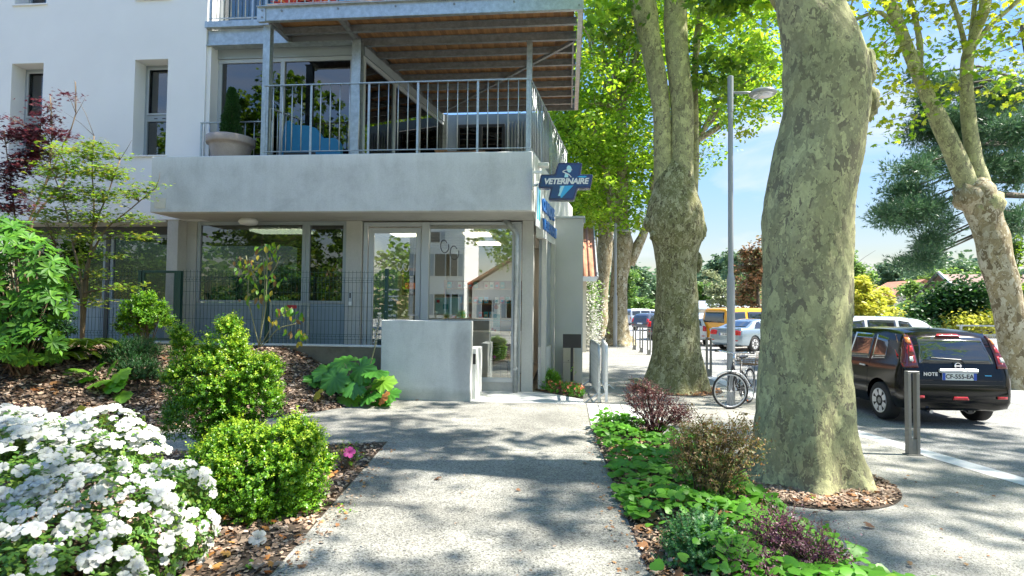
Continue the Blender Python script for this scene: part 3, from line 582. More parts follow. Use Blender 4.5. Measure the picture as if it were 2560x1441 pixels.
# street side ground floor
def side(y0,y1,z0,z1,name,mat,off=.1,th=.06,parent=bd):
    p=[(SX(y0)-off-.06,y0),(SX(y0)-off-.06+th,y0),(SX(y1)-off-.06+th,y1),(SX(y1)-off-.06,y1)]; return MB().prism(p,z0,z1).build(name,mat,parent)
side(12.76,12.86,0.02,3.33,'side_pilaster',m_conc_raw,.02,.1); side(12.86,13.28,.95,3.33,'side_window_frame',m_frame); side(13.28,13.32,.95,3.33,'mullion',m_darkfr,.07); side(13.32,13.8,.95,3.33,'side_panel',m_frame,.05); side(13.8,13.92,.02,3.33,'side_pilaster',m_conc_raw,.0,.1); side(13.92,17.3,.4,3.33,'side_window_frame',m_darkfr,.12)
for i in range(9): side(12.88+i*.115,12.95+i*.115,.02,.93,'corrugated_rib',m_white,.02,.06)
side(12.86,13.9,.02,.94,'sill_panel',m_white,.1,.06)
bx=at(1372,598,13.6); B('outdoor_sensor',m_white,bd,-.52,-.42,13.75,13.85,3.22,3.40)
fl=MB().box(-.66,-.40,11.75,11.95,4.70,4.78).box(-.68,-.42,12.3,12.6,4.55,4.62).build('floodlight',m_conc_wall,bd,bev=.01)
# ------- steel deck above the terrace
dk=thing('steel_terrace_deck','galvanised steel terrace deck with orange timber underside carried on steel posts over the balcony','balcony deck')
ZB=7.66
def Ibeam(a,b,h,w,mat,name,parent=dk,up=(0,0,1)):
    a=Vector(a);b=Vector(b); d=(b-a).normalized(); t=.012; m=MB(); u=Vector((0,0,1)); 
    m.beam(a-u*(h/2-t/2),b-u*(h/2-t/2),w,t).beam(a+u*(h/2-t/2),b+u*(h/2-t/2),w,t).beam(a,b,.012,h-2*t); return m.build(name,mat,parent)
fr=B('front_channel',m_galv,dk,-6.42,.27,11.22,11.235,ZB+.005,7.94); B('channel_flange',m_galv,dk,-6.42,.27,11.236,11.31,ZB,ZB+.012); B('channel_flange',m_galv,dk,-6.42,.27,11.16,11.31,7.94,7.954)
for x in (-5.9,-4.7,-3.5,-2.3,-1.1): MB().lathe([(.022,11.205),(.022,11.22)],8,(x,0,7.86),'y').build('bolt',m_joist if False else m_galvd,fr)
for x in (-6.33,.16):
    e=B('end_plate',m_galv,dk,x-.09,x+.09,11.20,11.219,ZB-.02,7.96)
    for z in (7.73,7.87): MB().lathe([(.02,11.19),(.02,11.2)],8,(x+.02,0,z),'y').build('bolt',m_galvd,e)
sf=B('side_channel',m_galvd,dk,.255,.27,11.24,17.05,ZB,7.94); B('side_channel',m_galv,dk,.16,.254,11.32,17.05,ZB-.0,ZB+.012)
B('rear_channel',m_galvd,dk,-3.9,.25,17.03,17.05,ZB,8.0)
B('side_angle',m_galvd,dk,.06,.10,12.6,16.9,ZB+.02,ZB+.10)
JY=[11.87,12.52,13.2,13.88,14.56,15.24,15.92,16.55]
jx=lambda y: np.interp(y,[12.2,17.4],[-4.72,-3.85])
for i,y in enumerate(JY):
    x0=-6.2 if y<12.2 else jx(y)
    Ibeam((x0,y,ZB+.09),(.15,y,ZB+.09),.15 if i!=1 else .18,.08,m_galvd,'joist')
Ibeam((-4.72,12.35,ZB+.08),(-3.85,17.4,ZB+.08),.26,.12,m_galvd,'main_beam')
Ibeam((-6.2,11.3,ZB+.12),(-6.2,12.35,ZB+.12),.22,.1,m_galvd,'main_beam'); Ibeam((-4.69,11.3,ZB+.12),(-4.69,12.3,ZB+.12),.22,.1,m_galvd,'main_beam')
MB().beam((.1,12.62,ZB+.02),(-3.62,16.8,ZB+.02),.07,.07).beam((.1,12.66,ZB+.055),(-3.62,16.84,ZB+.055),.09,.012).build('diagonal_brace',m_galvd,dk)
nb=47
bdm=[MB().box(0,.1385,0,5.75,0,.03).mesh('deck_board',m) for m in (m_wood,m_wood2)]
for i in range(nb):
    x=-6.35+i*.14
    if x+.14>.2: break
    y0=11.32 ; 
    if x<-4.75: me=[MB().box(0,.1385,0,1.1,0,.03).mesh('deck_board',m_wood)][0]
    else: me=bdm[(i*7)%2]
    link('deck_board',me,None,dk,(x,y0,ZB+.19+.004*((i*5)%3)))
# posts
def post(x,y,z0,z1,w=.14,h=.14,mat=m_galv):
    return MB().box(x-w/2,x+w/2,y-h/2,y-h/2+.012,z0,z1).box(x-w/2,x+w/2,y+h/2-.012,y+h/2,z0,z1).box(x-.006,x+.006,y-h/2+.012,y+h/2-.012,z0,z1).build('post',mat,dk)
p=post(-6.30,11.46,4.72,ZB,.15,.15); post(-4.66,12.25,4.7,ZB,.20,.16); post(-.87,12.55,4.7,ZB,.12,.12); post(-.70,16.8,4.7,ZB,.12,.12); post(-3.75,17.2,4.7,ZB,.12,.12); post(-6.2,12.3,8.0,10.6,.1,.1)
B('cap_plate',m_galv,p,-6.40,-6.2,11.36,11.56,ZB-.014,ZB-.001)
B('left_channel',m_galv,dk,-8.11,-6.2,12.14,12.155,7.62,7.97); B('left_flange',m_galv,dk,-8.11,-6.2,12.02,12.16,7.985,8.12); B('left_flange',m_galv,dk,-8.11,-4.75,12.08,12.3,7.60,7.618)
# ------- railings
def railing(root,a,b,zb,h,step,posts,lab=None,mat=m_galv,cloth=None):
    a=Vector(a);b=Vector(b); L=(b-a).length; rz=math.atan2((b-a).y,(b-a).x)
    r=MB().box(0,L,-.024,.024,h-.02,h).build('railing',mat,root); r.location=(a.x,a.y,zb); r.rotation_euler=(0,0,rz)
    B('bottom_rail',mat,r,0,L,-.02,.02,.085,.097)
    pm=MB().box(-.022,.022,-.006,.006,0,h-.013).mesh('rail_post',mat); bm_=MB().tube([(0,0,.097),(0,0,h-.013)],.0115,6).mesh('baluster',mat,True)
    n=int(L/step); ps=[round(i*n/posts) for i in range(posts+1)]
    for i in range(n+1):
        link('rail_post' if i in ps else 'baluster',pm if i in ps else bm_,None,r,(min(L-.02,max(.02,i*L/n)),0,0))
    return r
railing(bd,(-6.24,11.24,0),(-.79,11.24,0),4.85,1.47,.232/2*1.68,5)
railing(bd,(-.76,11.26,0),(SX(16.8)-.08,16.8,0),4.85,1.47,.19,4)
railing(bd,(-8.05,11.9,0),(-6.4,11.9,0),4.75,1.05,.2,1); railing(bd,(-6.26,11.5,0),(-5.93,12.3,0),4.75,1.2,.1,1)
railing(dk,(-8.05,12.1,0),(-6.2,12.1,0),8.12,1.05,.165,2)
rr=railing(dk,(-6.3,11.3,0),(.2,11.3,0),7.955,1.05,.17,5)
rebase(bd,(-6,12.4,0)); rebase(dk,(-3,12,7.66))
# cloth screens tied to the upper railing (orange/red petals, blue)
def cloth(x0,x1,lab,fl=True):
    t=thing('privacy_cloth',lab,'cloth'); 
    B('panel',m_orange,t,x0,x1,11.345,11.353,7.975,8.9); n=int((x1-x0)/.55)
    for i in range(n):
        cx=x0+.3+i*.55
        for k in range(5):
            a=PI/2+(k-2)*.62; d=Vector((math.cos(a),0,math.sin(a))); s=Vector((-d.z,0,d.x)); c=Vector((cx,11.342,7.98))
            MB().add([c,c+d*.25+s*.06,c+d*.5,c+d*.25-s*.06],[(0,1,2,3)]).build('petal',m_redc,t)
    rebase(t,(x0,11.35,7.97))
cloth(-6.05,-4.85,'orange cloth with red petals on upper railing, left of the blue box'); cloth(-4.05,-2.85,'orange cloth with red petals on upper railing, right of the blue box')
t=thing('storage_box','sky blue plastic box behind the upper terrace railing between orange cloths','box'); B('body',m_bluec,t,-4.78,-4.15,11.45,11.8,7.97,8.5,bev=.02); B('lid',m_bluec,t,-4.81,-4.12,11.43,11.83,8.501,8.56,bev=.015); rebase(t,(-4.45,11.6,8.03))
# ------- annex
an=thing('annex_block','low grey rendered annex block with metal coping at the end of the clinic front','building')
B('wall',m_grey_render,an,-.49,.37,14.2,18.2,0,4.0); B('coping',m_framel,an,-.51,.41,14.15,18.25,4.0,4.06,bev=.008); B('gutter_end',m_frame,an,.38,.42,14.18,14.28,3.9,3.999)
rebase(an,(-.06,14.2,0))
bxo=thing('utility_box','beige utility meter box against the grey annex wall behind the black sign','box'); B('body',m_beige,bxo,-.10,.17,13.93,14.15,.05,.9,bev=.008); B('door_joint',m_brown,bxo,-.10,.17,13.925,13.929,.52,.525); MB().lathe([(.012,13.92),(.012,13.93)],8,(.03,0,.56),'y').build('lock',m_black,bxo); rebase(bxo,(.03,14.04,0))
sg=thing('post_sign','black blank rectangular sign on a black post in front of the annex','sign'); c=at(1430,853,13.2); B('panel',m_black,sg,c.x-.205,c.x+.205,13.18,13.2,c.z-.155,c.z+.155,bev=.004); B('post',m_black,sg,c.x-.03,c.x+.03,13.202,13.25,0,c.z,bev=.004); rebase(sg,(c.x,13.2,0))
# ------- low wall, plinth
lw=thing('low_concrete_wall','freestanding smooth pale concrete wall panel beside the clinic entrance','wall')
B('panel',m_conc_stain,lw,-3.59,-1.83,10.98,11.20,-.02,1.54,bev=.01); B('return_wall',m_conc_wall,lw,-1.93,-1.76,11.21,12.0,-.02,1.0,bev=.008)
ib=B('switch_plate',m_framel,lw,-1.86,-1.80,11.203,11.208,.72,.93); B('switch',m_black,lw,-1.825,-1.765,11.195,11.203,.70,.90,bev=.004)
st=MB().add([at(1105,880,10.978),at(1165,850,10.978),at(1172,940,10.978),at(1168,1000,10.978),at(1130,985,10.978),at(1120,930,10.978)],[(0,1,2,3,4,5)])
rebase(lw,(-2.7,11.05,0))
pl=thing('plinth_wall','weathered mossy concrete plinth under the green mesh fence','wall'); B('base',m_conc_dark,pl,-14,-3.6,11.25,11.45,-.05,.985,bev=.01); B('coping',m_conc_wall,pl,-14,-3.6,11.24,11.46,.986,1.025,bev=.006); rebase(pl,(-6,11.3,0))
# ------- green mesh fence
fe=thing('mesh_fence','dark green welded mesh fence with posts standing on the mossy plinth wall','fence')
def meshpanel(x0,x1,Y,z0,z1,parent,mat=m_green,name='mesh_panel',sp=.078,folds=True):
    m=MB(); n=int((x1-x0)/sp); F_=[(z0,0),(z0+.12,0),(z0+.16,.03),(z0+.2,0),(z1-.24,0),(z1-.2,.03),(z1-.16,0),(z1,0)] if folds else [(z0,0),(z1,0)]
    for i in range(n+1):
        x=x0+i*(x1-x0)/n
        for (a,da),(b,db) in zip(F_[:-1],F_[1:]): m.beam((x,Y-da,a),(x,Y-db,b),.0055,.0055)
    for z,dy in [(z0+.1,0),(z0+.2,0),(z0+.48,0),(z0+.76,0),(z0+1.04,0),(z1-.24,0),(z1-.15,0),(z1-.04,0)]+([(z0+.16,.03),(z1-.2,.03)] if folds else []): m.beam((x0,Y-dy-.006,z),(x1,Y-dy-.006,z),.006,.006)
    return m.build(name,mat,parent,kind='stuff')
for a,b in ((-7.96,-6.15),(-6.09,-3.68)): meshpanel(a,b,11.34,1.03,2.52,fe)
meshpanel(-12.5,-8.95,11.34,1.03,2.52,fe)
for x in (-3.62,-6.12,-8.92): B('fence_post',m_green,fe,x-.035,x+.035,11.32,11.38,1.0,2.56 if x>-4 else 2.5,bev=.006)
for z in (1.3,1.7,2.1,2.4): MB().lathe([(.01,11.3),(.01,11.32)],6,(-3.62,0,z),'y').build('post_clip',m_framel,fe)
rebase(fe,(-6.1,11.35,1.02))
gt=thing('mesh_gate','dark green framed mesh gate with thick right post in the fence near the maple','gate'); 
MB().box(-8.86,-8.81,11.32,11.37,1.05,2.5).box(-8.15,-8.10,11.32,11.37,1.05,2.5).box(-8.81,-8.15,11.32,11.37,2.45,2.5).box(-8.81,-8.15,11.32,11.37,1.05,1.1).build('frame',m_green,gt,bev=.005); B('gate_post',m_green,gt,-8.09,-7.99,11.3,11.4,1.0,2.5,bev=.006)
m=MB()
for i in range(26): m.beam((-8.8+i*.025,11.345,1.1),(-8.8+i*.025,11.345,2.45),.005,.005)
m.build('infill_mesh',m_green,gt,kind='stuff'); rebase(gt,(-8.4,11.35,1.02))
g2=thing('steel_gate','small galvanised bar gate with red sticker behind the green fence','gate')
x0,x1=-6.38,-5.50; Yg=11.95
MB().box(x0,x0+.05,Yg,Yg+.05,.6,1.86).box(x1-.05,x1,Yg,Yg+.05,.6,1.86).box(x0+.05,x1-.05,Yg,Yg+.05,1.81,1.86).box(x0+.05,x1-.05,Yg,Yg+.05,.7,.75).build('frame',m_galv,g2)
for i in range(8): B('bar',m_galv,g2,x0+.12+i*.09,x0+.14+i*.09,Yg+.01,Yg+.03,.75,1.81)
B('sticker',m_redst,g2,-6.0,-5.78,Yg-.006,Yg-.001,1.74,1.81); rebase(g2,(-5.9,Yg,.6))
# ------------------------------------------------------------ vet sign
cs=thing('cross_sign','blue cross sign reading VETERINAIRE projecting on brackets from the balcony corner','sign')
zp=lambda a,b: at(1280+a*.1943,380+b*.1943,11.0)
def rounded(pts,r=.02,k=3):
    out=[]; n=len(pts)
    for i in range(n):
        p=Vector(pts[i]);a=Vector(pts[i-1]);b=Vector(pts[(i+1)%n]); u=(a-p).normalized()*r; v=(b-p).normalized()*r
        for j in range(k+1):
            t=j/k; out.append(((p+u)*(1-t)**2+p*2*t*(1-t)+(p+v)*t*t)[:])
    return out
cr=[(595,140),(905,140),(880,290),(1045,290),(1010,470),(845,470),(800,622),(465,622),(500,470),(335,470),(370,290),(550,290)]
cr2=[(zp(a,b).x,zp(a,b).z) for a,b in cr]; cc=Vector((sum(p[0] for p in cr2)/12,sum(p[1] for p in cr2)/12))
def scl(pts,d): # inset towards edges
    out=[];n=len(pts)
    for i in range(n):
        p=Vector(pts[i]);a=(p-Vector(pts[i-1])).normalized();b=(Vector(pts[(i+1)%n])-p).normalized(); na=Vector((-a.y,a.x));nb=Vector((-b.y,b.x)); m=(na+nb); m=m/ m.length_squared*2 if m.length>.1 else na
        out.append((p-m*d)[:])
    return out
XZ=lambda y0: Matrix(((1,0,0,0),(0,0,-1,y0),(0,1,0,0),(0,0,0,1)))
def plate(pts,y0,y1,name,mat,parent,r=.02,bev=0):
    pts=rounded(pts,r) if r else pts; a=sum(pts[i][0]*pts[(i+1)%len(pts)][1]-pts[(i+1)%len(pts)][0]*pts[i][1] for i in range(len(pts)))
    if a<0: pts=pts[::-1]
    return MB().prism(pts,-y1,-y0,XZ(0)).build(name,mat,parent,bev=bev)
Ys=11.0
plate(cr2,Ys,Ys+.16,'casing',m_blue,cs,.03,.012)
plate(scl(cr2,-.001),Ys+.161,Ys+.175,'rear_trim',m_white,cs,.03)
plate(scl(cr2,.035),Ys-.006,Ys-.0005,'face_panel',m_blue2,cs,.02)
def zpl(L): return [(zp(a,b).x,zp(a,b).z) for a,b in L]
plate(zpl([(615,440),(790,434),(640,592),(625,590)]),Ys-.010,Ys-.0065,'emblem',m_cyan,cs,0)
plate(zpl([(840,325),(870,310),(965,312),(940,335)]),Ys-.010,Ys-.0065,'emblem',m_cyan,cs,0)
plate(zpl([(640,440),(676,438),(650,500),(618,570),(592,568),(610,520),(612,480)]),Ys-.013,Ys-.0105,'emblem',m_pale,cs,0)
plate(zpl([(683,280),(728,283),(722,330),(672,330)]),Ys-.010,Ys-.0065,'emblem',m_pale,cs,0)
plate(zpl([(735+32*math.cos(a)-6*math.sin(a),222-46*math.sin(a)-4*math.cos(a)) for a in np.linspace(0,2*PI,17)[:-1]]),Ys-.010,Ys-.0065,'emblem',m_pale,cs,0)
def ribbon(pts,w,name,mat,y):
    P=[Vector(q) for q in zpl(pts)]; m=MB()
    for i in range(len(P)-1): m.beam((P[i].x,y,P[i].y),(P[i+1].x,y,P[i+1].y),w*(1-.5*abs(2*i/len(P)-1)),.003,(0,1,0))
    return m.build(name,mat,cs)
ribbon([(775,232),(730,232),(680,240),(650,258),(690,275),(735,295),(762,328)],.02,'emblem',m_white,Ys-.013)
a_=zp(692,382); text('lettering','VETERINAIRE',.152,m_white,facing((a_.x,Ys-.008,a_.z),(1,0,-.006)),cs,.003,.006,.22,sp=.93)
for z in (4.42,4.17): MB().beam((-.71,11.08,z),(-.50,11.08,z),.04,.05).build('bracket_arm',m_white,cs,bev=.004)
B('bracket_plate',m_galv,cs,-.705,-.69,11.02,11.14,4.08,4.50); MB().tube([(-.70,11.1,4.2),(-.64,11.06,4.14),(-.60,11.06,4.17),(-.56,11.08,4.2)],.008,6).build('cable',m_black,cs)
rebase(cs,(-.1,11.08,4.25))
# side lettering and logo board on the street side fascia
sdir=Vector((.13,1,0)).normalized(); rsd=sdir
sl_=thing('clinic_lettering','blue raised shop lettering in two rows along the street side of the concrete band','sign')
for s,y0,z,sz in (('CLINIQUE',12.2,4.0,.36),('VETERINAIRE',12.35,3.6,.30)):
    y=y0; text('lettering',s,sz,m_blue2 if 0 else M('letter_blue',(.01,.13,.45),.3,var=.03,grit=0,bump_s=0),facing((SX(y)+.02,y,z),tuple(rsd)),sl_,.02,.012,0,'LEFT')
rebase(sl_,(SX(12.5)+.02,12.5,3.8))
lb=thing('logo_board','small white board with blue and green stripes beside the cross sign on the fascia side','sign')
for y0,y1,m_,o_ in ((11.5,12.02,m_white,.02),(11.6,11.72,m_cyan,.026),(11.78,11.92,m_teal,.026)):
    MB().prism([(SX(y0),y0),(SX(y0)+o_,y0),(SX(y1)+o_,y1),(SX(y1),y1)],3.45 if o_<.022 else 3.6,4.35 if o_<.022 else 4.25).build('panel',m_,lb)
rebase(lb,(SX(11.75),11.75,3.9))
# ------------------------------------------------------------ terrace and interior things
pt=thing('potted_conifer','round taupe pot with narrow dark conifer on the balcony left of the post','potted plant',(-7.17,11.62,4.72))
MB().lathe([(.30,0),(.33,.02),(.41,.40),(.43,.47),(.47,.47),(.48,.50),(.48,.62),(.46,.635),(.43,.62),(.42,.56),(0,.56)],32).build('pot',m_terra,pt,smooth=True)
B('soil',m_soil,pt,-.29,.29,-.29,.29,.561,.57)
rg=np.random.default_rng(11); n=9000; z=rg.uniform(0,1,n); r=.21*np.sqrt(np.clip(1-z,0,1))**.8*(.9+.08*np.sin(z*31+1)); r=np.where(z<.15,.19,r); a=rg.uniform(0,2*PI,n); rr=r*(.6+.4*np.sqrt(rg.random(n)))*(1+.2*np.sin(a*3+z*9))
pos=np.stack([rr*np.cos(a),rr*np.sin(a),.58+z*1.12],1); dd=np.stack([np.cos(a),np.sin(a),np.full(n,1.3)],1)+rg.normal(0,.4,(n,3)); leaves('foliage',L_DIA,pos,dd,rsph(rg,n),rg.uniform(.03,.055,n),m_ldk,pt)
MB().tube([(0,0,.5),(0,0,1.5)],.02,6).build('stem',m_twig,pt)
sf=thing('garden_sofa','bright blue moulded plastic seat with wavy back behind the balcony railing','outdoor sofa')
pp=[(700,392),(701,370),(712,306),(722,300),(735,312),(770,314),(790,320),(806,345),(838,345),(848,355),(852,392)]
pts=[(at(x,y,11.95).x,at(x,y,11.95).z) for x,y in pp]; plate(pts,11.95,12.12,'backrest',m_sofab,sf,.04,.02)
B('seat',m_sofab,sf,-6.1,-4.95,11.65,11.94,4.72,5.0,bev=.04); B('seat_gap',m_black,sf,-6.0,-5.3,11.63,11.649,4.95,5.03); rebase(sf,(-5.5,11.9,4.72))
tb=thing('wooden_table','low brown wooden table seen edge-on behind the right part of the balcony railing','table',(-2.0,11.8,4.7))
B('table_top',m_brown,tb,-.52,.32,-.3,.3,.24,.27,bev=.005)
for a,b in ((-.45,-.25),(.27,-.25),(-.45,.25),(.27,.25)): B('leg',m_brown,tb,a-.02,a+.02,b-.02,b+.02,0,.239)
wp=thing('wooden_planter','small orange wooden crate beside the table on the balcony','crate'); B('body',m_wood,wp,-2.72,-2.5,11.6,11.8,4.72,5.0); B('rim',m_wood2,wp,-2.74,-2.48,11.58,11.82,5.001,5.02); rebase(wp,(-2.6,11.7,4.72))
# reception
ds=thing('reception_desk','white reception counter inside the clinic behind the entrance window','desk',(-2.0,14.6,.14)); B('front_panel',m_white,ds,-1.6,.55,-.02,.05,0,1.02); B('counter_top',m_white,ds,-1.65,.6,-.08,.6,1.021,1.06,bev=.008); B('side_panel',m_brown,ds,.551,.9,0,.5,0,1.0)
sh=thing('product_shelf','wooden wall shelf with rows of product boxes behind the reception counter','shelf',(-2.6,15.6,.14))
for z in (1.35,1.75,2.15): B('shelf_board',m_wood,sh,-.7,1.4,-.15,.15,z,z+.03)
for x in (-.72,1.41): B('upright',m_wood,sh,x-.015,x+.015,-.15,.15,.0,2.4)
B('back_panel',m_brown,sh,-.7,1.4,.151,.17,.0,2.4)
mats_=[m_white,m_redst,m_teal,m_cyan,m_cream]
for j,z in enumerate((1.381,1.781,2.181)):
    for i in range(14):
        if (i*3+j)%5==0: continue
        o=thing('product_box','%s product box, %s from the left on the %s clinic shelf'%(['white','red','teal','light blue','cream'][(i+j)%5],['first','second','third','fourth','fifth','sixth','seventh','eighth','ninth','tenth','eleventh','twelfth','thirteenth','fourteenth'][i],['lowest','middle','top'][j]),'box',(-3.2+i*.145,15.53,.14+z),0,'product boxes on the clinic shelf')
        B('carton',mats_[(i+j)%5],o,-.05,.05,-.04,.04,0,.17); B('label',mats_[(i+j+2)%5],o,-.035,.035,-.043,-.041,.04,.1)
dsp=thing('leaflet_display','teal and white leaflet display stand on the reception counter','display',(-1.72,14.62,1.2)); B('back_card',m_white,dsp,-.22,.22,.0,.01,0,.5); B('teal_card',m_teal,dsp,-.15,.17,-.02,-.01,.12,.44); B('header',m_white,dsp,-.13,.13,.0,.01,.501,.68)
for x in (-.08,.08): MB().lathe([(.06,-.004),(.06,-.001)],12,(x,0,.62),'y').build('dot',m_orange,dsp)
for x,z in ((-.17,.06),(-.1,.03),(.12,.06),(.18,.1)): MB().lathe([(.03,-.004),(.03,-.001)],10,(x,0,z),'y').build('dot',m_redst,dsp)
def chair(lab,loc,rz,sm,bag=False):
    t=thing('cafe_chair',lab,'chair',loc,rz,'chairs inside the clinic')
    B('seat',sm,t,-.22,.22,-.21,.21,.45,.462,bev=.004)
    m=MB(); k=8
    for i in range(k):
        a0,a1=i/k,(i+1)/k; f=lambda s:(-.22+.02*s,.21+.10*s*s,.462+.42*s)
        p,q=f(a0),f(a1); m.add([(p[0],p[1],p[2]),(-p[0],p[1],p[2]),(-q[0],q[1],q[2]),(q[0],q[1],q[2])],[(0,1,2,3)])
    o=m.build('backrest',sm,t,smooth=True); md=o.modifiers.new('s','SOLIDIFY'); md.thickness=.01
    for sx in (-1,1):
        for sy in (-1,1): MB().tube([(sx*.17,sy*.15,.445),(sx*.2,sy*.19,.40),(sx*.24,sy*.24,0)],.011,8).build('leg',m_chrome,t,smooth=True)
    return t
chair('clear acrylic chair with chrome legs behind the shop window',(-1.55,13.25,.14),PI+.2,m_glassc); chair('dark maroon chair with chrome legs half hidden by the low wall',(-2.2,13.2,.14),PI/2+.2,m_maroon); chair('maroon chair seen through the glass door at its lower left',(-4.1,13.4,.14),PI,m_maroon)
bag=thing('black_bag','black bag on the acrylic chair behind the shop window','bag',(-1.6,13.3,.603)); MB().lathe([(.02,0),(.17,.02),(.19,.12),(.16,.25),(.1,.30),(.02,.31)],14).build('body',m_black,bag,smooth=True); MB().tube([(-.08,0,.29),(-.06,0,.36),(.06,0,.36),(.08,0,.29)],.012,6).build('handle',m_black,bag)
po=thing('framed_poster','framed green and white poster inside the shop window above the low wall','poster',(-2.72,13.0,1.62)); B('frame',m_white,po,-.3,.3,0,.02,0,.42); B('print',m_pale,po,-.27,.27,-.004,-.001,.03,.39); B('print_mark',m_teal,po,-.1,.02,-.008,-.005,.14,.25); B('print_mark',m_redst,po,-.25,-.18,-.008,-.005,.28,.35); MB().tube([(0,.3,-1.48),(0,.02,0)],.01,6).build('stand_leg',m_alloy,po)
p2=thing('wall_picture','dark framed picture with red detail seen through the glass door','picture',(-4.05,14.6,2.1)); B('frame',m_brown,p2,-.2,.3,0,.03,0,.7); B('picture',m_black,p2,-.15,.25,-.005,-.001,.08,.62); B('picture_detail',m_orange,p2,-.12,.2,-.009,-.006,.16,.32); MB().tube([(.05,.03,.65),(.05,.2,1.5)],.004,5).build('wire',m_black,p2)
cb=thing('display_board','brown cork notice board standing behind the clear chair in the clinic','board',(-1.45,14.0,.14)); B('board',m_brown,cb,-.18,.25,0,.03,.9,1.75); 
for x in (-.15,.22): B('leg',m_alloy,cb,x-.012,x+.012,0.0,.025,0,.899)
tr=thing('rolling_cabinet','white cabinet on castors inside the right end of the shop window','cabinet',(-1.25,13.7,.14)); B('body',m_white,tr,-.1,.3,0,.4,.14,1.1,bev=.01)
for x,y in ((-.05,.05),(.25,.05),(-.05,.35),(.25,.35)): MB().lathe([(.05,-.015),(.05,.015)],12,(x,y,.05),'x').build('castor',m_black,tr); 
B('base_plate',m_galvd,tr,-.1,.3,0,.4,.1,.139)
# ------------------------------------------------------------ lamps
def lamp(lab,x,y,h,arm=.30,headr=.25,s=1,k=1):
    t=thing('street_lamp',lab,'street lamp',(x,y,0),0,'grey street lamps on the sidewalk')
    MB().lathe([(.074*k,0),(.074*k,2.35),(.07*k,2.42),(.052*k,2.5),(.05*k,2.55),(.045*k,h-.7),(.055*k,h-.69),(.055*k,h),(.04*k,h+.01)],18).build('pole',m_pole,t,smooth=False)
    MB().tube([(0,0,h-.32),(arm,0,h-.32),(arm+.1,0,h-.33)],.028,8).build('arm',m_pole,t,smooth=True)
    hx=arm+headr+.05
    hd=MB().lathe([(.0,.09),(.1,.085),(headr*.8,.055),(headr,.01),(headr,-.015),(headr*.93,-.03)],28,(hx,0,h-.34)).build('lamp_head',m_pole,t,smooth=True)
    MB().lathe([(headr*.9,-.031),(headr*.6,-.05),(0.001,-.055)],24,(hx,0,h-.34)).build('lens',m_alloy,hd,smooth=True); B('led_unit',m_framel,hd,hx-.11,hx-.05,-.12,.12,h-.4,h-.385)
    B('service_door',m_pole,t,-.04,.04,-.082,-.074,.6,1.0,bev=.003)
    MB().lathe([(.13,0),(.13,.02),(.09,.03)],16).build('base_collar',m_pole,t)
lamp('tall grey street lamp with flat round head, bicycle leaning on its pole',3.09,11.37,6.3); lamp('far grey street lamp in front of the twin plane trunks beyond the annex',2.30,28.4,5.95,k=1.35)
# ------------------------------------------------------------ bollards
b0=None
BL=[((4.36,7.85),'taupe twin-bar bollard at the kerb behind the black car, nearest to the camera'),((3.83,16.24),'twin-bar bollard between the mossy plane trunk and the bicycle'),((3.22,23.45),'twin-bar bollard, rightmost of the three by the left side of the mossy plane trunk'),((3.08,24.68),'twin-bar bollard, middle of the three left of the mossy plane trunk'),((2.98,26.31),'twin-bar bollard, leftmost and farthest of the three left of the mossy plane trunk')]
for (x,y),lab in BL:
    if b0 is None:
        b0=thing('bollard',lab,'bollard',(x,y,0),.12,'taupe twin-bar bollards along the kerb')
        for sx in (-1,1): B('bar',m_boll,b0,sx*.055-.022,sx*.055+.022,-.035,.035,0,1.03,bev=.004)
        B('top_cap',m_boll,b0,-.077,.077,-.035,.035,1.031,1.055,bev=.004); B('foot_plate',m_boll,b0,-.032,.032,-.03,.03,0.0,.2,bev=.003); B('ground_plate',m_boll,b0,-.1,.1,-.05,.05,0,.012)
    else: copy_tree(b0,None,lab,(x,y,0))
# ------------------------------------------------------------ barriers end-on
def barrier(lab,x,y,rz,mat):
    t=thing('crowd_barrier',lab,'barrier',(x,y,0),rz,'steel crowd barriers standing end-on by the paving strip')
    L=2.0; h=1.1; fr=[(0,0,.12),(0,0,h-.12),(0,.04,h-.03),(0,.14,h),(0,L-.14,h),(0,L-.04,h-.03),(0,L,h-.12),(0,L,.12)]
    MB().tube(fr,.028,10).build('frame',mat,t,smooth=True); MB().tube([(0,0,.16),(0,L,.16)],.016,8).build('bottom_rail',mat,t)
    bm_=MB().tube([(0,0,.16),(0,0,h-.02)],.008,6).mesh('bar',mat)
    for i in range(14): link('bar',bm_,None,t,(0,.12+i*.135,0))
    for y_ in (.0,L): MB().tube([(-.26,y_,.0),(0,y_,.2),(.26 if y_ else .02,y_,0.0 if y_ else .02)],.016,8).build('foot',mat,t)
    MB().beam((0,0,.02),(0,0,.4),.06,.05).build('leg_sleeve',mat,t)
c=gz(1497,1008); barrier('galvanised crowd barrier seen end-on, left one of the pair beside the black sign',c.x-.0,c.y,.04,m_galv); c=gz(1516,1008); barrier('pale painted crowd barrier seen end-on, right one of the pair beside the black sign',c.x,c.y+.02,-.02,m_white)
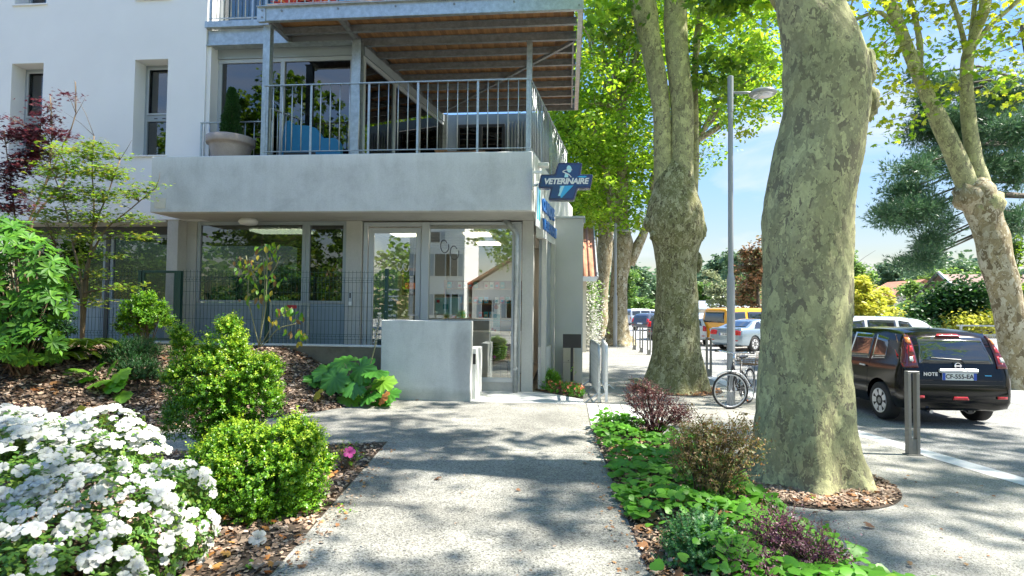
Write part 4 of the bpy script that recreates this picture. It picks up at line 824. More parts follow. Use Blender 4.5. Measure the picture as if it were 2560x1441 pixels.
# ------------------------------------------------------------ bicycle
bk=thing('bicycle','black city bicycle with rear basket leaning against the lamp pole','bicycle')
P0=gz(1817,1024); P1=gz(1882,1008); fw=Vector((2.97,10.98,0)); rw=Vector((3.56,11.83,0)); ax=(rw-fw).normalized(); rwheel=.335
bk.location=(fw.x,fw.y,0); bk.rotation_euler=(R_(0),0,math.atan2(ax.y,ax.x))
def wheel(cx,cy,turn,nm):
    w=thing.__globals__['bpy'].data.objects.new(nm,None); COL.objects.link(w); w.parent=bk; w.location=(cx,cy,rwheel); w.rotation_euler=(0,0,turn); w.empty_display_size=.1
    ring=lambda R,r,n=40,k=8: MB()._ring(R,r,n,k)
    ring(rwheel-.018,.018).build('tyre',m_rub,w,smooth=True); ring(rwheel-.045,.011,40,6).build('rim',m_alloy,w,smooth=True)
    MB().lathe([(.022,-.045),(.022,.045)],10,(0,0,0),'y').build('hub',m_chrome,w); s=MB()
    for i in range(28):
        a=2*PI*i/28; b=a+(.5 if i%2 else -.5); y=.03 if (i//2)%2 else -.03; s.tube([(.02*math.cos(b),y,.02*math.sin(b)),((rwheel-.05)*math.cos(a),0,(rwheel-.05)*math.sin(a))],.0018,4,False)
    s.build('spokes',m_alloy,w); return w
def _ring(s,R,r,n=40,k=8,a0=0,a1=2*PI):
    full=abs(a1-a0-2*PI)<1e-3; N=n if full else n+1; b=len(s.v)
    for i in range(N):
        a=a0+(a1-a0)*i/n
        for j in range(k):
            t=2*PI*j/k; q=R+r*math.cos(t); s.v.append((q*math.cos(a),r*math.sin(t),q*math.sin(a)))
    for i in range(n):
        for j in range(k): i2=(i+1)%N if full else i+1; s.f.append((b+i*k+j,b+i*k+(j+1)%k,b+i2*k+(j+1)%k,b+i2*k+j))
    return s
MB._ring=_ring
wheel(0,0,R_(-48),'front_wheel'); wheel(1.04,0,0,'rear_wheel')
tb_=lambda pts,r,nm,m=m_black: MB().tube(pts,r,8).build(nm,m,bk,smooth=True)
tb_([(.18,0,.78),(.30,0,.40),(.44,0,.30)],.02,'frame_tube'); tb_([(.20,0,.72),(.38,0,.42),(.60,0,.36)],.016,'frame_tube'); tb_([(.44,0,.29),(.60,0,.78)],.018,'seat_tube'); tb_([(.44,.03,.29),(1.04,.05,rwheel)],.012,'chain_stay'); tb_([(.44,-.03,.29),(1.04,-.05,rwheel)],.012,'chain_stay'); tb_([(.58,.0,.68),(1.04,.05,rwheel)],.010,'seat_stay'); tb_([(.58,.0,.68),(1.04,-.05,rwheel)],.010,'seat_stay')
tb_([(.17,0,.83),(.10,0,.70)],.024,'head_tube',m_black)
for s_ in (-1,1): tb_([(.11,s_*.03,.70),(.06,s_*.045,.58),(0,s_*.05,rwheel)],.012,'fork_blade')
tb_([(.17,0,.83),(.20,0,1.0)],.016,'stem',m_chrome); tb_([(.14,-.30,1.03),(.13,-.24,1.04),(.16,-.1,1.02),(.20,0,1.0),(.16,.1,1.02),(.13,.24,1.04),(.14,.30,1.03)],.013,'handlebar',m_chrome)
for s_ in (-1,1): tb_([(.14,s_*.26,1.035),(.22,s_*.36,1.03)],.019,'grip'); tb_([(.15,s_*.2,1.03),(.06,s_*.26,.98)],.006,'brake_lever',m_chrome)
tb_([(.12,-.15,1.03),(-.03,-.12,.95),(.0,-.03,.72)],.003,'cable'); tb_([(.12,.15,1.03),(-.05,.10,.93),(.02,.03,.70)],.003,'cable')
tb_([(.60,0,.78),(.63,0,.90)],.013,'seat_post',m_chrome); MB().add([(.48,-.02,.93),(.48,.02,.93),(.72,.09,.92),(.80,.07,.94),(.80,-.07,.94),(.72,-.09,.92),(.50,0,.89),(.74,0,.87)],[(0,5,4,3,2,1),(0,1,6),(1,2,7,6),(2,3,7),(3,4,7),(4,5,7),(5,0,6,7)]).build('saddle',m_black,bk,bev=.012)
MB()._ring(rwheel+.025,.014,20,6,.35,2.75).build('rear_mudguard',m_alloy,bk,smooth=True).location=(1.04,0,rwheel); o=MB()._ring(rwheel+.025,.014,20,6,.2,2.3).build('front_mudguard',m_alloy,bk,smooth=True); o.location=(0,0,rwheel); o.rotation_euler=(0,0,R_(-48))
MB().beam((.82,-.06,.73),(1.3,-.06,.73),.012,.012).beam((.82,.06,.73),(1.3,.06,.73),.012,.012).beam((1.2,-.06,.73),(1.04,-.07,rwheel),.01,.01).beam((1.2,.06,.73),(1.04,.07,rwheel),.01,.01).build('rack',m_black,bk)
m=MB(); x0,x1,y0,y1,z0,z1=.86,1.26,-.17,.17,.75,.97
for i in range(9):
    x=x0+(x1-x0)*i/8; m.beam((x,y0,z0),(x,y0-.02,z1),.006,.006).beam((x,y1,z0),(x,y1+.02,z1),.006,.006).beam((x,y0,z0),(x,y1,z0),.006,.006)
for i in range(7):
    y=y0+(y1-y0)*i/6; m.beam((x0,y,z0),(x0-.02,y,z1),.006,.006).beam((x1,y,z0),(x1+.02,y,z1),.006,.006)
for z in (z0+.07,z0+.15,z1): m.beam((x0-.02,y0-.02,z),(x1+.02,y0-.02,z),.008,.01).beam((x0-.02,y1+.02,z),(x1+.02,y1+.02,z),.008,.01).beam((x0-.02,y0,z),(x0-.02,y1,z),.008,.01).beam((x1+.02,y0,z),(x1+.02,y1,z),.008,.01)
m.build('basket',m_twig,bk)
MB()._ring(.09,.008,24,6).build('chainring',m_black,bk).location=(.44,-.05,.29); MB().lathe([(.11,-.06),(.11,-.05)],18,(.44,0,.29),'y').build('chain_guard',m_black,bk)
tb_([(.44,-.08,.29),(.36,-.09,.15)],.009,'crank',m_chrome); tb_([(.44,.08,.29),(.52,.09,.43)],.009,'crank',m_chrome); B('pedal',m_black,bk,.31,.40,-.19,-.10,.13,.155); B('pedal',m_black,bk,.48,.57,.10,.19,.42,.445); B('pedal_reflector',m_orange,bk,.33,.38,-.193,-.191,.135,.15)
# ------------------------------------------------------------ cars
def catmull(keys,ys):
    keys=np.array(keys,dtype=float); out=np.zeros((len(ys),keys.shape[1])); out[:,0]=ys
    x=keys[:,0]
    for c in range(1,keys.shape[1]):
        yk=keys[:,c]; d=np.diff(yk)/np.diff(x); m=np.zeros(len(x)); m[1:-1]=np.where(d[1:]*d[:-1]>0,2*d[1:]*d[:-1]/(d[1:]+d[:-1]+1e-9),0); m[0]=d[0]; m[-1]=d[-1]
        for i,y in enumerate(ys):
            k=min(len(x)-2,max(0,np.searchsorted(x,y)-1)); h=x[k+1]-x[k]; t=(y-x[k])/h
            out[i,c]=(2*t**3-3*t**2+1)*yk[k]+(t**3-2*t**2+t)*h*m[k]+(-2*t**3+3*t**2)*yk[k+1]+(t**3-t**2)*h*m[k+1]
    return out
# key: y, zbottom, zbelt, ztop, W scale, Wr
CARS={
'note':dict(L=4.08,W=.845,wheels=(.72,3.32),wr=.31,keys=[(0,.36,.60,.64,.86,.70),(.035,.30,.74,.80,.93,.70),(.075,.27,.93,.99,.965,.68),(.15,.25,.96,1.20,.985,.68),(.25,.24,.97,1.40,1,.66),(.38,.24,.96,1.495,1,.65),(.9,.22,.94,1.54,1,.65),(1.7,.21,.92,1.53,1,.61),(2.3,.21,.91,1.49,1,.60),(2.75,.21,.92,1.30,1,.59),(3.15,.21,.93,1.03,.99,.62),(3.6,.22,.86,.92,.96,.66),(3.9,.25,.74,.80,.88,.62),(4.08,.32,.56,.60,.70,.5)],
  side=[[(.62,1.02),(.66,1.36),(1.02,1.415),(1.02,.985)],[(1.10,.985),(1.10,1.42),(1.78,1.425),(1.78,.965)],[(1.88,.96),(1.88,1.42),(2.35,1.37),(2.92,1.02),(2.9,.97)]],
  rear=[(-.57,1.00),(-.50,1.40),(.50,1.40),(.57,1.00)],lampR=[(.60,.93),(.62,1.45),(.72,1.42),(.79,.93)],plate=(.0,.80),wy=.97),
'sedan':dict(L=4.55,W=.885,wheels=(.95,3.58),wr=.33,keys=[(0,.38,.62,.66,.85,.7),(.05,.28,.85,.90,.94,.75),(.12,.26,.96,1.01,.97,.72),(.55,.24,.97,1.04,1,.68),(.95,.23,.96,1.20,1,.60),(1.4,.22,.95,1.38,1,.57),(1.9,.21,.93,1.43,1,.58),(2.4,.21,.92,1.40,1,.57),(2.95,.21,.92,1.18,1,.60),(3.3,.21,.92,1.0,1,.66),(3.9,.22,.85,.90,.96,.68),(4.35,.26,.70,.76,.86,.62),(4.55,.34,.55,.6,.7,.5)],
  side=[[(1.0,1.0),(1.42,1.30),(1.62,1.33),(1.62,1.0)],[(1.68,1.0),(1.68,1.335),(2.35,1.33),(2.35,.97)],[(2.42,.97),(2.42,1.32),(2.75,1.20),(3.1,.99)]],
  rear=[(-.58,1.06),(-.48,1.34),(.48,1.34),(.58,1.06)],lampR=[(.42,.72),(.42,.90),(.60,.93),(.80,.90),(.80,.72)],plate=(0,.74),wy=1.2),
'hatch':dict(L=4.0,W=.84,wheels=(.65,3.2),wr=.30,keys=[(0,.38,.58,.62,.85,.7),(.05,.28,.86,.92,.95,.7),(.15,.26,.93,1.08,.98,.66),(.35,.24,.94,1.32,1,.62),(.6,.23,.94,1.42,1,.6),(1.1,.22,.93,1.46,1,.6),(1.8,.21,.91,1.46,1,.6),(2.3,.21,.91,1.38,1,.59),(2.8,.21,.92,1.12,1,.6),(3.1,.21,.9,.98,.99,.64),(3.5,.22,.82,.88,.95,.66),(3.85,.27,.68,.74,.86,.6),(4.0,.34,.54,.58,.7,.5)],
  side=[[(.6,1.0),(.78,1.32),(1.0,1.36),(1.0,.98)],[(1.07,.98),(1.07,1.365),(1.7,1.365),(1.7,.96)],[(1.77,.96),(1.77,1.36),(2.2,1.30),(2.72,1.0)]],
  rear=[(-.56,.99),(-.50,1.30),(.50,1.30),(.56,.99)],lampR=[(.60,.72),(.60,1.0),(.78,1.0),(.80,.72)],plate=(0,.6),wy=.95),
'van':dict(L=4.8,W=.92,wheels=(.95,3.85),wr=.33,keys=[(0,.36,.7,.75,.90,.80),(.03,.30,1.0,1.1,.96,.80),(.06,.27,1.12,1.5,.99,.78),(.14,.25,1.15,1.84,1,.76),(.3,.24,1.15,1.92,1,.74),(1.2,.23,1.14,1.95,1,.74),(2.6,.22,1.13,1.95,1,.74),(3.5,.22,1.12,1.9,1,.72),(3.95,.22,1.12,1.55,1,.72),(4.25,.23,1.05,1.2,.98,.72),(4.6,.26,.9,.98,.92,.7),(4.8,.34,.7,.75,.8,.6)],
  side=[[(.22,1.18),(.26,1.70),(1.35,1.74),(1.35,1.17)],[(1.5,1.17),(1.5,1.74),(2.7,1.74),(2.7,1.16)],[(2.85,1.16),(2.85,1.72),(3.5,1.66),(4.0,1.2)]],
  rear=[(-.70,1.18),(-.66,1.70),(.66,1.70),(.70,1.18)],lampR=[(.74,.72),(.74,1.0),(.86,1.0),(.86,.72)],plate=(0,.82),wy=1.17)}
m_cglass=M('car_glass',(.012,.016,.018),.04,var=.1,grit=0,bump_s=0,coat=1,spec=.9)
m_lens=M('red_lens',(.55,.01,.015),.12,var=.15,vs=20,grit=0,bump_s=0,coat=1); m_lensb=M('dark_red_lens',(.14,.004,.006),.1,var=.2,grit=0,bump_s=0,coat=1); m_lensw=M('clear_lens',(.7,.68,.62),.1,var=.1,grit=0,bump_s=0,coat=1)
m_well=M('wheel_well',(.012,.012,.012),.9,var=.1,grit=0); m_plate=M('plate_white',(.75,.75,.72),.4,var=.02,grit=0,bump_s=0); m_eu=M('plate_blue',(.02,.08,.45),.4,var=.02,grit=0,bump_s=0)
def paint(n,c,metal=.0,rough=.25): return M(n,c,rough,metal,var=.03,grit=0,bump_s=0,coat=1)
wheel_cache={}
def make_wheel(r):
    if r in wheel_cache: return wheel_cache[r]
    ty=MB().lathe([(r*.66,-.10),(r*.9,-.105),(r,-.08),(r,.08),(r*.9,.105),(r*.66,.10)],32,(0,0,0),'x').mesh('tyre',m_rub,True)
    rm=MB(); rr=r*.66
    rm.lathe([(rr,-.09),(rr,-.105),(rr*.9,-.10),(rr*.86,-.03),(rr*.86,.03),(rr*.9,.1),(rr,.105),(rr,.09)],30,(0,0,0),'x'); 
    rm.f=[f for f in rm.f if len(f)==4]
    for i in range(7):
        a=2*PI*i/7; c,s=math.cos(a),math.sin(a)
        for sg in (-1,1):
            x=sg*.097; tx=Vector((0,-s,c)); n0=Vector((x,c*.03,s*.03)); n1=Vector((x+sg*.008,c*rr*.92,s*rr*.92)); w0=.032;w1=.062; q=Vector((-sg*.03,0,0))
            rm.add([n0-tx*w0,n0+tx*w0,n1+tx*w1*.8,n1-tx*w1*.8,n0-tx*w0+q,n0+tx*w0+q,n1+tx*w1*.8+q,n1-tx*w1*.8+q],[(0,1,2,3),(0,4,5,1),(1,5,6,2),(2,6,7,3),(3,7,4,0),(4,7,6,5)])
    rm.lathe([(.05,-.1),(.05,.1)],14,(0,0,0),'x'); rim=rm.mesh('rim',m_alloy)
    dk_=MB().lathe([(rr*.86,-.04),(rr*.86,.04)],20,(0,0,0),'x').mesh('brake_disc',m_well)
    wheel_cache[r]=(ty,rim,dk_); return wheel_cache[r]
def decal(root,bvh,pts,axis,name,mat,off=.005,nx_=14,nz_=8,quad=None,parent=None):
    """polygon grid (bottom-left, top-left, ..., bottom-right) thrown onto the body; axis 'x+','x-','y' """
    P=[Vector(p) for p in pts]; us=[p.x for p in P]; u0,u1=min(us),max(us)
    def span(u):
        zs=[]; n=len(P)
        for i in range(n):
            a,b=P[i],P[(i+1)%n]
            if (a.x-u)*(b.x-u)<=0 and abs(a.x-b.x)>1e-6: zs.append(a.y+(b.y-a.y)*(u-a.x)/(b.x-a.x))
            elif abs(a.x-b.x)<=1e-6 and abs(a.x-u)<1e-6: zs+=[a.y,b.y]
        return (min(zs),max(zs)) if zs else (0,0)
    V=[];ok=True
    uu=sorted(set([round(u0+(u1-u0)*i/nx_,5) for i in range(nx_+1)]+[round(u,5) for u in us if u0<u<u1]))
    for u in uu:
        e=1e-5; a,b=span(min(max(u,u0+e),u1-e))
        for j in range(nz_+1):
            z=a+(b-a)*j/nz_
            if axis[0]=='x': s=1 if axis[1]=='+' else -1; o=Vector((s*2,u,z)); d=Vector((-s,0,0))
            else: o=Vector((u,-2,z)); d=Vector((0,1,0))
            h=bvh.ray_cast(o,d)
            if h[0] is None: h=bvh.find_nearest(Vector((u if axis=='y' else 0,0,z)))
            V.append(h[0]-d*off)
    k=nz_+1; F=[(i*k+j,(i+1)*k+j,(i+1)*k+j+1,i*k+j+1) for i in range(len(uu)-1) for j in range(nz_)]
    if axis=='x-': F=[f[::-1] for f in F]
    me=bpy.data.meshes.new(name); me.from_pydata([v[:] for v in V],[],F); me.polygons.foreach_set('use_smooth',[True]*len(F)); o=link(name,me,mat,parent or root)
    md=o.modifiers.new('s','SOLIDIFY'); md.thickness=.004; md.offset=-1; return o
BODY={}
def body_mesh(kind):
    if kind in BODY: return BODY[kind]
    c=CARS[kind]; ks=c['keys']; ys=sorted(set([round(k[0],4) for k in ks]+[round(v,4) for v in np.linspace(0,c['L'],46)])); ys=[y for i,y in enumerate(ys) if i==0 or y-ys[i-1]>.012 or y==ys[-1]]
    S=catmull(ks,ys); ring=[]; V=[]; 
    for y,zb,zl,zt,ws,wr in S:
        W=c['W']*ws; wr=min(wr,W*.93); g=zt-zl; hb=zl-zb
        half=[(W*.70,zb),(W*.93,zb+.03),(W*.985,zb+hb*.22),(W,zb+hb*.48),(W*.995,zb+hb*.72),(W*.965,zb+hb*.93),(W*.94,zl)]
        top=min(1,g/.35)
        for f,h in ((.35,.33),(.72,.66),(.93,.86)): half.append((W*.94+(wr-W*.94)*f*(.35+.65*top),zl+g*h))
        half+= [(wr*.93,zt-.035*min(1,g/.1)*.8),(wr*.6,zt-.008),(wr*.3,zt)]
        rg_=[(0,zb)]+half+[(0,zt)]+[(-a,b) for a,b in half[::-1]]
        n=len(rg_); V+=[(a,y,b) for a,b in rg_]
    m=MB(); N=len(S); m.v=V
    for i in range(N-1):
        for k in range(n): k2=(k+1)%n; m.f.append((i*n+k,(i+1)*n+k,(i+1)*n+k2,i*n+k2))
    m.f.append(tuple(range(n))); m.f.append(tuple((N-1)*n+k for k in range(n-1,-1,-1)))
    me=m.mesh('car_body'); bm=bmesh.new(); bm.from_mesh(me); bmesh.ops.recalc_face_normals(bm,faces=bm.faces); bm.to_mesh(me); bm.free(); bvh=None
    ob=bpy.data.objects.new('b',me); COL.objects.link(ob)
    for wy in c['wheels']:
        for s in (-1,1):
            cu=MB().lathe([(c['wr']+.055,-.16),(c['wr']+.055,.16)],30,(s*(c['W']-.02),wy,c['wr']+.015),'x').mesh('c'); 
            bm=bmesh.new(); bm.from_mesh(cu); bmesh.ops.recalc_face_normals(bm,faces=bm.faces); bm.to_mesh(cu); bm.free()
            co=bpy.data.objects.new('c',cu); COL.objects.link(co); md=ob.modifiers.new('b','BOOLEAN'); md.operation='DIFFERENCE'; md.object=co; md.solver='EXACT'
            dg=bpy.context.evaluated_depsgraph_get(); m2=bpy.data.meshes.new_from_object(ob.evaluated_get(dg)); ob.modifiers.clear(); ob.data=m2; bpy.data.objects.remove(co)
    me2=ob.data; bpy.data.objects.remove(ob)
    bm=bmesh.new(); bm.from_mesh(me2); bvh=BVHTree.FromBMesh(bm); bm.free()
    me2.polygons.foreach_set('use_smooth',[True]*len(me2.polygons))
    try: me2.set_sharp_from_angle(angle=R_(38))
    except Exception: pass
    BODY[kind]=(me2,bvh); return BODY[kind]
def car(name,label,cat,kind,pm,loc,rz,platetxt=None,sc=1,roof_rails=False,pillars=True):
    c=CARS[kind]; t=thing(name,label,cat,(loc[0],loc[1],0),rz); t.scale=(sc,sc,sc); t.empty_display_size=.5
    me,bvh=body_mesh(kind); me=me.copy(); me.materials.clear(); me.materials.append(pm); body=link('body',me,None,t)
    for s in 'x+','x-':
        for w in c['side']: decal(t,bvh,w,s,'side_window',m_cglass,.004,12,5)
    decal(t,bvh,c['rear'],'y','rear_window',m_cglass,.006,12,6)
    fz=c['keys']; 
    for s in (-1,1):
        decal(t,bvh,[(s*a,b) for a,b in c['lampR']],'y','tail_light',m_lens,.014,6,10)
        decal(t,bvh,[(s*.55,.46),(s*.55,.50),(s*.70,.50),(s*.70,.46)],'y','reflector',m_lens,.012,3,2)
    pz=c['plate'][1]; h=bvh.ray_cast(Vector((0,-2,pz)),Vector((0,1,0)))[0]; y=h.y-.012
    pl=B('number_plate',m_plate,t,-.26,.26,y-.008,y,pz-.056,pz+.056); B('plate_band',m_eu,pl,-.258,-.215,y-.011,y-.0085,pz-.054,pz+.054); B('plate_band',m_eu,pl,.215,.258,y-.011,y-.0085,pz-.054,pz+.054)
    if platetxt: text('lettering',platetxt,.095,m_black,facing((0,y-.010,pz-.002)),pl,.001,.002)
    ty,rim,dsk=make_wheel(c['wr'])
    for wy in c['wheels']:
        for s in (-1,1):
            w=link('wheel',ty,None,t,(s*(c['W']-.115),wy,c['wr'])); link('rim',rim,None,w); link('brake_disc',dsk,None,w)
    for s,ax_ in ((1,'x+'),(-1,'x-')):
        for i,w in enumerate(c['side'][1:]):
            yy=w[0][0]+.10; zz=w[0][1]-.12; h=bvh.ray_cast(Vector((s*2,yy,zz)),Vector((-s,0,0)))[0]; MB().beam((h.x+s*.025,yy-.08,zz),(h.x+s*.025,yy+.09,zz+.004),.02,.03).build('door_handle',m_alloy if kind=='note' else pm,t,bev=.006)
        # door seams
        for w in c['side'][1:]:
            yy=w[0][0]-.04; decal(t,bvh,[(yy-.004,.33),(yy-.004,w[0][1]),(yy+.004,w[0][1]),(yy+.004,.33)],ax_,'door_seam',m_well,.0015,1,8)
        h=bvh.ray_cast(Vector((s*2,c['side'][-1][-1][0]-.15,.98)),Vector((-s,0,0)))[0]
        MB().box(h.x+(0 if s>0 else -.2),h.x+(.2 if s>0 else 0),h.y-.02,h.y+.08,h.z+.02,h.z+.17).build('mirror',pm,t,bev=.03)
    return t,bvh
m_pblk=M('black_car_paint',(.003,.003,.0035),.12,0,var=.03,grit=0,bump_s=0,spec=.38)
nt,bv=car('hatchback_car','black compact hatchback seen from behind, driving past the twin-bar bollard','car','note',m_pblk,(6.13,9.75),.045,'CF-555-EA')
# details of the black car
for s in (-1,1):
    decal(nt,bv,[(s*.60,.93),(s*.605,1.44),(s*.66,1.44),(s*.79,.93)],'y','lamp_housing',m_lensb,.020,6,10)
    for z0,z1,m_ in ((1.30,1.40,m_orange),(1.17,1.27,m_lens),(1.0,1.12,m_lens),(1.03,1.10,m_lensw)): 
        o_=.026 if m_ is not m_lensw else .030
        decal(nt,bv,[(s*(.625 if m_ is not m_lensw else .66),z0),(s*(.625 if m_ is not m_lensw else .66),z1),(s*(.66 if m_ is not m_lensw else .71),z1),(s*(.69 if m_ is not m_lensw else .72),z0)],'y','lamp_element',m_,o_,3,3)
    ax_='x+' if s>0 else 'x-'
    decal(nt,bv,[(.10,.97),(.20,1.36),(.30,1.44),(.32,1.36),(.20,1.0)],ax_,'tail_light',m_lensb,.012,5,6)
h=bv.ray_cast(Vector((0,-2,.90)),Vector((0,1,0)))[0]
MB().beam((-.30,h.y-.02,.885),(.30,h.y-.02,.885),.05,.065).build('chrome_trim',m_alloy,nt,bev=.018)
h2=bv.ray_cast(Vector((0,-2,.965)),Vector((0,1,0)))[0]; bg=MB()._ring(.045,.008,20,6).build('badge',m_chrome,nt); bg.location=(-.0,h2.y-.02,.965); B('badge_bar',m_chrome,bg,-.055,.055,-.006,.006,-.010,.010)
h3=bv.ray_cast(Vector((-.45,-2,.83)),Vector((0,1,0)))[0]; text('lettering','NOTE',.075,m_alloy,facing((-.43,h3.y-.012,.83)),nt,.003,.003,0,sp=1.1)
B('badge_small',m_cyan,nt,.40,.50,h3.y-.004,h3.y+.004,.795,.825)
decal(nt,bv,[(-.20,1.425),(-.15,1.46),(.15,1.46),(.20,1.425)],'y','brake_light',m_lens,.02,8,3)
h4=bv.ray_cast(Vector((-.0,-2,1.05)),Vector((0,1,0)))[0]; MB().tube([(.12,h4.y-.03,1.0),(.06,h4.y-.025,1.06),(-.38,h4.y-.0,1.085)],.009,6).build('wiper',m_black,nt)
decal(nt,bv,[(-.12,.44),(-.10,.49),(.10,.49),(.12,.44)],'y','fog_light',m_lens,.012,4,2)
decal(nt,bv,[(-.76,.655),(-.76,.672),(.76,.672),(.76,.655)],'y','bumper_seam',m_well,.002,16,1); decal(nt,bv,[(-.66,.73),(-.66,.738),(.66,.738),(.66,.73)],'y','bumper_seam',m_well,.003,16,1)
MB().tube([(-.45,.25,.26),(-.45,-.01,.25)],.03,10).build('exhaust_pipe',m_chrome,nt)
MB().tube([(0,.75,1.50),(.0,.60,1.72)],.004,5).build('aerial',m_black,nt); MB().lathe([(.03,0),(.012,.05)],8,(0,.75,1.49)).build('aerial_base',m_blue2,nt)
m_pw=paint('white_car_paint',(.72,.73,.74)); m_ps=paint('silver_blue_paint',(.26,.33,.38),.5,.3); m_py=paint('yellow_van_paint',(.85,.38,.01),0,.3); m_pg=paint('pale_grey_paint',(.45,.48,.52),.4,.3); m_pn=paint('dark_grey_paint',(.06,.065,.08),.3,.25)
car('hatchback_car','white car parked beyond the black hatchback, roof and rear quarter showing','car','hatch',m_pw,(10.75,18.3),R_(82),None,1.15)
car('sedan_car','silver blue sedan parked behind the lamp pole in front of the yellow van','car','sedan',m_ps,(6.95,26.6),R_(-52),'AB 08',1.0)
car('yellow_van','yellow orange camper van with dark windows parked behind the silver sedan','van','van',m_py,(7.35,30.2),R_(-60),None,1.0)
car('hatchback_car','small white hatchback parked between the mossy trunk and the yellow van','car','hatch',m_pw,(6.3,30.6),R_(-12),None,1.0)
car('hatchback_car','dark estate car peeping out right of the mossy plane trunk, beside the white hatchback','car','hatch',m_pn,(5.5,34.5),R_(-20),None,1.1)
car('people_carrier','pale grey people carrier far away in the lot beside the twin plane trunks','van','van',m_pg,(6.6,66),R_(-62),None,.95)
car('hatchback_car','distant black hatchback parked left of the mossy plane trunk','car','hatch',m_pn,(6.1,50),R_(-35),None,1.02)
car('people_carrier','blurry pale estate behind the small white hatchback','car','hatch',m_pg,(8.2,41),R_(-50),None,1.1)
# ------------------------------------------------------------ trees
def wobf(seed,amp=.07,ridge=.04,nr=5):
    r=random.Random(seed); ph=[r.uniform(0,6.28) for _ in range(9)]
    def f(s,a,p):
        z=p[2]; return 1+amp*(math.sin(2*a+z*1.3+ph[0])*.5+math.sin(3*a-z*2.1+ph[1])*.4+math.sin(a*4+z*4.7+ph[2])*.25+math.sin(z*7+a*2+ph[3])*.22+math.sin(a*7-z*9+ph[6])*.12)+ridge*math.sin(nr*a+ph[4]+z*.6)*max(0,1-z*.8)
    return f
def limbpx(tab,Y,dy=0):
    """rows (y,xl,xr) read off the photograph -> spine and radii of a limb standing at depth Y"""
    P=[];R=[]
    for i,(y,xl,xr) in enumerate(tab):
        a=at(xl,y,Y+dy*i); b=at(xr,y,Y+dy*i); P.append((a+b)/2); R.append((b-a).length/2*.955)
    return P,R
def smooth(P,R,n):
    P=np.array([p[:] for p in P]); R=np.array(R); s=np.concatenate([[0],np.cumsum(np.linalg.norm(np.diff(P,axis=0),axis=1))]); q=np.linspace(0,s[-1],n)
    K=np.column_stack([s,P,R]); O=catmull(K,q); return [Vector(o[1:4]) for o in O],[max(.01,o[4]) for o in O]
def limb(tab,Y,n,sides,name,mat,parent,seed=0,amp=.06,ridge=0,nr=5,dy=0,extra=None,ext=None,plunge=.0):
    P,R=limbpx(tab,Y,dy)
    if extra: P+= [Vector(e[:3]) for e in extra]; R+=[e[3] for e in extra]
    if plunge: P.insert(0,P[0]-Vector((0,0,plunge))); R.insert(0,R[0]*1.12)
    P,R=smooth(P,R,n); return MB().tube(P,R,sides,True,wobf(seed,amp,ridge,nr)).build(name,mat,parent,smooth=True)
def crown(name,ells,ncl,per,ls,mat,parent,T=L_PL,seed=0,cr=.55,shell=.55,flt=None,droop=0,kind=None,flat=.75,lsv=.35):
    rg=np.random.default_rng(seed); cs=[]
    vol=np.array([r[0]*r[1]*r[2] for c,r in ells])**.66; vol/=vol.sum()
    while len(cs)<ncl:
        c,r=ells[rg.choice(len(ells),p=vol)]; d=rsph(rg,1)[0]; q=shell+(1-shell)*rg.random()**.7; p=np.array(c)+d*np.array(r)*q
        if flt and not flt(p): continue
        cs.append(p)
    cs=np.array(cs); pos=np.repeat(cs,per,0); k=cr*rg.uniform(.5,1.25,ncl); pos=pos+rg.normal(0,1,pos.shape)*np.repeat(k,per)[:,None]*np.array([.6,.6,.42])
    if flt: pos=pos[np.array([flt(p) for p in pos])]
    n=len(pos); a=rg.uniform(0,2*PI,n); d=np.stack([np.cos(a),np.sin(a),rg.normal(-.25-droop,.4,n)],1); nr=unit(rg.normal(0,flat,(n,3))+np.array([.12,0,1]))
    return leaves(name,T,pos,d,nr,ls*rg.uniform(1-lsv,1+lsv,n),mat,parent,kind),cs
def branches(parent,starts,cs,mat,seed=0,n=14,r0=.09,name='branch'):
    rg=np.random.default_rng(seed); m=MB()
    idx=rg.choice(len(cs),min(n,len(cs)),replace=False)
    for i in idx:
        e=Vector(cs[i]); s=min(starts,key=lambda v:(v-e).length); mid=(s+e)/2+Vector(rg.normal(0,.12,3))*(e-s).length*.4+Vector((0,0,.05*(e-s).length))
        P,R=smooth([s,mid,e],[r0*rg.uniform(.5,1),r0*.45,.012],9); m.tube(P,R,6)
        for _ in range(3):
            q=P[rg.integers(3,8)]; e2=q+Vector(rg.normal(0,.5,3)); m.tube([q,(q+e2)/2+Vector((0,0,.08)),e2],[r0*.2,r0*.12,.006],4)
    return m.build(name,mat,parent,smooth=True)
# --- T1 : the big near plane tree
Y1=6.6
T1=thing('plane_tree','thickest nearest plane tree with camouflage bark and burl in the mulch ring','tree')
P,R=limbpx([(1250,1815,2200),(1215,1845,2182),(1165,1872,2156),(1110,1882,2144),(1050,1888,2136),(950,1895,2126),(850,1903,2122),(700,1908,2125),(560,1905,2130),(480,1913,2138),(400,1932,2152),(320,1950,2166),(250,1957,2176),(190,1957,2172),(120,1955,2150),(60,1947,2122),(0,1938,2092),(-90,1930,2060),(-200,1950,2050)],Y1)
P+=[Vector((2.42,6.8,7.8)),Vector((2.2,7.1,9.6)),Vector((2.1,7.1,11.5))]; R+=[.26,.19,.08]
w1=wobf(3,.035,.15,6)
def wt1(s,a,p):
    q=w1(s,a,p); z=p[2]
    # burl on the right, hollow groove below it
    q+=.06*math.exp(-((a-0.2)/.45)**2)*math.exp(-((z-3.95)/.5)**2)
    q+=.018*math.sin(a*11+z*5)*math.sin(z*13+a*3)+.012*math.sin(a*19+z*21)
    return q
Ps,Rs=smooth(P,R,190); MB().tube(Ps,Rs,72,True,wt1).build('trunk',m_bark,T1,smooth=True)
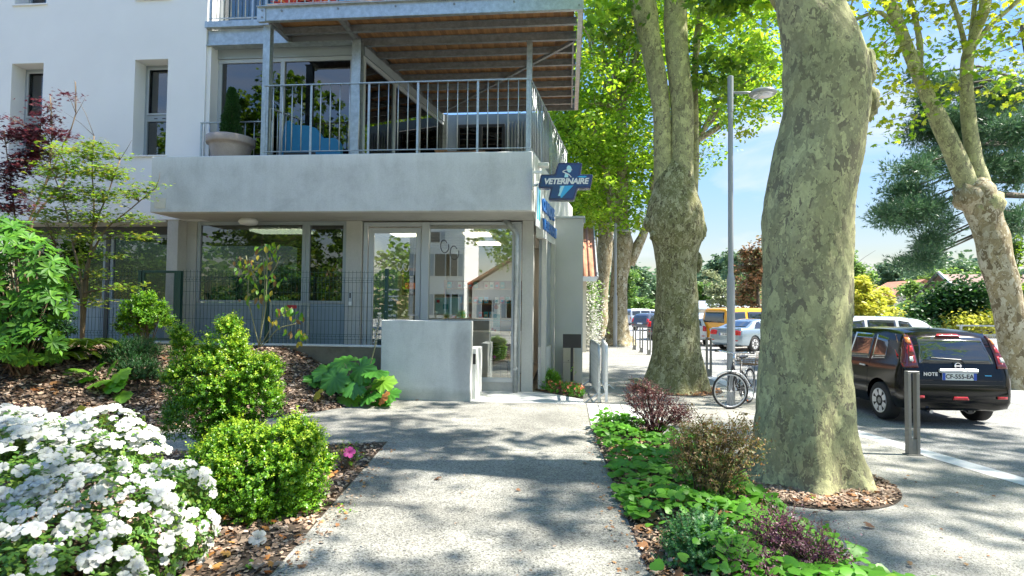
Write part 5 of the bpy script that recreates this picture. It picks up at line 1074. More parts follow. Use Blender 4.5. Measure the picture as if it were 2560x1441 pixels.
# burl, knobs
def knob(root,pos,r,mat,seed,sq=(1,1,1),name='burl'):
    rg_=random.Random(seed); bm=bmesh.new(); bmesh.ops.create_icosphere(bm,subdivisions=3,radius=r); ph=[rg_.uniform(0,6) for _ in range(6)]
    for v in bm.verts:
        c=v.co/r; k=1+.14*math.sin(c.x*5+ph[0])*math.sin(c.y*6+ph[1])+.09*math.sin(c.z*11+ph[2]+c.x*7); v.co=Vector((c.x*sq[0],c.y*sq[1],c.z*sq[2]))*r*k
    me=bpy.data.meshes.new(name); bm.to_mesh(me); bm.free(); me.polygons.foreach_set('use_smooth',[True]*len(me.polygons)); o=link(name,me,mat,root); o.location=pos; return o
b_=at(2158,175,Y1); knob(T1,b_,.185,m_bark,4,(.62,.8,1.25)); b_=at(2172,255,Y1); knob(T1,b_,.13,m_bark,5,(.7,.8,1.5))
for (x,y,r_) in ((2118,1178,.14),(1905,1185,.16),(2010,1208,.17),(1960,1200,.15),(2072,1205,.16)): 
    b_=at(x,y,Y1-.12); knob(T1,b_,r_,m_bark,int(x),(.8,.8,1.5),'root_flare')
limb([(30,1945,1985),(0,1925,1962),(-60,1895,1935),(-140,1850,1900)],Y1+.1,16,12,'limb',m_bark,T1,8,extra=[(1.4,7.3,8.2,.09),(.6,7.6,10,.04)])
def ray_d(p,q):
    w=np.array(p)-np.array(q); s=np.array(SUN[:]); return np.linalg.norm(w-s*w.dot(s))
gapq=[(-3.6,5.6,1.3),(-3.0,5.7,1.3),(-2.8,4.8,.7),(-3.2,3.6,.8),(-3.9,3.9,.8),(-1.2,4.6,0),(-.6,6.0,0),(3.2,6.75,2.4),(3.25,6.75,3.4),(3.25,6.7,4.4),(2.6,6.3,.5)]  # crown shaped with gaps so sun reaches these shrub, path and trunk points
f1=lambda p: p[2]>5.75+.60*max(0,p[1]-6.3)+.2 and not (p[1]>10.9) and min(ray_d(p,q) for q in gapq)>.42
o,cs1=crown('crown',[((2.6,6.4,10.8),(4.6,4.9,3.8))],150,24,.19,m_lplane,T1,seed=21,cr=.55,shell=.2,flt=f1)
branches(T1,[Vector((2.5,7.1,7.4)),Vector((2.3,7.3,9))],cs1,m_bark,5,22,.10)
# low drooping sprays of this tree at the top edge
rg=np.random.default_rng(77)
def spray(parent,pts,n,ls,mat,sp=.22,name='foliage',T=L_PL,seed=1,twig=m_twig,tw=.006):
    rg=np.random.default_rng(seed); P=[Vector(p) for p in pts]; m=MB().tube(P,[tw*1.6]+[tw]*(len(P)-2)+[tw*.4],5); m.build('twig',twig,parent)
    A=np.array([p[:] for p in P]); s=rg.random(n)*(len(P)-1); i=s.astype(int).clip(0,len(P)-2); f=(s-i)[:,None]; pos=A[i]*(1-f)+A[i+1]*f+rg.normal(0,sp,(n,3))*np.array([1,1,.6])
    a=rg.uniform(0,2*PI,n); d=np.stack([np.cos(a),np.sin(a),rg.normal(-.5,.4,n)],1); nr=unit(rg.normal(0,.55,(n,3))+np.array([0,-.5,.8])); return leaves(name,T,pos,d,nr,ls*rg.uniform(.6,1.3,n),mat,parent)
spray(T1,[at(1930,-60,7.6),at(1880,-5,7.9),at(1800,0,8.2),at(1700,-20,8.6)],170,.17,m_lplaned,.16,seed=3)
spray(T1,[at(1960,-30,7.2),at(1915,5,7.4)],40,.15,m_lplane,.1,seed=4); spray(T1,[at(2090,-20,7.0),at(2140,10,7.2)],22,.12,m_lplaney,.08,seed=5)
# --- T2 : mossy tree by the bicycle
T2=thing('plane_tree','mossy plane tree with two upright limbs between the paving strip and the bicycle','tree'); Y2=13.35
P,R=limbpx([(992,1560,1795),(978,1590,1775),(950,1607,1765),(900,1622,1757),(850,1630,1752),(750,1636,1748),(680,1637,1744),(630,1632,1748),(590,1620,1762),(555,1614,1764),(515,1618,1756),(480,1630,1745),(445,1640,1735),(415,1656,1716),(392,1676,1696)],Y2)
Ps,Rs=smooth(P,R,110); MB().tube(Ps,Rs,48,True,wobf(12,.05,.12,5)).build('trunk',m_bark3,T2,smooth=True)
limb([(520,1640,1700),(460,1634,1692),(400,1633,1682),(300,1632,1678),(200,1618,1668),(100,1597,1652),(0,1568,1638)],Y2,50,24,'limb',m_bark,T2,14,.04,extra=[(1.0,13.3,10.2,.22),(.6,13.4,12,.12)])
limb([(520,1665,1740),(460,1668,1738),(400,1672,1736),(300,1676,1736),(200,1670,1728),(100,1661,1720),(0,1659,1718)],Y2,50,24,'limb',m_bark,T2,15,.05,extra=[(2.5,13.3,10.5,.2),(2.7,13.2,12.5,.1)])
limb([(480,1722,1745),(400,1728,1748),(300,1730,1747),(200,1729,1746),(100,1733,1752),(0,1748,1768)],Y2+.5,30,14,'limb',m_bark,T2,16,.05,extra=[(3.4,14,10.5,.12)])
b_=at(1752,575,Y2); knob(T2,b_,.2,m_bark,9,(.6,.8,1.3)); b_=at(1622,560,Y2-.1); knob(T2,b_,.17,m_bark3,10,(.7,.8,1.1)); b_=at(1745,655,Y2); knob(T2,b_,.17,m_bark3,11,(.5,.8,1.4)); b_=at(1640,590,Y2-.25); knob(T2,b_,.16,m_bark3,15,(.8,.8,1))
f2=lambda p: p[2]>8.3+.58*max(0,p[1]-12.5)+.12*abs(p[0]-2.4) and p[0]>.2
o,cs2=crown('crown',[((2.9,13.6,11.8),(4.0,4.4,3.4))],160,24,.19,m_lplane,T2,seed=31,cr=.55,shell=.2,flt=f2); branches(T2,[Vector((1.2,13.3,9.5)),Vector((2.5,13.3,9.8)),Vector((2.9,13.9,9.3))],cs2,m_bark,6,18,.09)
for i,(pts) in enumerate([[(1745,60),(1800,80),(1860,130),(1905,150)],[(1745,190),(1790,200),(1830,240)],[(1740,20),(1830,20),(1930,60)],[(1600,60),(1560,90),(1500,60)],[(1650,0),(1560,20),(1475,30)],[(1750,110),(1790,160),(1850,190)]]):
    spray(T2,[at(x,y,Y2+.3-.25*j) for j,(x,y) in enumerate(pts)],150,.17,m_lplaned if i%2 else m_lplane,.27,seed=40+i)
# --- T3 twin far trunks with the big background crown
T3=thing('plane_tree','large leafy plane tree behind the far lamp, front trunk of the twin pair','tree'); Y3=29.6
P,R=limbpx([(872,1478,1612),(858,1500,1595),(835,1512,1578),(790,1520,1570),(700,1526,1570),(650,1528,1580),(610,1530,1585),(560,1540,1572),(400,1542,1570),(250,1540,1565),(0,1545,1560)],Y3); Ps,Rs=smooth(P,R,80); MB().tube(Ps,Rs,32,True,wobf(22,.05,.1,5)).build('trunk',m_bark2,T3,smooth=True)
limb([(660,1556,1588),(620,1578,1606),(580,1600,1622),(520,1618,1636),(440,1626,1642)],Y3,24,16,'limb',m_bark2,T3,24,.04,extra=[(7.5,29.6,11,.15)])
limb([(560,1535,1560),(450,1510,1530),(330,1480,1496),(250,1460,1472)],Y3,16,10,'limb',m_bark2,T3,25,.04)
f3=lambda p: not(p[2]<5.2) and not (p[2]<8.3 and p[0]>4.2) and p[2]>8.0+.75*max(0,p[0]-6.0)-(2.6 if p[0]<4.5 else 0)-.0
ell3=[((1.6,29.8,12.5),(4.0,4.0,7.2)),((5.4,30,13.5),(5.0,4.2,5.2)),((2.2,29.0,8.2),(2.9,3.0,3.0)),((9.0,29.5,14.2),(2.6,3,3.6)),((3.5,30,18),(5,4,3))]
o,cs3=crown('crown',ell3,760,50,.23,m_lplane,T3,T=L_OV,seed=33,cr=.62,shell=.3,flt=f3); branches(T3,[Vector((1.9,29.6,8)),Vector((3.5,29.6,9)),Vector((2.6,29.6,12)),Vector((6.5,29.6,10.5))],cs3,m_bark2,7,34,.13)
o,_=crown('crown_tips',ell3,170,34,.21,m_lplaney,T3,T=L_OV,seed=34,cr=.6,shell=.8,flt=f3)
T3b=thing('plane_tree','rear trunk of the twin plane pair, partly hidden left of the far lamp pole','tree')
P,R=limbpx([(850,1470,1540),(838,1480,1527),(780,1486,1521),(700,1490,1523),(650,1490,1530),(580,1494,1535),(450,1495,1525),(300,1480,1505)],34.); Ps,Rs=smooth(P,R,50); MB().tube(Ps,Rs,28,True,wobf(26,.05,.1,5)).build('trunk',m_bark2,T3b,smooth=True)
f4=lambda p: p[2]>6 and p[0]<3.5
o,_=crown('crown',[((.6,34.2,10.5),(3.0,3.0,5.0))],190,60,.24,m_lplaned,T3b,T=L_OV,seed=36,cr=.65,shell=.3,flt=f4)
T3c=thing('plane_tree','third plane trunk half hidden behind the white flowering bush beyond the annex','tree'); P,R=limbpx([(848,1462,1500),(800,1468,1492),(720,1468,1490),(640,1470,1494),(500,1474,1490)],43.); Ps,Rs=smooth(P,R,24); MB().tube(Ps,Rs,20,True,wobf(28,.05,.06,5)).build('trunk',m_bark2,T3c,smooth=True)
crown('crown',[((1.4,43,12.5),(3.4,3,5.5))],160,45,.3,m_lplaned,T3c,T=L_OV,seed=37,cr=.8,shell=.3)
# --- T4 at the right edge
T4=thing('plane_tree','leaning pale plane tree at the right edge behind the black car with forked limbs','tree'); Y4=15.2
P,R=limbpx([(992,2488,2612),(975,2500,2600),(940,2506,2590),(850,2500,2575),(790,2488,2562),(740,2478,2552),(700,2465,2545),(650,2448,2530),(600,2440,2522),(560,2430,2506),(520,2412,2498),(480,2402,2486),(455,2412,2468),(440,2425,2450)],Y4); Ps,Rs=smooth(P,R,90); MB().tube(Ps,Rs,40,True,wobf(42,.06,.09,5)).build('trunk',m_bark2,T4,smooth=True)
limb([(520,2405,2455),(470,2392,2446),(400,2366,2418),(300,2325,2370),(200,2285,2316),(100,2245,2276),(0,2205,2234)],Y4,46,20,'limb',m_bark,T4,43,.04,extra=[(7.2,15.3,10.7,.09)])
limb([(520,2425,2485),(470,2428,2478),(400,2418,2456),(300,2404,2440),(200,2400,2431),(150,2402,2434),(100,2420,2446),(0,2450,2478)],Y4,46,20,'limb',m_bark,T4,44,.04,extra=[(10.1,15.2,10.8,.1)])
limb([(160,2412,2430),(100,2402,2416),(50,2390,2402),(0,2372,2386)],Y4,14,10,'limb',m_bark,T4,45,.03); limb([(160,2408,2424),(100,2420,2432),(0,2432,2444)],Y4+.2,12,10,'limb',m_bark,T4,46,.03)
limb([(110,2430,2446),(60,2472,2486),(20,2520,2532),(-20,2560,2572)],Y4,14,10,'limb',m_bark,T4,47,.03); limb([(190,2290,2308),(120,2292,2308),(60,2284,2298),(0,2268,2280)],Y4+.1,14,10,'limb',m_bark,T4,48,.03); limb([(60,2225,2240),(30,2190,2200),(55,2120,2130)],Y4,10,8,'limb',m_bark,T4,49,.03)
b_=at(2465,510,Y4-.1); knob(T4,b_,.36,m_bark,19,(1,.8,1.0)); knob(T4,at(2425,490,Y4-.05),.33,m_bark2,23,(1,.9,1.3))
f5=lambda p: p[2]>9.0+.55*max(0,p[1]-15)
o,cs4=crown('crown',[((9.2,14.8,12.2),(4.6,4.2,3.2))],190,24,.19,m_lplaney,T4,seed=51,cr=.55,shell=.2,flt=f5); branches(T4,[Vector((7.3,15.2,10.4)),Vector((9.9,15.2,10.4))],cs4,m_bark,9,14,.08)
rr_=random.Random(8)
for i,(x,y) in enumerate([(2160,60),(2200,120),(2180,190),(2230,60),(2250,200),(2300,230),(2330,120),(2370,60),(2380,210),(2450,180),(2500,60),(2500,130),(2530,200),(2480,230),(2230,300),(2260,330),(2210,240),(2290,40),(2350,260),(2545,250),(2440,40),(2180,130),(2220,160),(2270,110),(2320,180),(2340,30),(2410,120),(2470,110),(2540,90),(2550,160)]):
    a=at(x+rr_.uniform(20,60),y-rr_.uniform(10,40),Y4+rr_.uniform(-1,1)); b=at(x,y,Y4+rr_.uniform(-1.2,1.2)); c=at(x-rr_.uniform(20,50),y+rr_.uniform(-10,25),Y4+rr_.uniform(-1.5,1.5)); spray(T4,[a,b,c],42,.14,m_lplaney if i%3 else m_lplane,.2,seed=60+i,tw=.008)
# --- further street trees shading the place, outside the frame
def offtree(lab,x,y,h,r,seed,n=260,mat=m_lplane,lo=5.6,trunk=.42,per=26,ls=.19):
    t=thing('plane_tree',lab,'tree'); MB().tube([(x,y,-.1),(x,y,.3),(x+.1,y,3),(x,y+.2,lo+.5),(x-.2,y,h*.8)],[trunk*1.3,trunk,trunk*.85,trunk*.7,.1],20,True,wobf(seed,.05,.08)).build('trunk',m_bark,t,smooth=True)
    o,cs=crown('crown',[((x,y,(lo+h)/2+.3),(r,r,(h-lo)/2))],n,per,ls,mat,t,seed=seed,cr=.55,shell=.2,flt=lambda p:p[2]>lo); branches(t,[Vector((x,y,lo)),Vector((x-.1,y,h*.7))],cs,m_bark,seed,16,.1); return t
offtree('plane tree just behind the camera beside the sidewalk',3.3,-.6,15,4.4,101,110,lo=7.5)
offtree('plane tree across the road beyond the right picture edge, shading the sidewalk',12.8,6.8,16,4.4,102,120,lo=8.)
offtree('plane tree across the road behind the camera to the right',12.8,-1.5,15,4.4,103,120,lo=7.5)
offtree('leafy plane tree behind the camera reflected in the balcony glass',-18.5,-12,17,5.0,104,480,m_lplaned,1.8,.3,40,.28)
offtree('leafy plane tree far left behind the camera reflected in the dark windows',-31,-11,16,5.0,105,280,m_lplaned,1.6,.3,40,.28)
offtree('leafy plane tree behind the camera reflected in the side glazing',-3.4,-13.5,11,3.4,106,250,m_lplane,4.0,.28,36)
# houses reflected in the clinic glass
def house(name,lab,x0,x1,y0,y1,h,ridge,wall,roof,axis='x',wins=(),loc=None,ov=.45,tiles=False,chim=True,rp=.3):
    t=thing(name,lab,'house'); B('wall',wall,t,x0,x1,y0,y1,-.05,h); 
    m=MB()
    if ridge:
        if axis=='x': ym=(y0+y1)/2; q=[(x0-ov,y0-ov,h-.1),(x1+ov,y0-ov,h-.1),(x1+ov,ym,ridge),(x0-ov,ym,ridge),(x0-ov,y1+ov,h-.1),(x1+ov,y1+ov,h-.1)]
        else: xm=(x0+x1)/2; q=[(x0-ov,y0-ov,h-.1),(x0-ov,y1+ov,h-.1),(xm,y1+ov,ridge),(xm,y0-ov,ridge),(x1+ov,y0-ov,h-.1),(x1+ov,y1+ov,h-.1)]
        o=m.add(q,[(0,1,2,3),(3,2,5,4)]).build('roof',roof,t); md=o.modifiers.new('s','SOLIDIFY'); md.thickness=.14
        g=MB()
        if axis=='x': g.add([(x0+.01,y0,h),(x0+.01,y1,h),(x0+.01,ym,ridge-.15)],[(0,1,2)]).add([(x1-.01,y0,h),(x1-.01,y1,h),(x1-.01,ym,ridge-.15)],[(0,1,2)])
        else: g.add([(x0,y0+.01,h),(x1,y0+.01,h),(xm,y0+.01,ridge-.15)],[(0,1,2)]).add([(x0,y1-.01,h),(x1,y1-.01,h),(xm,y1-.01,ridge-.15)],[(0,1,2)])
        me_=g; [MB().add([g.v[i*3+q] for q in range(3)],[(0,1,2)]).build('gable',wall,t) for i in (0,1)]
        if chim: B('chimney',wall,o,(x0+x1)/2+.8,(x0+x1)/2+1.3,(y0+y1)/2+.3,(y0+y1)/2+.8,h,ridge+.6)
        if tiles:
            nt_=int((x1-x0+2*ov)/.24) if axis=='x' else int((y1-y0+2*ov)/.24); tm=None
            for sd in ((0,1) if axis=='y' else (0,)):
                for i in range(nt_):
                    if axis=='x': a=Vector((x0-ov+.12+i*.24,y0-ov,h-.1+.02)); b=Vector((x0-ov+.12+i*.24,ym,ridge+.02))
                    else: xe=x0-ov if sd==0 else x1+ov; a=Vector((xe,y0-ov+.12+i*.24,h-.08)); b=Vector((xm,y0-ov+.12+i*.24,ridge+.02))
                    MB().tube([a,b],.07,6).build('tile_row',roof,t,smooth=True)
    else: B('roof_coping',m_white,t,x0-.1,x1+.1,y0-.1,y1+.1,h,h+.15)
    for (wx,wz,ww,wh,face) in wins:
        yf=y1 if face=='n' else y0; s=1 if face=='n' else -1
        f=B('window',m_white,t,wx-ww/2-.06,wx+ww/2+.06,min(yf,yf+s*.03),max(yf,yf+s*.03),wz-.06,wz+wh+.06); B('pane',m_cglass,f,wx-ww/2,wx+ww/2,min(yf+s*.031,yf+s*.04),max(yf+s*.031,yf+s*.04),wz,wz+wh); 
        for q in (-1,1): B('shutter',M('faded_shutter',(.30,.38,.45),.6) if name!='house' else m_panel,f,wx+q*(ww/2+.25)-.17,wx+q*(ww/2+.25)+.17,min(yf+s*.035,yf+s*.07),max(yf+s*.035,yf+s*.07),wz,wz+wh)
    return t
house('white_house','tall white house behind the camera, reflected in the shop window',-12.2,-7.9,-26,-19,8.6,None,m_render,m_tile,wins=[(-11.4,1.2,.8,1.6,'n'),(-9.8,1.2,.8,1.6,'n'),(-8.6,1.2,.5,1.6,'n'),(-11.4,4.2,.8,1.7,'n'),(-9.8,4.2,.8,1.7,'n'),(-8.7,4.2,.5,1.7,'n'),(-10.2,6.8,.7,.8,'n')])
house('red_roof_house','low house with red tiled roof behind the camera, reflected beside the white house',-7.6,-1.5,-30,-21,3.5,5.6,m_render,m_tile,'y',wins=[(-6.4,1,.8,1.4,'n'),(-4.4,1,.8,1.4,'n'),(-2.6,1,.8,1.4,'n')],ov=.6)
# ------------------------------------------------------------ background
c=at(1462,700,24); h1=house('tiled_house','small house with scalloped orange roof tiles and white eave beside the annex',-6,.78,24.2,31,3.15,5.6,m_cream,m_tile,'x',ov=.4,tiles=True,chim=False); B('eave_board',m_white,h1,-6.4,1.18,23.74,23.79,2.92,3.12); B('barge_board',m_white,h1,1.19,1.25,23.8,24.0,3.1,3.3); MB().beam((1.21,23.78,3.08),(1.21,27.6,5.66),.05,.16).build('barge_board',m_framel,h1)
h=house('gable_house','house with dark gable eaves and weathered tile roof behind the dark conifer at right',29.5,42,45.2,51,2.7,4.8,m_cream,m_tile2,'x',ov=.7,wins=[(33,.9,1,1.0,'s')],tiles=False,chim=False)
MB().beam((28.75,51.7,2.55),(28.75,48.1,4.85),.3,.22).build('barge_board',m_trunkd,h); MB().beam((28.75,44.5,2.6),(28.75,48.1,4.95),.12,.2).build('barge_board',m_framel,h)
B('gable_boarding',m_trunkd,h,29.40,29.49,45.3,50.9,2.2,2.9)
hf=house('pink_roof_house','distant house with pinkish red roof left of the gable house',34.5,41,66,72,3.0,5.2,m_cream,m_tile,'y',chim=False,ov=.7)
house('grey_roof_shed','long low shed with pale sloping roof right of the mossy plane trunk',15.9,30,72,82,2.1,3.0,m_cream,m_framel,'x',chim=False,ov=.6); house('pale_roof_house','pale roofed house above the long shed',20.8,28,95,106,3.3,4.6,m_cream,m_kerb,'x',chim=False,ov=.6); house('beige_roof_house','tiny beige roofed house beyond the pale grey people carrier',9.3,11.5,100,108,3.2,4.2,m_cream,m_tile2,'x',chim=False)
wf=thing('board_fence','weathered horizontal board fence behind the white car','fence'); 
for i in range(7): B('board',m_planks,wf,20.2,28.6,31.0+.0,31.03,.55+i*.2,.55+i*.2+.185)
for x in (20.1,22.9,25.7,28.5): B('post',m_planks,wf,x,x+.12,31.031,31.12,0,2.02)
rebase(wf,(24,31,0))
dw=thing('dark_garden_wall','dark weathered garden wall below the low conifer, behind the black car','wall'); B('base',m_conc_dark,dw,19.2,34,26.5,26.8,-.05,1.15); B('coping',m_conc_raw,dw,19.1,34,26.45,26.85,1.151,1.21); rebase(dw,(24,26.6,0))
gf=thing('mesh_railing','galvanised mesh railing on a pale kerb wall right of the black car','railing'); B('kerb_wall',m_conc_wall,gf,13.2,24,21.0,21.3,-.05,.42); MB().box(13.2,24,21.12,21.17,1.35,1.4).box(13.2,24,21.12,21.17,1.05,1.08).box(13.2,24,21.12,21.17,.5,.54).build('rail',m_galv,gf)
for i in range(8): B('post',m_galv,gf,13.3+i*1.35,13.36+i*1.35,21.1,21.16,.42,1.4)
m=MB()
for i in range(150): m.beam((13.3+i*.07,21.18,.52),(13.3+i*.07,21.18,1.07),.008,.008)
for i in range(8): m.beam((13.3,21.19,.56+i*.065),(23.8,21.19,.56+i*.065),.008,.008)
m.build('infill_mesh',m_galv,gf,kind='stuff'); rebase(gf,(18,21,0))
def bgtree(name,lab,px,ybase,ytop,Y,wpx,mat,seed,n=60,per=40,ls=.35,T=L_OV,lobes=5,trunk=.2,cat='tree',tb=.0,hfrac=.72,cr=None,group=None,shell=.35):
    rg=np.random.default_rng(seed); base=at(px,ybase,Y); top=at(px,ytop,Y); x=base.x; z0=0; zt=top.z; rx=wpx/FP*Y/2; H=zt-tb; ch=H*hfrac; cz=zt-ch/2
    t=thing(name,lab,cat,group=group); MB().tube([(x,Y,-.05),(x+.1,Y,cz*.5),(x,Y,cz+ch*.2)],[trunk,trunk*.8,trunk*.3],8,True,wobf(seed,.05,.0)).build('trunk',m_trunkd,t,smooth=True)
    el=[((x+rg.uniform(-.5,.5)*rx,Y+rg.uniform(-.4,.4)*rx,cz+rg.uniform(-.35,.38)*ch),(rx*rg.uniform(.42,.68),rx*rg.uniform(.4,.6),ch*rg.uniform(.2,.34))) for _ in range(lobes)]+[((x,Y,cz),(rx*.75,rx*.6,ch*.42))]
    o,cs=crown('crown',el,n,per,ls,mat,t,T=T,seed=seed,cr=cr or rx*.22,shell=shell); branches(t,[Vector((x,Y,cz*.7)),Vector((x,Y,cz))],cs,m_trunkd,seed,9,trunk*.45); rebase(t,(x,Y,0)); return t
# line of pines and broadleaf trees beyond the lot
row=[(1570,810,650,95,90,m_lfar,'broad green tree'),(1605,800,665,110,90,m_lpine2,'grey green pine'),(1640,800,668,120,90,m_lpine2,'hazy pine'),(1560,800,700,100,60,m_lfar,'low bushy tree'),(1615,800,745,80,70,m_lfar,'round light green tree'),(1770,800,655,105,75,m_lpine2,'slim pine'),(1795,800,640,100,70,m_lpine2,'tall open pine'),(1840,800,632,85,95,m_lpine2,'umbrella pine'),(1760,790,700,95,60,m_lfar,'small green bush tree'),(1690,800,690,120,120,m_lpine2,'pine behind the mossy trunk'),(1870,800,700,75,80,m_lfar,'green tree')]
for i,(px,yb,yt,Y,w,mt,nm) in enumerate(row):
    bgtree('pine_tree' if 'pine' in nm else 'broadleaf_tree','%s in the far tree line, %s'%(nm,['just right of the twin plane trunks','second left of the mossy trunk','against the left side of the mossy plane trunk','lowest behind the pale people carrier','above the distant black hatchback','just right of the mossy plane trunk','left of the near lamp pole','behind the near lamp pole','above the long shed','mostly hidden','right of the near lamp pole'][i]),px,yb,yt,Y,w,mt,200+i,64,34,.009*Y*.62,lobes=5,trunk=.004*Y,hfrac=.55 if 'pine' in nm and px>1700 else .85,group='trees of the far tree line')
bgtree('tamarisk_tree','pale wispy olive tree just left of the near lamp pole behind the shed',1800,800,688,60,75,m_lolive,230,70,40,.28,lobes=5,hfrac=.85)
bgtree('rusty_conifer','rusty brown and green conifer between the lamp pole and the nearest plane trunk',1893,810,615,42,110,m_lrust,231,110,46,.26,lobes=7,hfrac=.9)
bgtree('bamboo_clump','bright yellow bamboo clump just right of the nearest plane trunk',2160,805,668,33,120,m_lfary,232,110,60,.22,T=L_DIA,lobes=7,hfrac=.95,cat='bamboo')
bgtree('bamboo_clump','second smaller yellow green bamboo behind the white car',2205,805,700,34,70,m_lfary,233,60,50,.2,T=L_DIA,lobes=5,hfrac=.95,cat='bamboo')
bgtree('feathery_tree','feathery green tree above the yellow bamboo',2140,800,632,48,90,m_lfar,234,40,34,.26,lobes=4,hfrac=.6)
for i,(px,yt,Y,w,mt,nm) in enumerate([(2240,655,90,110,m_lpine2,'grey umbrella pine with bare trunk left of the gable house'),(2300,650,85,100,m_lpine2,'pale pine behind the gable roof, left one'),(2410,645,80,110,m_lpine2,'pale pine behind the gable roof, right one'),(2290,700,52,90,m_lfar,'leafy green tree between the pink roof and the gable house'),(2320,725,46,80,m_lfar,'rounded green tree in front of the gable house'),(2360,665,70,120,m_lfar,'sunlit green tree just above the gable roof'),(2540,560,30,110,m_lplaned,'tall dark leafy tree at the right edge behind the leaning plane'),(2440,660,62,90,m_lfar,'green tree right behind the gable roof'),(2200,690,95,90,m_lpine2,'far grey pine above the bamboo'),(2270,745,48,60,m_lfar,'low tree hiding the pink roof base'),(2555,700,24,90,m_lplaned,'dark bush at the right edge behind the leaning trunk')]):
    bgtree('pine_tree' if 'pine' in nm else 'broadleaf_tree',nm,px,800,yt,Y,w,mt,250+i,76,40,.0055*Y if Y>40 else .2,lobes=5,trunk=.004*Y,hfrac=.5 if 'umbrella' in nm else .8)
def blobbush(name,lab,cat,blobs,Y,mat,seed,n,per,ls,T=L_OV,trunkpts=None):
    t=thing(name,lab,cat); el=[]
    for (px,py,rx,ry) in blobs: c=at(px,py,Y); el.append(((c.x,Y,c.z),(rx/FP*Y,rx/FP*Y*.8,ry/FP*Y)))
    o,cs=crown('crown',el,n,per,ls,mat,t,T=T,seed=seed,cr=min(.5,.02*Y),shell=.3)
    if trunkpts: 
        for tp in trunkpts: MB().tube([at(x,y,Y) for x,y in tp],[.12,.08]+[.04]*(len(tp)-2),7).build('trunk',m_trunkd,t,smooth=True)
    rebase(t,(el[0][0][0],Y,0)); return t
blobbush('low_conifer','dark spreading conifer with leaning trunks in front of the gable house','tree',[(2370,760,50,38),(2430,750,60,55),(2330,785,45,25),(2450,790,50,30),(2385,795,50,22),(2400,725,30,25)],29,m_ldk,301,190,50,.2,L_DIA,[[(2480,832),(2440,790),(2400,760)],[(2490,832),(2480,790),(2460,750)]])
blobbush('hedge_bush','yellow green bush under the dark conifer left part','bush',[(2300,800,38,20),(2330,808,30,16)],30,m_lfary,302,50,40,.17); blobbush('hedge_bush','yellow green bush under the dark conifer right part','bush',[(2420,808,45,14),(2470,800,25,16)],28,m_lfary,303,50,40,.17); blobbush('hedge_bush','bright green bush beside the board fence end','bush',[(2262,800,22,16),(2240,795,20,18)],38,m_lfar,304,40,40,.2)
blobbush('juniper_bush','dark low juniper peeping above the roof of the black car','bush',[(2290,822,42,10),(2240,826,25,8)],25,m_ldk,305,40,40,.14,L_DIA)
blobbush('flowering_bush','white flowering climber bush against the house beyond the annex','bush',[(1466,800,16,70),(1470,845,14,28),(1463,730,13,40)],25.2,m_petal,306,110,34,.10,L_OV); blobbush('climber_greenery','green climber leaves above the white blossom beyond the annex','bush',[(1462,730,14,42),(1468,800,13,60)],25.6,m_lfar,307,70,36,.14)
# big pine at right
PN=thing('pine_tree','big dark pine with drooping needle branches behind the leaning plane tree','tree'); YP=21.
trk=[at(2650,820,YP),at(2630,500,YP),at(2600,250,YP),at(2560,60,YP)]; P,R=smooth(trk,[.4,.33,.25,.12],20); MB().tube(P,R,12,True,wobf(61,.05)).build('trunk',m_trunkd,PN,smooth=True)
blobs=[(2480,270,70,35),(2390,300,60,35),(2320,250,45,25),(2300,330,60,28),(2380,370,60,30),(2460,350,60,30),(2540,330,50,40),(2540,430,40,40),(2270,425,45,14),(2320,410,50,20),(2400,430,40,16),(2280,480,60,18),(2230,530,45,14),(2270,540,60,26),(2320,520,55,24),(2350,560,30,14),(2340,600,40,12),(2320,620,25,16),(2265,660,45,8),(2310,650,30,12),(2520,560,50,30),(2470,420,30,30),(2350,220,50,22),(2430,215,60,25),(2520,240,50,30),(2295,190,25,12),(2250,480,40,14),(2220,545,30,8),(2400,340,50,30),(2340,290,50,25)]
rg=np.random.default_rng(66); pos=[];tw=MB()
for (x,y,rx,ry) in blobs:
    c=at(x,y,YP+rg.uniform(-2.5,1.5)); s=Vector(P[int(np.clip(np.interp(y,[100,700],[17,6]),0,19))]); mid=(s+c)/2+Vector((0,0,.5)); tw.tube([s,mid,c],[.07,.045,.015],6)
    k=int(rx*ry/36)+6
    for _ in range(k):
        d=rsph(rg,1)[0]*rg.uniform(.2,1); q=c+Vector((d[0]*rx/FP*YP,d[1]*rx/FP*YP,d[2]*ry/FP*YP)); pos.append(q[:]); 
        if rg.random()<.35: tw.tube([c,(c+q)/2+Vector((0,0,.08)),q],[.015,.01,.004],4)
tw.build('branch',m_trunkd,PN,smooth=True); pos=np.array(pos); per=40; pp=np.repeat(pos,per,0)+rg.normal(0,.15,(len(pos)*per,3)); n=len(pp); dd=unit(pp-np.repeat(pos,per,0)+np.array([0,0,.06])); leaves('needles',L_NEE,pp,dd,rsph(rg,n),rg.uniform(.09,.17,n),m_lpine,PN); rebase(PN,(at(2650,820,YP).x,YP,0))
# far wood closing the horizon
t=np.linspace(-.55,1.15,60); rg=np.random.default_rng(9); el=[]
pos=[]; 
for a in t:
    for _ in range(30): D=170+rg.uniform(-10,30); pos.append((math.sin(a)*D+rg.normal(0,3),math.cos(a)*D,rg.uniform(0,1)**.8*(9+4*math.sin(a*13)+2*math.sin(a*37))))
pos=np.array(pos); per=22; pp=np.repeat(pos,per,0)+rg.normal(0,1.6,(len(pos)*per,3)); n=len(pp); a=rg.uniform(0,6.28,n)
leaves('far_wood',L_OV,pp,np.stack([np.cos(a),np.sin(a),rg.normal(0,.4,n)],1),unit(rg.normal(0,.7,(n,3))+np.array([0,-.6,.6])),rg.uniform(1.2,2.4,n),m_lpine2,None,'stuff')

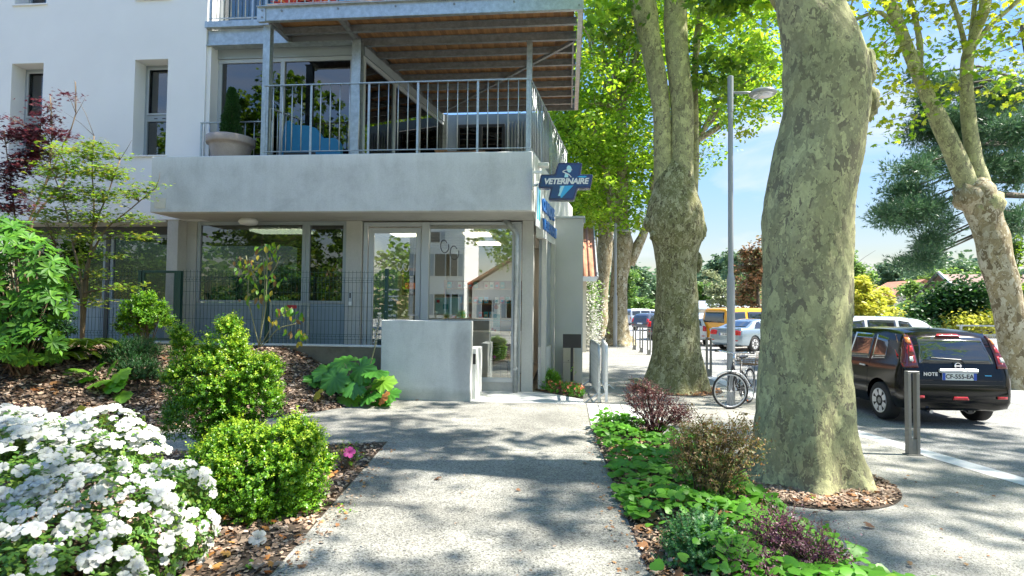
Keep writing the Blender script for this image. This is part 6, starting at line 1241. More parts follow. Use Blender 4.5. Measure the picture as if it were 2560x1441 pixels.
pos=[]
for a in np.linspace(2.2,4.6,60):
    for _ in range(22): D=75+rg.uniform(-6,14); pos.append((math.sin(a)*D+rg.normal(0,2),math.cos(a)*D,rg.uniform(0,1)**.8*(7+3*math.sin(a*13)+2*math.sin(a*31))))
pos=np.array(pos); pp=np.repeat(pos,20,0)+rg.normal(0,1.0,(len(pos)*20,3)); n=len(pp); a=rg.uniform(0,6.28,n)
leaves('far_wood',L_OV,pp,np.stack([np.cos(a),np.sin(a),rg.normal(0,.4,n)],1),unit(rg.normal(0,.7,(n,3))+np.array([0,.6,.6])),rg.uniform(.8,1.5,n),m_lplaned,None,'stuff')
# ------------------------------------------------------------ garden plants
def twiggy(name,lab,cat,c,ells,nt,per,ls,mats,T,seed,tl=.16,up=.7,spread=.35,stemmat=m_twig,stems=10,shell=.5,flt=None,tip=None,tipn=.3,group=None,parentloc=True,leafup=.6,nmain=None):
    """shrub made of leafy twigs growing out of lobes; tips can carry lighter leaves"""
    rg=np.random.default_rng(seed); t=thing(name,lab,cat,group=group); c=Vector(c)
    if name=='box_shrub' and len(ells)>3:
        base_=list(ells)
        for _ in range(46):
            ce,r=base_[rg.integers(len(base_))]; d=rsph(rg,1)[0]; d[2]=abs(d[2])*.9; d/=np.linalg.norm(d); p=np.array(ce)+d*np.array(r)*.98; q=rg.uniform(.035,.075); ells.append((tuple(p),(q,q,q*rg.uniform(1.2,2.2))))
    w=np.array([r[0]*r[1]*r[2] for _,r in ells])**.42; w/=w.sum(); O=[];D=[]
    while len(O)<nt:
        k=rg.choice(len(ells),p=w); ce,r=ells[k]; d=rsph(rg,1)[0]
        if d[2]<-.45: continue
        q=shell+(1-shell)*rg.random()**.5; p=np.array(ce)+d*np.array(r)*q
        if flt and not flt(p): continue
        if p[2]<c.z-.02: continue
        O.append(p); dd=d*np.array([1,1,.8])+np.array([0,0,up])+rg.normal(0,spread,3); D.append(dd)
    O=np.array(O);D=unit(np.array(D)); L=tl*rg.uniform(.5,1.3,nt)
    s=np.tile(np.linspace(.05,1,per),nt); i=np.repeat(np.arange(nt),per); pos=O[i]+D[i]*(s*L[i])[:,None]
    ax=unit(np.cross(D,rsph(rg,nt))); ay=np.cross(D,ax); ph=np.tile(np.arange(per)*2.4,nt)+np.repeat(rg.uniform(0,6,nt),per)
    rad=ax[i]*np.cos(ph)[:,None]+ay[i]*np.sin(ph)[:,None]; ld=rad+D[i]*leafup+rg.normal(0,.2,rad.shape); nr=D[i]+rad*.2+np.array([0,0,.5])+rg.normal(0,.2,rad.shape)
    sz=ls*rg.uniform(.6,1.25,len(pos))*(1-.35*s)
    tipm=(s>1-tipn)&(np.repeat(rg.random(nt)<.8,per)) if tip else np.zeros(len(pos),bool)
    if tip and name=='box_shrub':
        zz=pos[:,2]; lo_,hi_=np.percentile(zz,[25,97]); tipm&=(rg.random(nt)[i]<np.clip((zz-lo_)/(hi_-lo_),0,1)**1.1*1.0)  # yellow tips kept high: young growth, plus sunlit tops put into the leaf colour
    leaves('foliage',T,pos[~tipm],ld[~tipm],nr[~tipm],sz[~tipm],mats,t)
    if tip and tipm.any(): leaves('young_foliage',T,pos[tipm],ld[tipm],nr[tipm],sz[tipm],tip,t)
    m=MB()
    for k in rg.choice(nt,min(stems*4,nt),replace=False):
        e=Vector(O[k]); b=c+Vector((rg.normal(0,.04),rg.normal(0,.04),0)); mid=b.lerp(e,.5)+Vector((0,0,.08*(e-b).length)); m.tube([b,mid,e,e+Vector(D[k])*L[k]],[.010,.007,.004,.002],5)
    for k in rg.choice(nt,min(stems*16,nt),replace=False):
        e=Vector(O[k]); q=e-(e-c)*.25; m.tube([q,e,e+Vector(D[k])*L[k]],[.004,.003,.0012],4)
    m.build('stems',stemmat,t,smooth=True); rebase(t,c); return t
def G3(px,py,Y): v=at(px,py,Y); return (v.x,v.y,v.z)
# box shrubs
def E(px,py,Y,rx,ry,rd=None): v=at(px,py,Y); k=Y/FP; return ((v.x,v.y,v.z),(rx*k,(rd or rx)*k,ry*k))
twiggy('box_shrub','tall yellow tipped box shrub with two spires in front of the green fence','shrub',G3(560,1200,5.75),[E(555,985,5.75,88,115),E(480,970,5.75,52,80),E(455,885,5.75,20,62),E(562,875,5.75,40,66),E(630,945,5.75,58,50),E(635,1015,5.75,62,65),E(510,1060,5.75,85,80),E(580,1110,5.75,78,78)],4700,12,.034,m_lbox,L_BOX,401,.10,.7,.45,tip=m_lboxt,tipn=.5,shell=.55,stems=4)
twiggy('box_shrub','lower wider dark green box shrub bulging over the path edge','shrub',G3(665,1310,4.95),[E(660,1200,4.95,130,95),E(560,1190,4.95,85,90),E(745,1190,4.95,70,85),E(600,1115,4.95,50,50),E(700,1110,4.95,45,42),E(770,1120,4.95,30,50),E(640,1260,4.95,130,60),E(540,1240,4.95,80,60),E(735,1260,4.95,65,55)],4700,12,.033,m_lbox,L_BOX,402,.09,.6,.5,tip=m_lboxt,tipn=.35,shell=.55,stems=4)
# white azalea
AZ=thing('white_azalea','big white flowering azalea bush in the lower left corner','azalea'); rg=np.random.default_rng(410)
azE=[((-3.75,3.55,.28),(1.0,.9,.66)),((-3.10,3.45,.20),(.62,.7,.56)),((-4.2,3.75,.40),(.8,.8,.60)),((-3.15,3.0,.10),(.75,.55,.56)),((-2.82,3.85,.28),(.34,.36,.40)),((-3.45,4.1,.42),(.4,.4,.55)),((-4.6,3.6,.2),(.7,.7,.6))]
def surf(n,E_,rg,lo=.88,hi=1.04,zmin=0.02):
    P=[];N=[]; vol=np.array([r[0]*r[1] for _,r in E_]); vol=vol/vol.sum()
    while len(P)<n:
        k=rg.choice(len(E_),p=vol); c,r=E_[k]; d=rsph(rg,1)[0]; p=np.array(c)+d*np.array(r)*rg.uniform(lo,hi)
        if p[2]<zmin: continue
        if any((((p-np.array(c2))/np.array(r2))**2).sum()<.80 for j,(c2,r2) in enumerate(E_) if j!=k): continue
        if d[1]>.6 and d[2]<.3: continue
        P.append(p);N.append(d/np.array(r))
    return np.array(P),unit(np.array(N))
P_,N_=surf(2400,azE,rg,.80,1.07); per=9; n=len(P_)*per; i=np.repeat(np.arange(len(P_)),per); rad=rsph(rg,n); nr=unit(N_[i]*.8+np.array([0,0,.5])+rad*.35); ld=unit(rad-nr*(rad*nr).sum(1)[:,None]+nr*.35)
leaves('foliage',L_OV,P_[i]+rad*.012,ld,nr,rg.uniform(.028,.05,n),m_laz,AZ)
P2,N2=surf(1500,azE,rg,.45,.85); i=np.repeat(np.arange(len(P2)),8); n=len(i); leaves('inner_foliage',L_OV,P2[i]+rsph(rg,n)*.03,rsph(rg,n),unit(rsph(rg,n)*.6+N2[i]),rg.uniform(.03,.05,n),m_laz,AZ)
m=MB(); base=Vector((-3.2,3.6,0))
for k in range(60): e=Vector(P_[k]); b=base+Vector((rg.normal(0,.15),rg.normal(0,.12),0)); m.tube([b,b.lerp(e,.5)+Vector((0,0,.08)),e],[.012,.008,.003],5)
m.build('stems',m_twig,AZ,smooth=True)
def flower(seed,R=1.,open_=1.):
    rg_=random.Random(seed); V=[];T=[]
    for k in range(5):
        a0=2*PI*k/5+rg_.uniform(-.08,.08); b=len(V)
        rows=[(0.05,.02,.0),(.33,.25,.16),(.68,.46,.26),(.95,.44,.22),(1.10,.20,.14)]
        for r,w,z in rows:
            z=z*open_+rg_.uniform(-.03,.05)
            for s in (-1,0,1):
                x=r; y=s*w; zz=z-(.05 if s==0 else -.03)+rg_.uniform(-.035,.035); V.append((x*math.cos(a0)-y*math.sin(a0),x*math.sin(a0)+y*math.cos(a0),zz))
        for j in range(4):
            for s in (0,1): q=b+j*3+s; T+=[(q,q+3,q+4),(q,q+4,q+1)]
    for k in range(5):
        a=rg_.uniform(0,6.28); b=len(V); c,s=math.cos(a),math.sin(a); V+=[(0,0,0),(.28*c+.02,.28*s,.42),(.28*c-.02,.28*s+.03,.42)]; T.append((b,b+1,b+2))
    V=np.array(V)*R; return (np.stack([V[:,0],V[:,1],V[:,2]],1).astype(np.float32),np.array(T))
FL=[flower(i,1,[1.1,1.6,.9,2.4,1.3,3.0][i]) for i in range(6)]
Pf,Nf=surf(1650,azE,rg,.99,1.09)
keep=[]; 
for q,p in enumerate(Pf):
    gap=rg.uniform(-.35,.35)+math.sin(p[0]*5.1+1)*math.sin(p[1]*4.3+p[2]*5.7)+.5*math.sin(p[0]*11+p[2]*9)
    if gap>-.75: keep.append(q)
Pf=Pf[keep];Nf=Nf[keep]; nrm=unit(Nf*.75+np.array([.1,-.45,.55])+rg.normal(0,.28,Nf.shape)); tg=unit(np.cross(nrm,rsph(rg,len(nrm))))
leafparts('flower',FL,Pf,tg,nrm,rg.uniform(.028,.050,len(Pf)),[m_petal],AZ,300,overflow='flowers')
rebase(AZ,base)
# small things near it
twiggy('box_shrub','small sprig shrub with one magenta flower by the path corner','shrub',(-2.42,6.25,.0),[((-2.45,6.3,.12),(.16,.14,.12))],40,8,.035,m_lbox,L_OV,420,.09,.6,stems=4)
fm=npmesh('flower',FL[0][0],FL[0][1],m_pink)
for (x,y,z),lab in (((-2.36,6.2,.2),'magenta flower on the sprig by the path corner'),): 
    o=bpy.data.objects.new('magenta_flower',fm); COL.objects.link(o); o.location=(x,y,z); o.scale=(.06,.06,.06); o.rotation_euler=(.9,0,.3); tag(o,lab,'flower')
o=bpy.data.objects.new('fallen_flower',npmesh('flower',FL[1][0],FL[1][1],m_petal)); COL.objects.link(o); g=gz(645,1362); o.location=(g.x,g.y,.04); o.scale=(.06,.06,.06); o.rotation_euler=(.8,.3,0); tag(o,'single fallen white azalea blossom on the bark mulch by the path','flower')
o=bpy.data.objects.new('fallen_flower',fm); COL.objects.link(o); v=at(65,1083,6.9); o.location=(v.x,v.y,bank(v.x,v.y)+.06); o.scale=(.08,.08,.08); o.rotation_euler=(.6,.3,0); tag(o,'deep pink fallen flower beside the heuchera at far left','flower')
# acanthus by the low wall
AC=thing('acanthus_plant','big lobed leaf acanthus plant at the foot of the low concrete wall','plant'); rg=np.random.default_rng(430)
lf=[(775,985,.36,1),(745,1010,.30,1),(800,1010,.34,0),(835,950,.40,1),(815,930,.38,0),(850,975,.42,0),(870,1000,.36,2),(905,925,.40,1),(880,940,.36,0),(900,1000,.34,1),(925,990,.34,0),(955,1000,.34,0),(930,960,.36,1),(960,955,.34,2),(975,985,.30,1),(790,950,.34,1),(860,905,.40,1),(770,1000,.30,0),(940,930,.36,1),(820,1005,.28,0),(915,1005,.28,2),(885,965,.36,1),(845,1000,.3,0)]
mm=[m_lacan,m_lacan,m_lacan2]; pos=[];
for q,(x,y,s,k) in enumerate(lf):
    p=at(x,y,10.35+.25*math.sin(q*1.7)); me=None; V,F=lobed(42,7,q%5,.24); key='ac%d_%d'%(q%5,k)
    me=bpy.data.meshes.get(key) or npmesh(key,V,F,mm[k],True); o=bpy.data.objects.new('leaf',me); COL.objects.link(o); o.parent=AC
    cx,cy=-3.95,10.45; d=Vector((p.x-cx+rg.normal(0,.1),-.5+rg.normal(0,.25),-.1+rg.normal(0,.3))).normalized(); nn=Vector((rg.normal(0,.2),-.55,.8)); xx=d.cross(nn).normalized(); nn=xx.cross(d); s*=1.12
    o.matrix_world=Matrix(((xx.x*s,d.x*s,nn.x*s,p.x-d.x*s*.5),(xx.y*s,d.y*s,nn.y*s,p.y-d.y*s*.5),(xx.z*s,d.z*s,nn.z*s,max(.1,p.z)-d.z*s*.5),(0,0,0,1)))
m=MB()
for q,(x,y,s,k) in enumerate(lf):
    p=at(x,y,10.4); m.tube([(-3.95+rg.normal(0,.15),10.55,.03),((p.x-3.95)/2,10.5,max(.1,p.z)*.7),(p.x,p.y+.02,max(.08,p.z)-.03)],[.012,.01,.006],6)
m.build('leaf_stalks',m_twigg,AC,smooth=True)
sp=[at(912,965,10.3),at(925,915,10.25),at(937,870,10.22),at(944,820,10.2),at(950,785,10.2)]; fs=MB().tube(sp,[.014,.012,.011,.01,.006],7).build('flower_spike',m_twigg,AC,smooth=True)
A=np.array([p[:] for p in sp]); n=150; s=rg.uniform(2.1,4,n); i=np.minimum(s.astype(int),3); f=(s-i)[:,None]; pp=A[i]*(1-f)+A[i+1]*f; rd=rsph(rg,n)*np.array([1,1,.3]); leaves('florets',L_OV,pp,rd+np.array([0,0,.5]),rsph(rg,n),rg.uniform(.03,.06,n),m_petal,AC)
rebase(AC,(-3.95,10.5,0))
for (x,y,mt,lab,s) in ((783,987,m_lyel,'large yellow dying leaf among the acanthus leaves',.24),(950,995,m_dryo,'crumpled orange brown leaf at the right end of the acanthus plant',.22)):
    V,F=lobed(30,5,9,.12); o=link('withered_leaf',npmesh('withered_leaf',V,F,mt,True)); p=at(x,y,10.1); o.location=(p.x,p.y-.1,.12); o.scale=(s*1.1,s*1.1,s*1.4); o.rotation_euler=(.9,.4,-1.2); tag(o,lab,'leaf')
# rhododendron at left
def whorled(name,lab,cat,center,ells,nw,per,ls,mats,seed,stem=m_twig,limit=300,T=None,tilt=.25):
    rg=np.random.default_rng(seed); t=thing(name,lab,cat); O,N=surf(nw,ells,rg,.75,1.05,center[2]+.02); N=unit(N+np.array([.1,-.35,.5])); i=np.repeat(np.arange(nw),per); ax=unit(np.cross(N,rsph(rg,nw))); ay=np.cross(N,ax); ph=np.tile(np.arange(per)*2*PI/per,nw)+np.repeat(rg.uniform(0,6,nw),per)
    rad=ax[i]*np.cos(ph)[:,None]+ay[i]*np.sin(ph)[:,None]; ld=unit(rad+N[i]*tilt+rg.normal(0,.12,rad.shape)); nr=unit(N[i]-rad*tilt+rg.normal(0,.1,rad.shape))
    leafparts('leaf',T or L_OV,O[i],ld,nr,ls*rg.uniform(.7,1.2,len(i)),mats,t,limit,overflow='leaves'); m=MB(); c=Vector(center)
    for k in range(0,nw,3): e=Vector(O[k]); m.tube([c+Vector((rg.normal(0,.08),rg.normal(0,.08),0)),c.lerp(e,.5)+Vector((0,0,.06)),e],[.014,.009,.004],5)
    m.build('stems',stem,t,smooth=True); rebase(t,center); return t
bz=lambda x,y:bank(x,y)
rc=(-8.0,7.9,bz(-8.0,7.9))
whorled('rhododendron','glossy large leaved rhododendron at the left edge below the red maple','rhododendron',rc,[E(20,640,7.9,95,75),E(90,680,7.9,75,70),E(20,740,7.9,100,75),E(110,760,7.9,65,60),E(-40,700,7.9,80,120),E(60,815,7.9,85,60),E(15,600,7.9,70,55),E(0,850,7.9,90,40),E(60,870,7.7,90,35),E(105,850,7.7,50,35)],300,9,.16,[m_lrh,m_lrh,m_lrh2],440,T=L_RH)
twiggy('azalea_shrub','bushy lower part of dark leafy shrub at the far left edge under the rhododendron','shrub',rc,[E(20,780,8.1,110,90),E(110,820,8.1,60,50),E(-20,650,8.1,90,120)],800,10,.07,m_ldk,L_OV,441,.16,.5,stems=5)
# ferns
def fern(lab,base,n,L,seed,mat=m_lfern,group=None):
    rg=np.random.default_rng(seed); t=thing('fern',lab,'fern',group=group); b=Vector(base)
    for k in range(n):
        a=2*PI*k/n+rg.uniform(-.3,.3); l=L*rg.uniform(.7,1.15); pts=[b+Vector((math.cos(a)*l*s,math.sin(a)*l*s,l*(1.0*s-.95*s*s)*1.1+.02)) for s in np.linspace(0,1,9)]
        r=MB().tube(pts,[.005]*8+[.002],4).build('frond',m_twigg,t); A=np.array([p[:] for p in pts]); q=60; s=np.linspace(.8,7.99,q); i=s.astype(int).clip(0,7); f=(s-i)[:,None]; pp=A[i]*(1-f)+A[i+1]*f; tg=unit(A[i+1]-A[i]); sd=unit(np.cross(tg,np.array([0,0,1.])))*np.where(np.arange(q)%2,1,-1)[:,None]
        o=leaves('pinnae',L_DIA,pp,sd+tg*.35,np.tile(np.array([0,0,1.]),(q,1))+rg.normal(0,.15,(q,3)),l*.26*np.sin(np.linspace(.25,1,q)*PI*.95)+.02,mat,r)
    rebase(t,b); return t
fern('yellow green fern left of the green maple stem',(at(160,860,8.3).x,8.3,bz(-7.9,8.3)),11,.55,450); fern('fern right of the green maple stem near the fence',(at(225,830,8.6).x,8.6,bz(-7.9,8.6)+.1),11,.5,451); fern('small fern hanging below the green maple',(at(120,800,8.2).x,8.2,bz(-8,8.2)+.2),9,.42,452)
# green maple with thin stems
def maple(name,lab,base,stems,blobs,Y,mat,seed,ncl,per,ls,stemmat,bare=(),T=L_MP,r0=.03,mat2=None):
    rg=np.random.default_rng(seed); t=thing(name,lab,'tree'); b=Vector(base); m=MB(); tips=[]
    for st_ in stems:
        P,R=smooth([b]+[at(x,y,Y+d) for x,y,d in st_],[r0]+list(np.linspace(r0*.7,.004,len(st_))),18); m.tube(P,R,7,True,wobf(seed,.04)); tips+=P[5:]
    cs=[]
    for (px,py,rx,ry) in blobs:
        k=max(3,int(ncl*rx*ry/900))
        for _ in range(k): d=rsph(rg,1)[0]*rg.uniform(.2,1); v=at(px+d[0]*rx,py+d[2]*ry,Y+d[1]*rx/FP*Y); cs.append(v)
    for c in cs:
        s=min(tips,key=lambda v:(v-c).length+max(0,v.z-c.z)*1.5); m.tube([s,s.lerp(c,.5)+Vector((0,0,.03)),c],[.005,.004,.002],4)
    for (x0,y0,x1,y1) in bare: a_=at(x0,y0,Y);b_=at(x1,y1,Y-.1); m.tube([a_,a_.lerp(b_,.5)+Vector((.02,0,.02)),b_],[.005,.004,.0015],4)
    m.build('branches',stemmat,t,smooth=True); C=np.array([c[:] for c in cs]); pp=np.repeat(C,per,0)+rg.normal(0,.10,(len(C)*per,3))*np.array([1.3,1.3,.38]); n=len(pp); a=rg.uniform(0,6.28,n)
    d=np.stack([np.cos(a),np.sin(a),rg.normal(-.15,.25,n)],1); nr=unit(rg.normal(0,.35,(n,3))+np.array([0,-.25,1])); leaves('foliage',T,pp,d,nr,ls*rg.uniform(.6,1.3,n),mat,t)
    rebase(t,b); return t
mb=(at(205,845,9.3).x,9.3,bz(at(205,845,9.3).x,9.3))
maple('green_maple','slender multi-stemmed green maple in front of the dark ground floor windows',mb,[[(215,700,0),(240,560,.1),(275,470,.2),(300,400,.2)],[(205,720,-.1),(180,600,-.2),(150,480,-.2),(120,400,-.1)],[(220,680,.1),(235,540,.3),(230,430,.2),(235,340,.1)],[(212,690,0),(260,580,.2),(330,520,.3),(390,470,.3)],[(203,740,0),(175,680,.1),(140,620,.2)]],
 [(170,380,55,25),(230,370,50,30),(140,430,55,30),(220,430,60,35),(290,430,45,28),(110,480,45,30),(170,490,60,35),(250,490,60,30),(330,480,45,22),(380,460,22,12),(130,540,60,22),(220,540,70,25),(330,550,50,16),(360,590,28,10),(310,590,28,10),(200,590,60,18),(110,590,40,16),(270,640,38,12),(240,680,28,14),(290,720,40,10),(340,715,16,6),(190,640,30,12),(160,700,40,18),(230,760,40,14),(290,390,26,14)],9.3,m_lmg,460,14,16,.075,m_twig,[(235,340,190,240),(300,400,330,350),(235,340,160,280),(390,470,400,430),(190,240,185,200)])
mr=(at(40,800,10.2).x,10.2,.9)
maple('red_maple','dark red leaved maple behind the green maple against the white wall','red maple' and mr,[[(60,600,0),(110,470,.1),(150,380,.2),(190,280,.2),(188,205,.2)],[(40,620,0),(30,480,.1),(10,330,.1)],[(80,560,0),(170,430,.2),(100,340,.2),(30,300,.2)],[(60,600,0),(120,440,.1),(130,330,0),(125,240,0)]],
 [(20,295,22,8),(15,340,35,14),(70,335,38,32),(100,380,34,22),(120,290,26,16),(145,330,36,14),(60,410,48,28),(20,430,45,26),(30,480,50,26),(10,520,40,20),(170,345,26,10),(60,520,36,14),(175,240,14,6),(110,260,22,9),(85,350,30,26),(75,390,30,22)],10.2,m_lmr,461,20,18,.08,m_twig,[(188,280,160,225),(188,290,215,240),(125,300,130,230),(140,300,110,255)])
# dark shrubs on the bank
def bankE(px,py,Y,rx,ry): return E(px,py,Y,rx,ry)
def bc(px,Y): v=at(px,900,Y); return (v.x,Y,bz(v.x,Y))
twiggy('choisya_shrub','dark glossy shrub in front of the green gate','shrub',bc(365,9.9),[E(360,790,9.9,50,48),E(395,805,9.9,32,30),E(335,820,9.9,35,35),E(360,755,9.9,20,18)],420,11,.075,m_lbox,L_OV,470,.13,.5,stems=5)
for i,(px,py,Y,rx,ry,lab) in enumerate([(305,895,8.9,58,40,'low dark fine-leaved shrub below the gate, left lobe'),(345,935,8.6,48,36,'low dark fine-leaved shrub nearest to the box shrub'),(135,905,8.4,52,24,'flat dark shrub below the ferns'),(345,880,9.2,52,28,'low dark fine-leaved shrub directly under the glossy shrub')]):
    twiggy('heather_shrub',lab,'shrub',bc(px,Y),[E(px,py,Y,rx,ry)],520,16,.032,m_ldk,L_DIA,471+i,.13,.9,.3,stems=4,shell=.3)
# lobed light plant and heuchera and yellow plant
def broad(name,lab,base,pts,Y,sz,mats,seed,T=None,cat='plant',stalk=m_twigg,limit=300,group=None,jit=.15):
    rg=np.random.default_rng(seed); t=thing(name,lab,cat,group=group); b=Vector(base); P=[]
    for (x,y) in pts: P.append(at(x,y,Y+rg.uniform(-jit,jit))[:])
    P=np.array(P); n=len(P); d=unit(P-np.array(b[:])+rg.normal(0,.05,(n,3))+np.array([0,-.15,-.05])); nr=unit(rg.normal(0,.2,(n,3))+np.array([0,-.5,.9])); s=sz*rg.uniform(.7,1.2,n)
    leafparts('leaf',T or [lobed(30,5,k,.15) for k in range(3)],P-d*s[:,None]*.5,d,nr,s,mats,t,limit); m=MB()
    for p in P: m.tube([b,b.lerp(Vector(p),.6)+Vector((0,0,.05)),p],[.006,.005,.003],5)
    m.build('leaf_stalks',stalk,t); rebase(t,b); return t
rgp=random.Random(3)
broad('hydrangea_plant','light green plant with large lobed leaves on the bark mulch bank',bc(220,8.2),[(180,930),(215,945),(240,920),(275,920),(300,935),(250,955),(285,965),(225,975),(270,990),(130,965),(155,955),(120,985),(190,960),(240,1000),(300,990),(260,1005),(205,925),(290,950)],8.1,.26,[m_lgc,m_lacan2],480)
broad('heuchera_plant','pale pinkish brown heuchera at the left edge above the azalea',bc(40,6.9),[(rgp.uniform(5,75),rgp.uniform(1015,1070)) for _ in range(60)],6.85,.085,[m_lheu],481,[heart(12,k) for k in range(3)])
broad('yellow_plant','small yellow leaved plant just above the azalea flowers',bc(235,6.2),[(215,1040),(240,1035),(255,1050),(225,1055),(265,1062),(205,1030)],6.2,.12,[m_lyel],482,[heart(12,k) for k in range(3)])
# sapling
SP=thing('autumn_sapling','thin sapling with drooping yellow green and rusty leaves in front of the fence','sapling'); YS=10.6; rg=np.random.default_rng(490); m=MB(); sb=at(648,868,YS); tips=[]
for st_ in ([(655,800),(662,720),(658,640)],[(632,800),(620,740),(622,680),(615,640)],[(655,820),(665,760),(668,650),(662,610)],[(660,850),(690,800),(730,770)],[(660,860),(700,820),(740,810)],[(662,700),(690,665),(700,640)],[(640,700),(600,645),(590,650)]):
    P=[sb if st_[0][1]>790 else at(*st_[0],YS)]+[at(x,y,YS-.05) for x,y in st_]; Q,R=smooth(P,np.linspace(.012,.003,len(P)),14); m.tube(Q,R,6); tips+=Q[4:]
m.build('stems',m_twigg,SP,smooth=True); pts=[];
for (x,y,rx,ry,n) in [(665,615,28,12,11),(690,612,12,16,8),(595,650,22,14,9),(640,650,26,20,12),(660,680,26,24,14),(690,700,22,16,10),(625,690,26,20,12),(610,740,18,16,8),(650,740,26,22,14),(672,735,20,14,9),(720,775,30,12,14),(745,790,18,14,8),(690,790,18,24,8),(735,830,30,14,14),(680,640,24,16,8),(752,855,6,14,3),(600,670,14,10,4)]:
    for _ in range(n): a=rg.uniform(0,6.28); q=math.sqrt(rg.random()); pts.append(at(x+rx*q*math.cos(a),y+ry*q*math.sin(a),YS+rg.normal(0,.08))[:])
pts=np.array(pts); n=len(pts); d=unit(np.stack([rg.normal(0,.4,n),rg.normal(-.2,.3,n),rg.normal(-.9,.3,n)],1)); nr=unit(np.stack([rg.normal(0,.4,n),rg.normal(-.9,.2,n),rg.normal(.3,.2,n)],1)); leafparts('leaf',L_OV,pts,d,nr,rg.uniform(.09,.15,n),[m_lyel,m_lgc2,m_lgc,m_lbr,m_lgc2,m_lplane],SP,300); rebase(SP,sb)
# ------------------------------------------------------------ right bed
GC=thing('ivy_ground_cover','dense bright green heart leaved ground cover filling the right planting bed','ground cover'); rg=np.random.default_rng(500); pts=[]
RBp=[p for p in RB if 2.5<p[1]]+[(2.1,3.0),(.6,3.0)]
RBp=[(.60,3.0),(.57,4.05),(.50,5.62),(.41,8.2),(.38,9.05),(1.2,8.95),(1.55,8.2),(1.72,6.9),(1.8,5.8),(1.85,5.2),(1.95,4.2),(2.1,3.0)]
while len(pts)<2300:
    x=rg.uniform(.36,2.1); y=rg.uniform(3.0,9.05)
    if inpoly(x,y,RBp) and rg.random()<min(1,(5.5/y)):
        e=x-np.interp(y,[3,4.05,5.62,8.2,9.1],[.60,.57,.50,.41,.37])
        bare=(y<4.9 and e<.42-.1*math.sin(y*5)) 
        if bare and rg.random()<.93: continue
        if y>6.6: e+=.12
        h=.04+.17*min(1,e/.3)*(.7+.5*math.sin(x*5+y*3)*math.sin(y*4.1))+rg.uniform(0,.06)
        pts.append((x,y,max(.03,h)))
pts=np.array(pts); n=len(pts); a=rg.uniform(0,6.28,n); d=np.stack([np.cos(a)*.8-.25,np.sin(a)*.8-.4,rg.normal(-.15,.2,n)],1); nr=unit(np.stack([rg.normal(-.1,.3,n),rg.normal(-.3,.3,n),np.ones(n)],1)); sz=rg.uniform(.06,.115,n)*np.clip(.75+.12*(9-pts[:,1])*.3,.7,1.1)
leafparts('leaf',[heart(14,k,.08) for k in range(5)],pts,d,nr,sz,[m_lgc,m_lgc2,m_lgc,m_lgc3],GC,300,overflow='leaves')
rebase(GC,(1.2,6,0))
def rb(px,py): g=gz(px,py); return (g.x,g.y,0)
twiggy('purple_shrub','dark purple leaved shrub at the far end of the right planting bed','shrub',(1.22,8.35,0),[E(1630,1020,8.35,48,48),E(1660,1040,8.35,55,30),E(1600,1000,8.35,30,40),E(1700,1045,8.35,28,25),E(1625,1060,8.35,35,25)],420,10,.036,m_lpur,L_BOX,510,.16,.7,.6,stemmat=m_lpur,stems=8,shell=.3)
twiggy('bronze_shrub','open bronze and green shrub in the right bed beside the nearest plane trunk','shrub',(1.25,5.45,0),[E(1790,1130,5.4,85,60),E(1740,1110,5.4,55,55),E(1850,1120,5.4,50,55),E(1800,1190,5.4,70,40),E(1720,1170,5.4,40,40),E(1770,1085,5.4,40,25)],620,9,.034,m_lbr,L_OV,511,.13,.35,.8,stems=9,shell=.25,tip=m_lrust,tipn=.3)
spx=[(1820,1090,1850,1030,1900,1040),(1840,1080,1880,1050,1905,1100),(1780,1090,1740,1030,1720,1010)]
for i,(a,b,c,d_,e,f_) in enumerate(spx):
    sp_=thing('arching_twig',['arching thin twig with pink buds in front of the nearest trunk, upper one','arching thin leafy twig touching the trunk base, lower one','thin leafy twig rising left above the bronze shrub'][i],'twig'); spray(sp_,[at(a,b,5.7),at(c,d_,5.8),at(e,f_,5.85)],26,.035,[m_lbr,m_lrust,m_lbr][i],.03,T=L_OV,seed=520+i,tw=.003)
twiggy('chrysanthemum_plant','small blue green feathery leaved plant at the bottom of the right bed','plant',(1.02,4.35,0),[E(1750,1350,4.3,70,50),E(1720,1390,4.3,55,50),E(1790,1400,4.3,60,55)],420,12,.036,m_lblu,L_MP,512,.11,.7,.4,stems=5,shell=.25)
twiggy('plum_shrub','plum purple small leaved shrub in the lower right of the bed','shrub',(1.70,4.2,0),[E(1990,1370,4.25,85,45),E(2040,1400,4.25,60,40),E(1940,1330,4.25,50,40),E(1930,1420,4.25,80,30)],520,8,.030,m_lpur2,L_OV,513,.18,.6,.6,stems=8,shell=.2)
twiggy('plum_shrub','low second plum shrub at the bottom picture edge right of the bed','shrub',(1.35,3.9,0),[E(1880,1420,3.95,60,25)],120,8,.028,m_lpur2,L_OV,514,.12,.6,.5,stems=4)
twiggy('leafy_plant','light green plant among the ground cover at the near paving planks','plant',(.62,8.7,0),[E(1530,1065,8.6,35,22),E(1560,1075,8.6,25,20)],90,9,.07,m_lgc,L_OV,515,.10,.7,.4,stems=4)
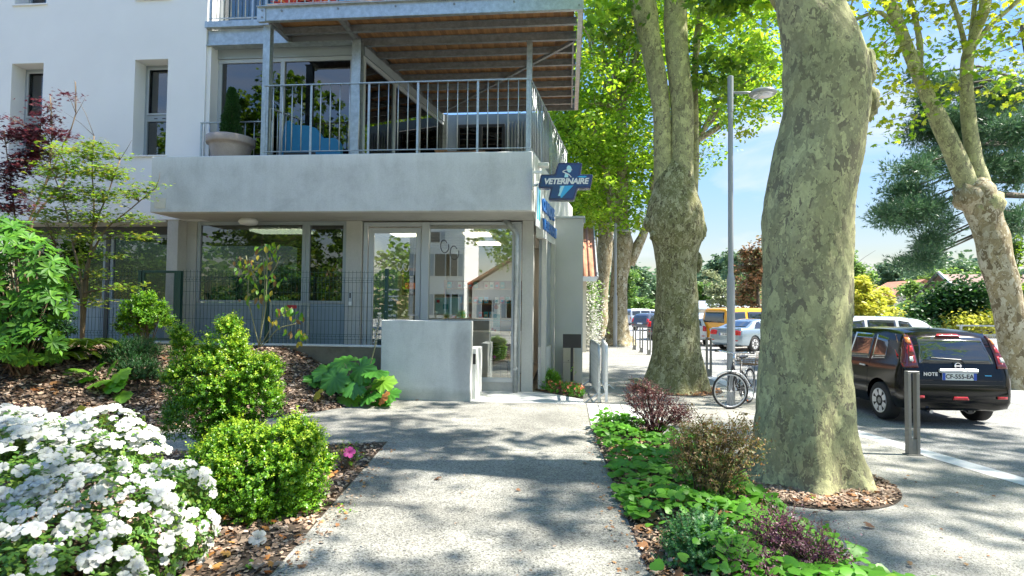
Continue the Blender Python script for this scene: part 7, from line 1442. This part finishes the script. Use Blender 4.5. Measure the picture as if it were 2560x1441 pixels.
# brown seed spikes
for i,(x,y0,y1,Y) in enumerate([(1905,1250,1330,5.0),(1890,1290,1350,4.9),(1870,1290,1360,4.9),(1925,1270,1340,5.0),(1845,1300,1370,4.8),(1600,1090,1150,7.4),(1505,1062,1085,8.7),(1522,1060,1083,8.7)]):
    t=thing('seed_spike',['brown bead-like seed spike %s'%q for q in ('tallest near the trunk base','second left of the tallest near the trunk','third from the trunk base, half hidden','right of the tallest near the trunk','leftmost of the five near the trunk','single in the middle of the bed','left of two at the far bed end','right of two at the far bed end')][i],'seed head',group='seed spikes in the right bed'); a=at(x,y1+30,Y); b=at(x,y0,Y); 
    MB().tube([(a.x,a.y,0),a,b],.004,5).build('stalk',m_twig,t); rgk=np.random.default_rng(i); n=60; s=rgk.random(n)[:,None]; pp=np.array(a[:])*(1-s)+np.array(b[:])*s; leaves('beads',L_OV,pp,rsph(rgk,n),rsph(rgk,n),rgk.uniform(.014,.022,n),m_dry,t); rebase(t,(a.x,a.y,0))
# flower patch by the annex
fb=sheet('flower_bed',[(-.70,12.75),(-.38,12.35),(.33,11.72),(.36,14.1),(-.48,14.1)],.016,m_soil)
chips('leaf_litter',[(-.6,12.8),(-.38,12.4),(.3,11.8),(.33,14.0),(-.4,14.0)],300,lambda x,y:.02,m_dry,.03,.07)
twiggy('bedding_plants','low green bedding plants in front of the black post sign','flowers',(.0,12.5,0),[((-.1,12.55,.06),(.32,.25,.13)),((.2,12.1,.06),(.14,.22,.10)),((-.42,12.9,.1),(.1,.3,.2))],190,9,.05,m_lgc,L_OV,530,.12,.8,stems=3)
rg=np.random.default_rng(531); n=90; pp=np.stack([rg.uniform(-.45,.33,n),np.zeros(n),rg.uniform(.08,.22,n)],1); pp[:,1]=12.5-pp[:,0]*1.0+rg.uniform(-.35,.2,n); tt=thing('red_blossoms','cluster of small red and pink blossoms of the bedding plants by the annex','flowers'); leaves('petals',L_MP,pp,rsph(rg,n),unit(rsph(rg,n)*.4+np.array([0,-.5,.8])),rg.uniform(.05,.08,n),m_redp,tt); MB().tube([(0,12.5,.02),(.02,12.5,.12)],.004,4).build('stem',m_twigg,tt)
twiggy('grass_tuft','tuft of tall thin grass at the corner of the annex wall','grass tuft',(-.38,13.2,0),[((-.38,13.2,.1),(.12,.15,.12))],60,8,.16,m_lgc2,L_NEE,532,.22,2.0,stems=5)
tw=thing('tall_weed','thin tall green weed growing beside the post of the black sign','weed'); spray(tw,[(.14,12.9,0),(.15,12.9,.3),(.12,12.88,.62)],22,.05,m_lgc2,.03,T=L_OV,seed=533,tw=.003)
# tiny weeds at path joints
for i,(x,y) in enumerate(((850,1284),(880,1282),(2035,1255),(620,1425))): 
    g=gz(x,y); tw=thing('small_weed',['tiny green weed in the path joint, left one','tiny green weed in the path joint, right one','tiny weed in the mulch ring of the nearest plane tree','small seedling in the mulch beside the azalea'][i],'weed'); spray(tw,[(g.x,g.y,.01),(g.x+.01,g.y,.03),(g.x,g.y,.05)],10,.03,m_lgc2,.02,T=L_OV,seed=540+i,tw=.0015)
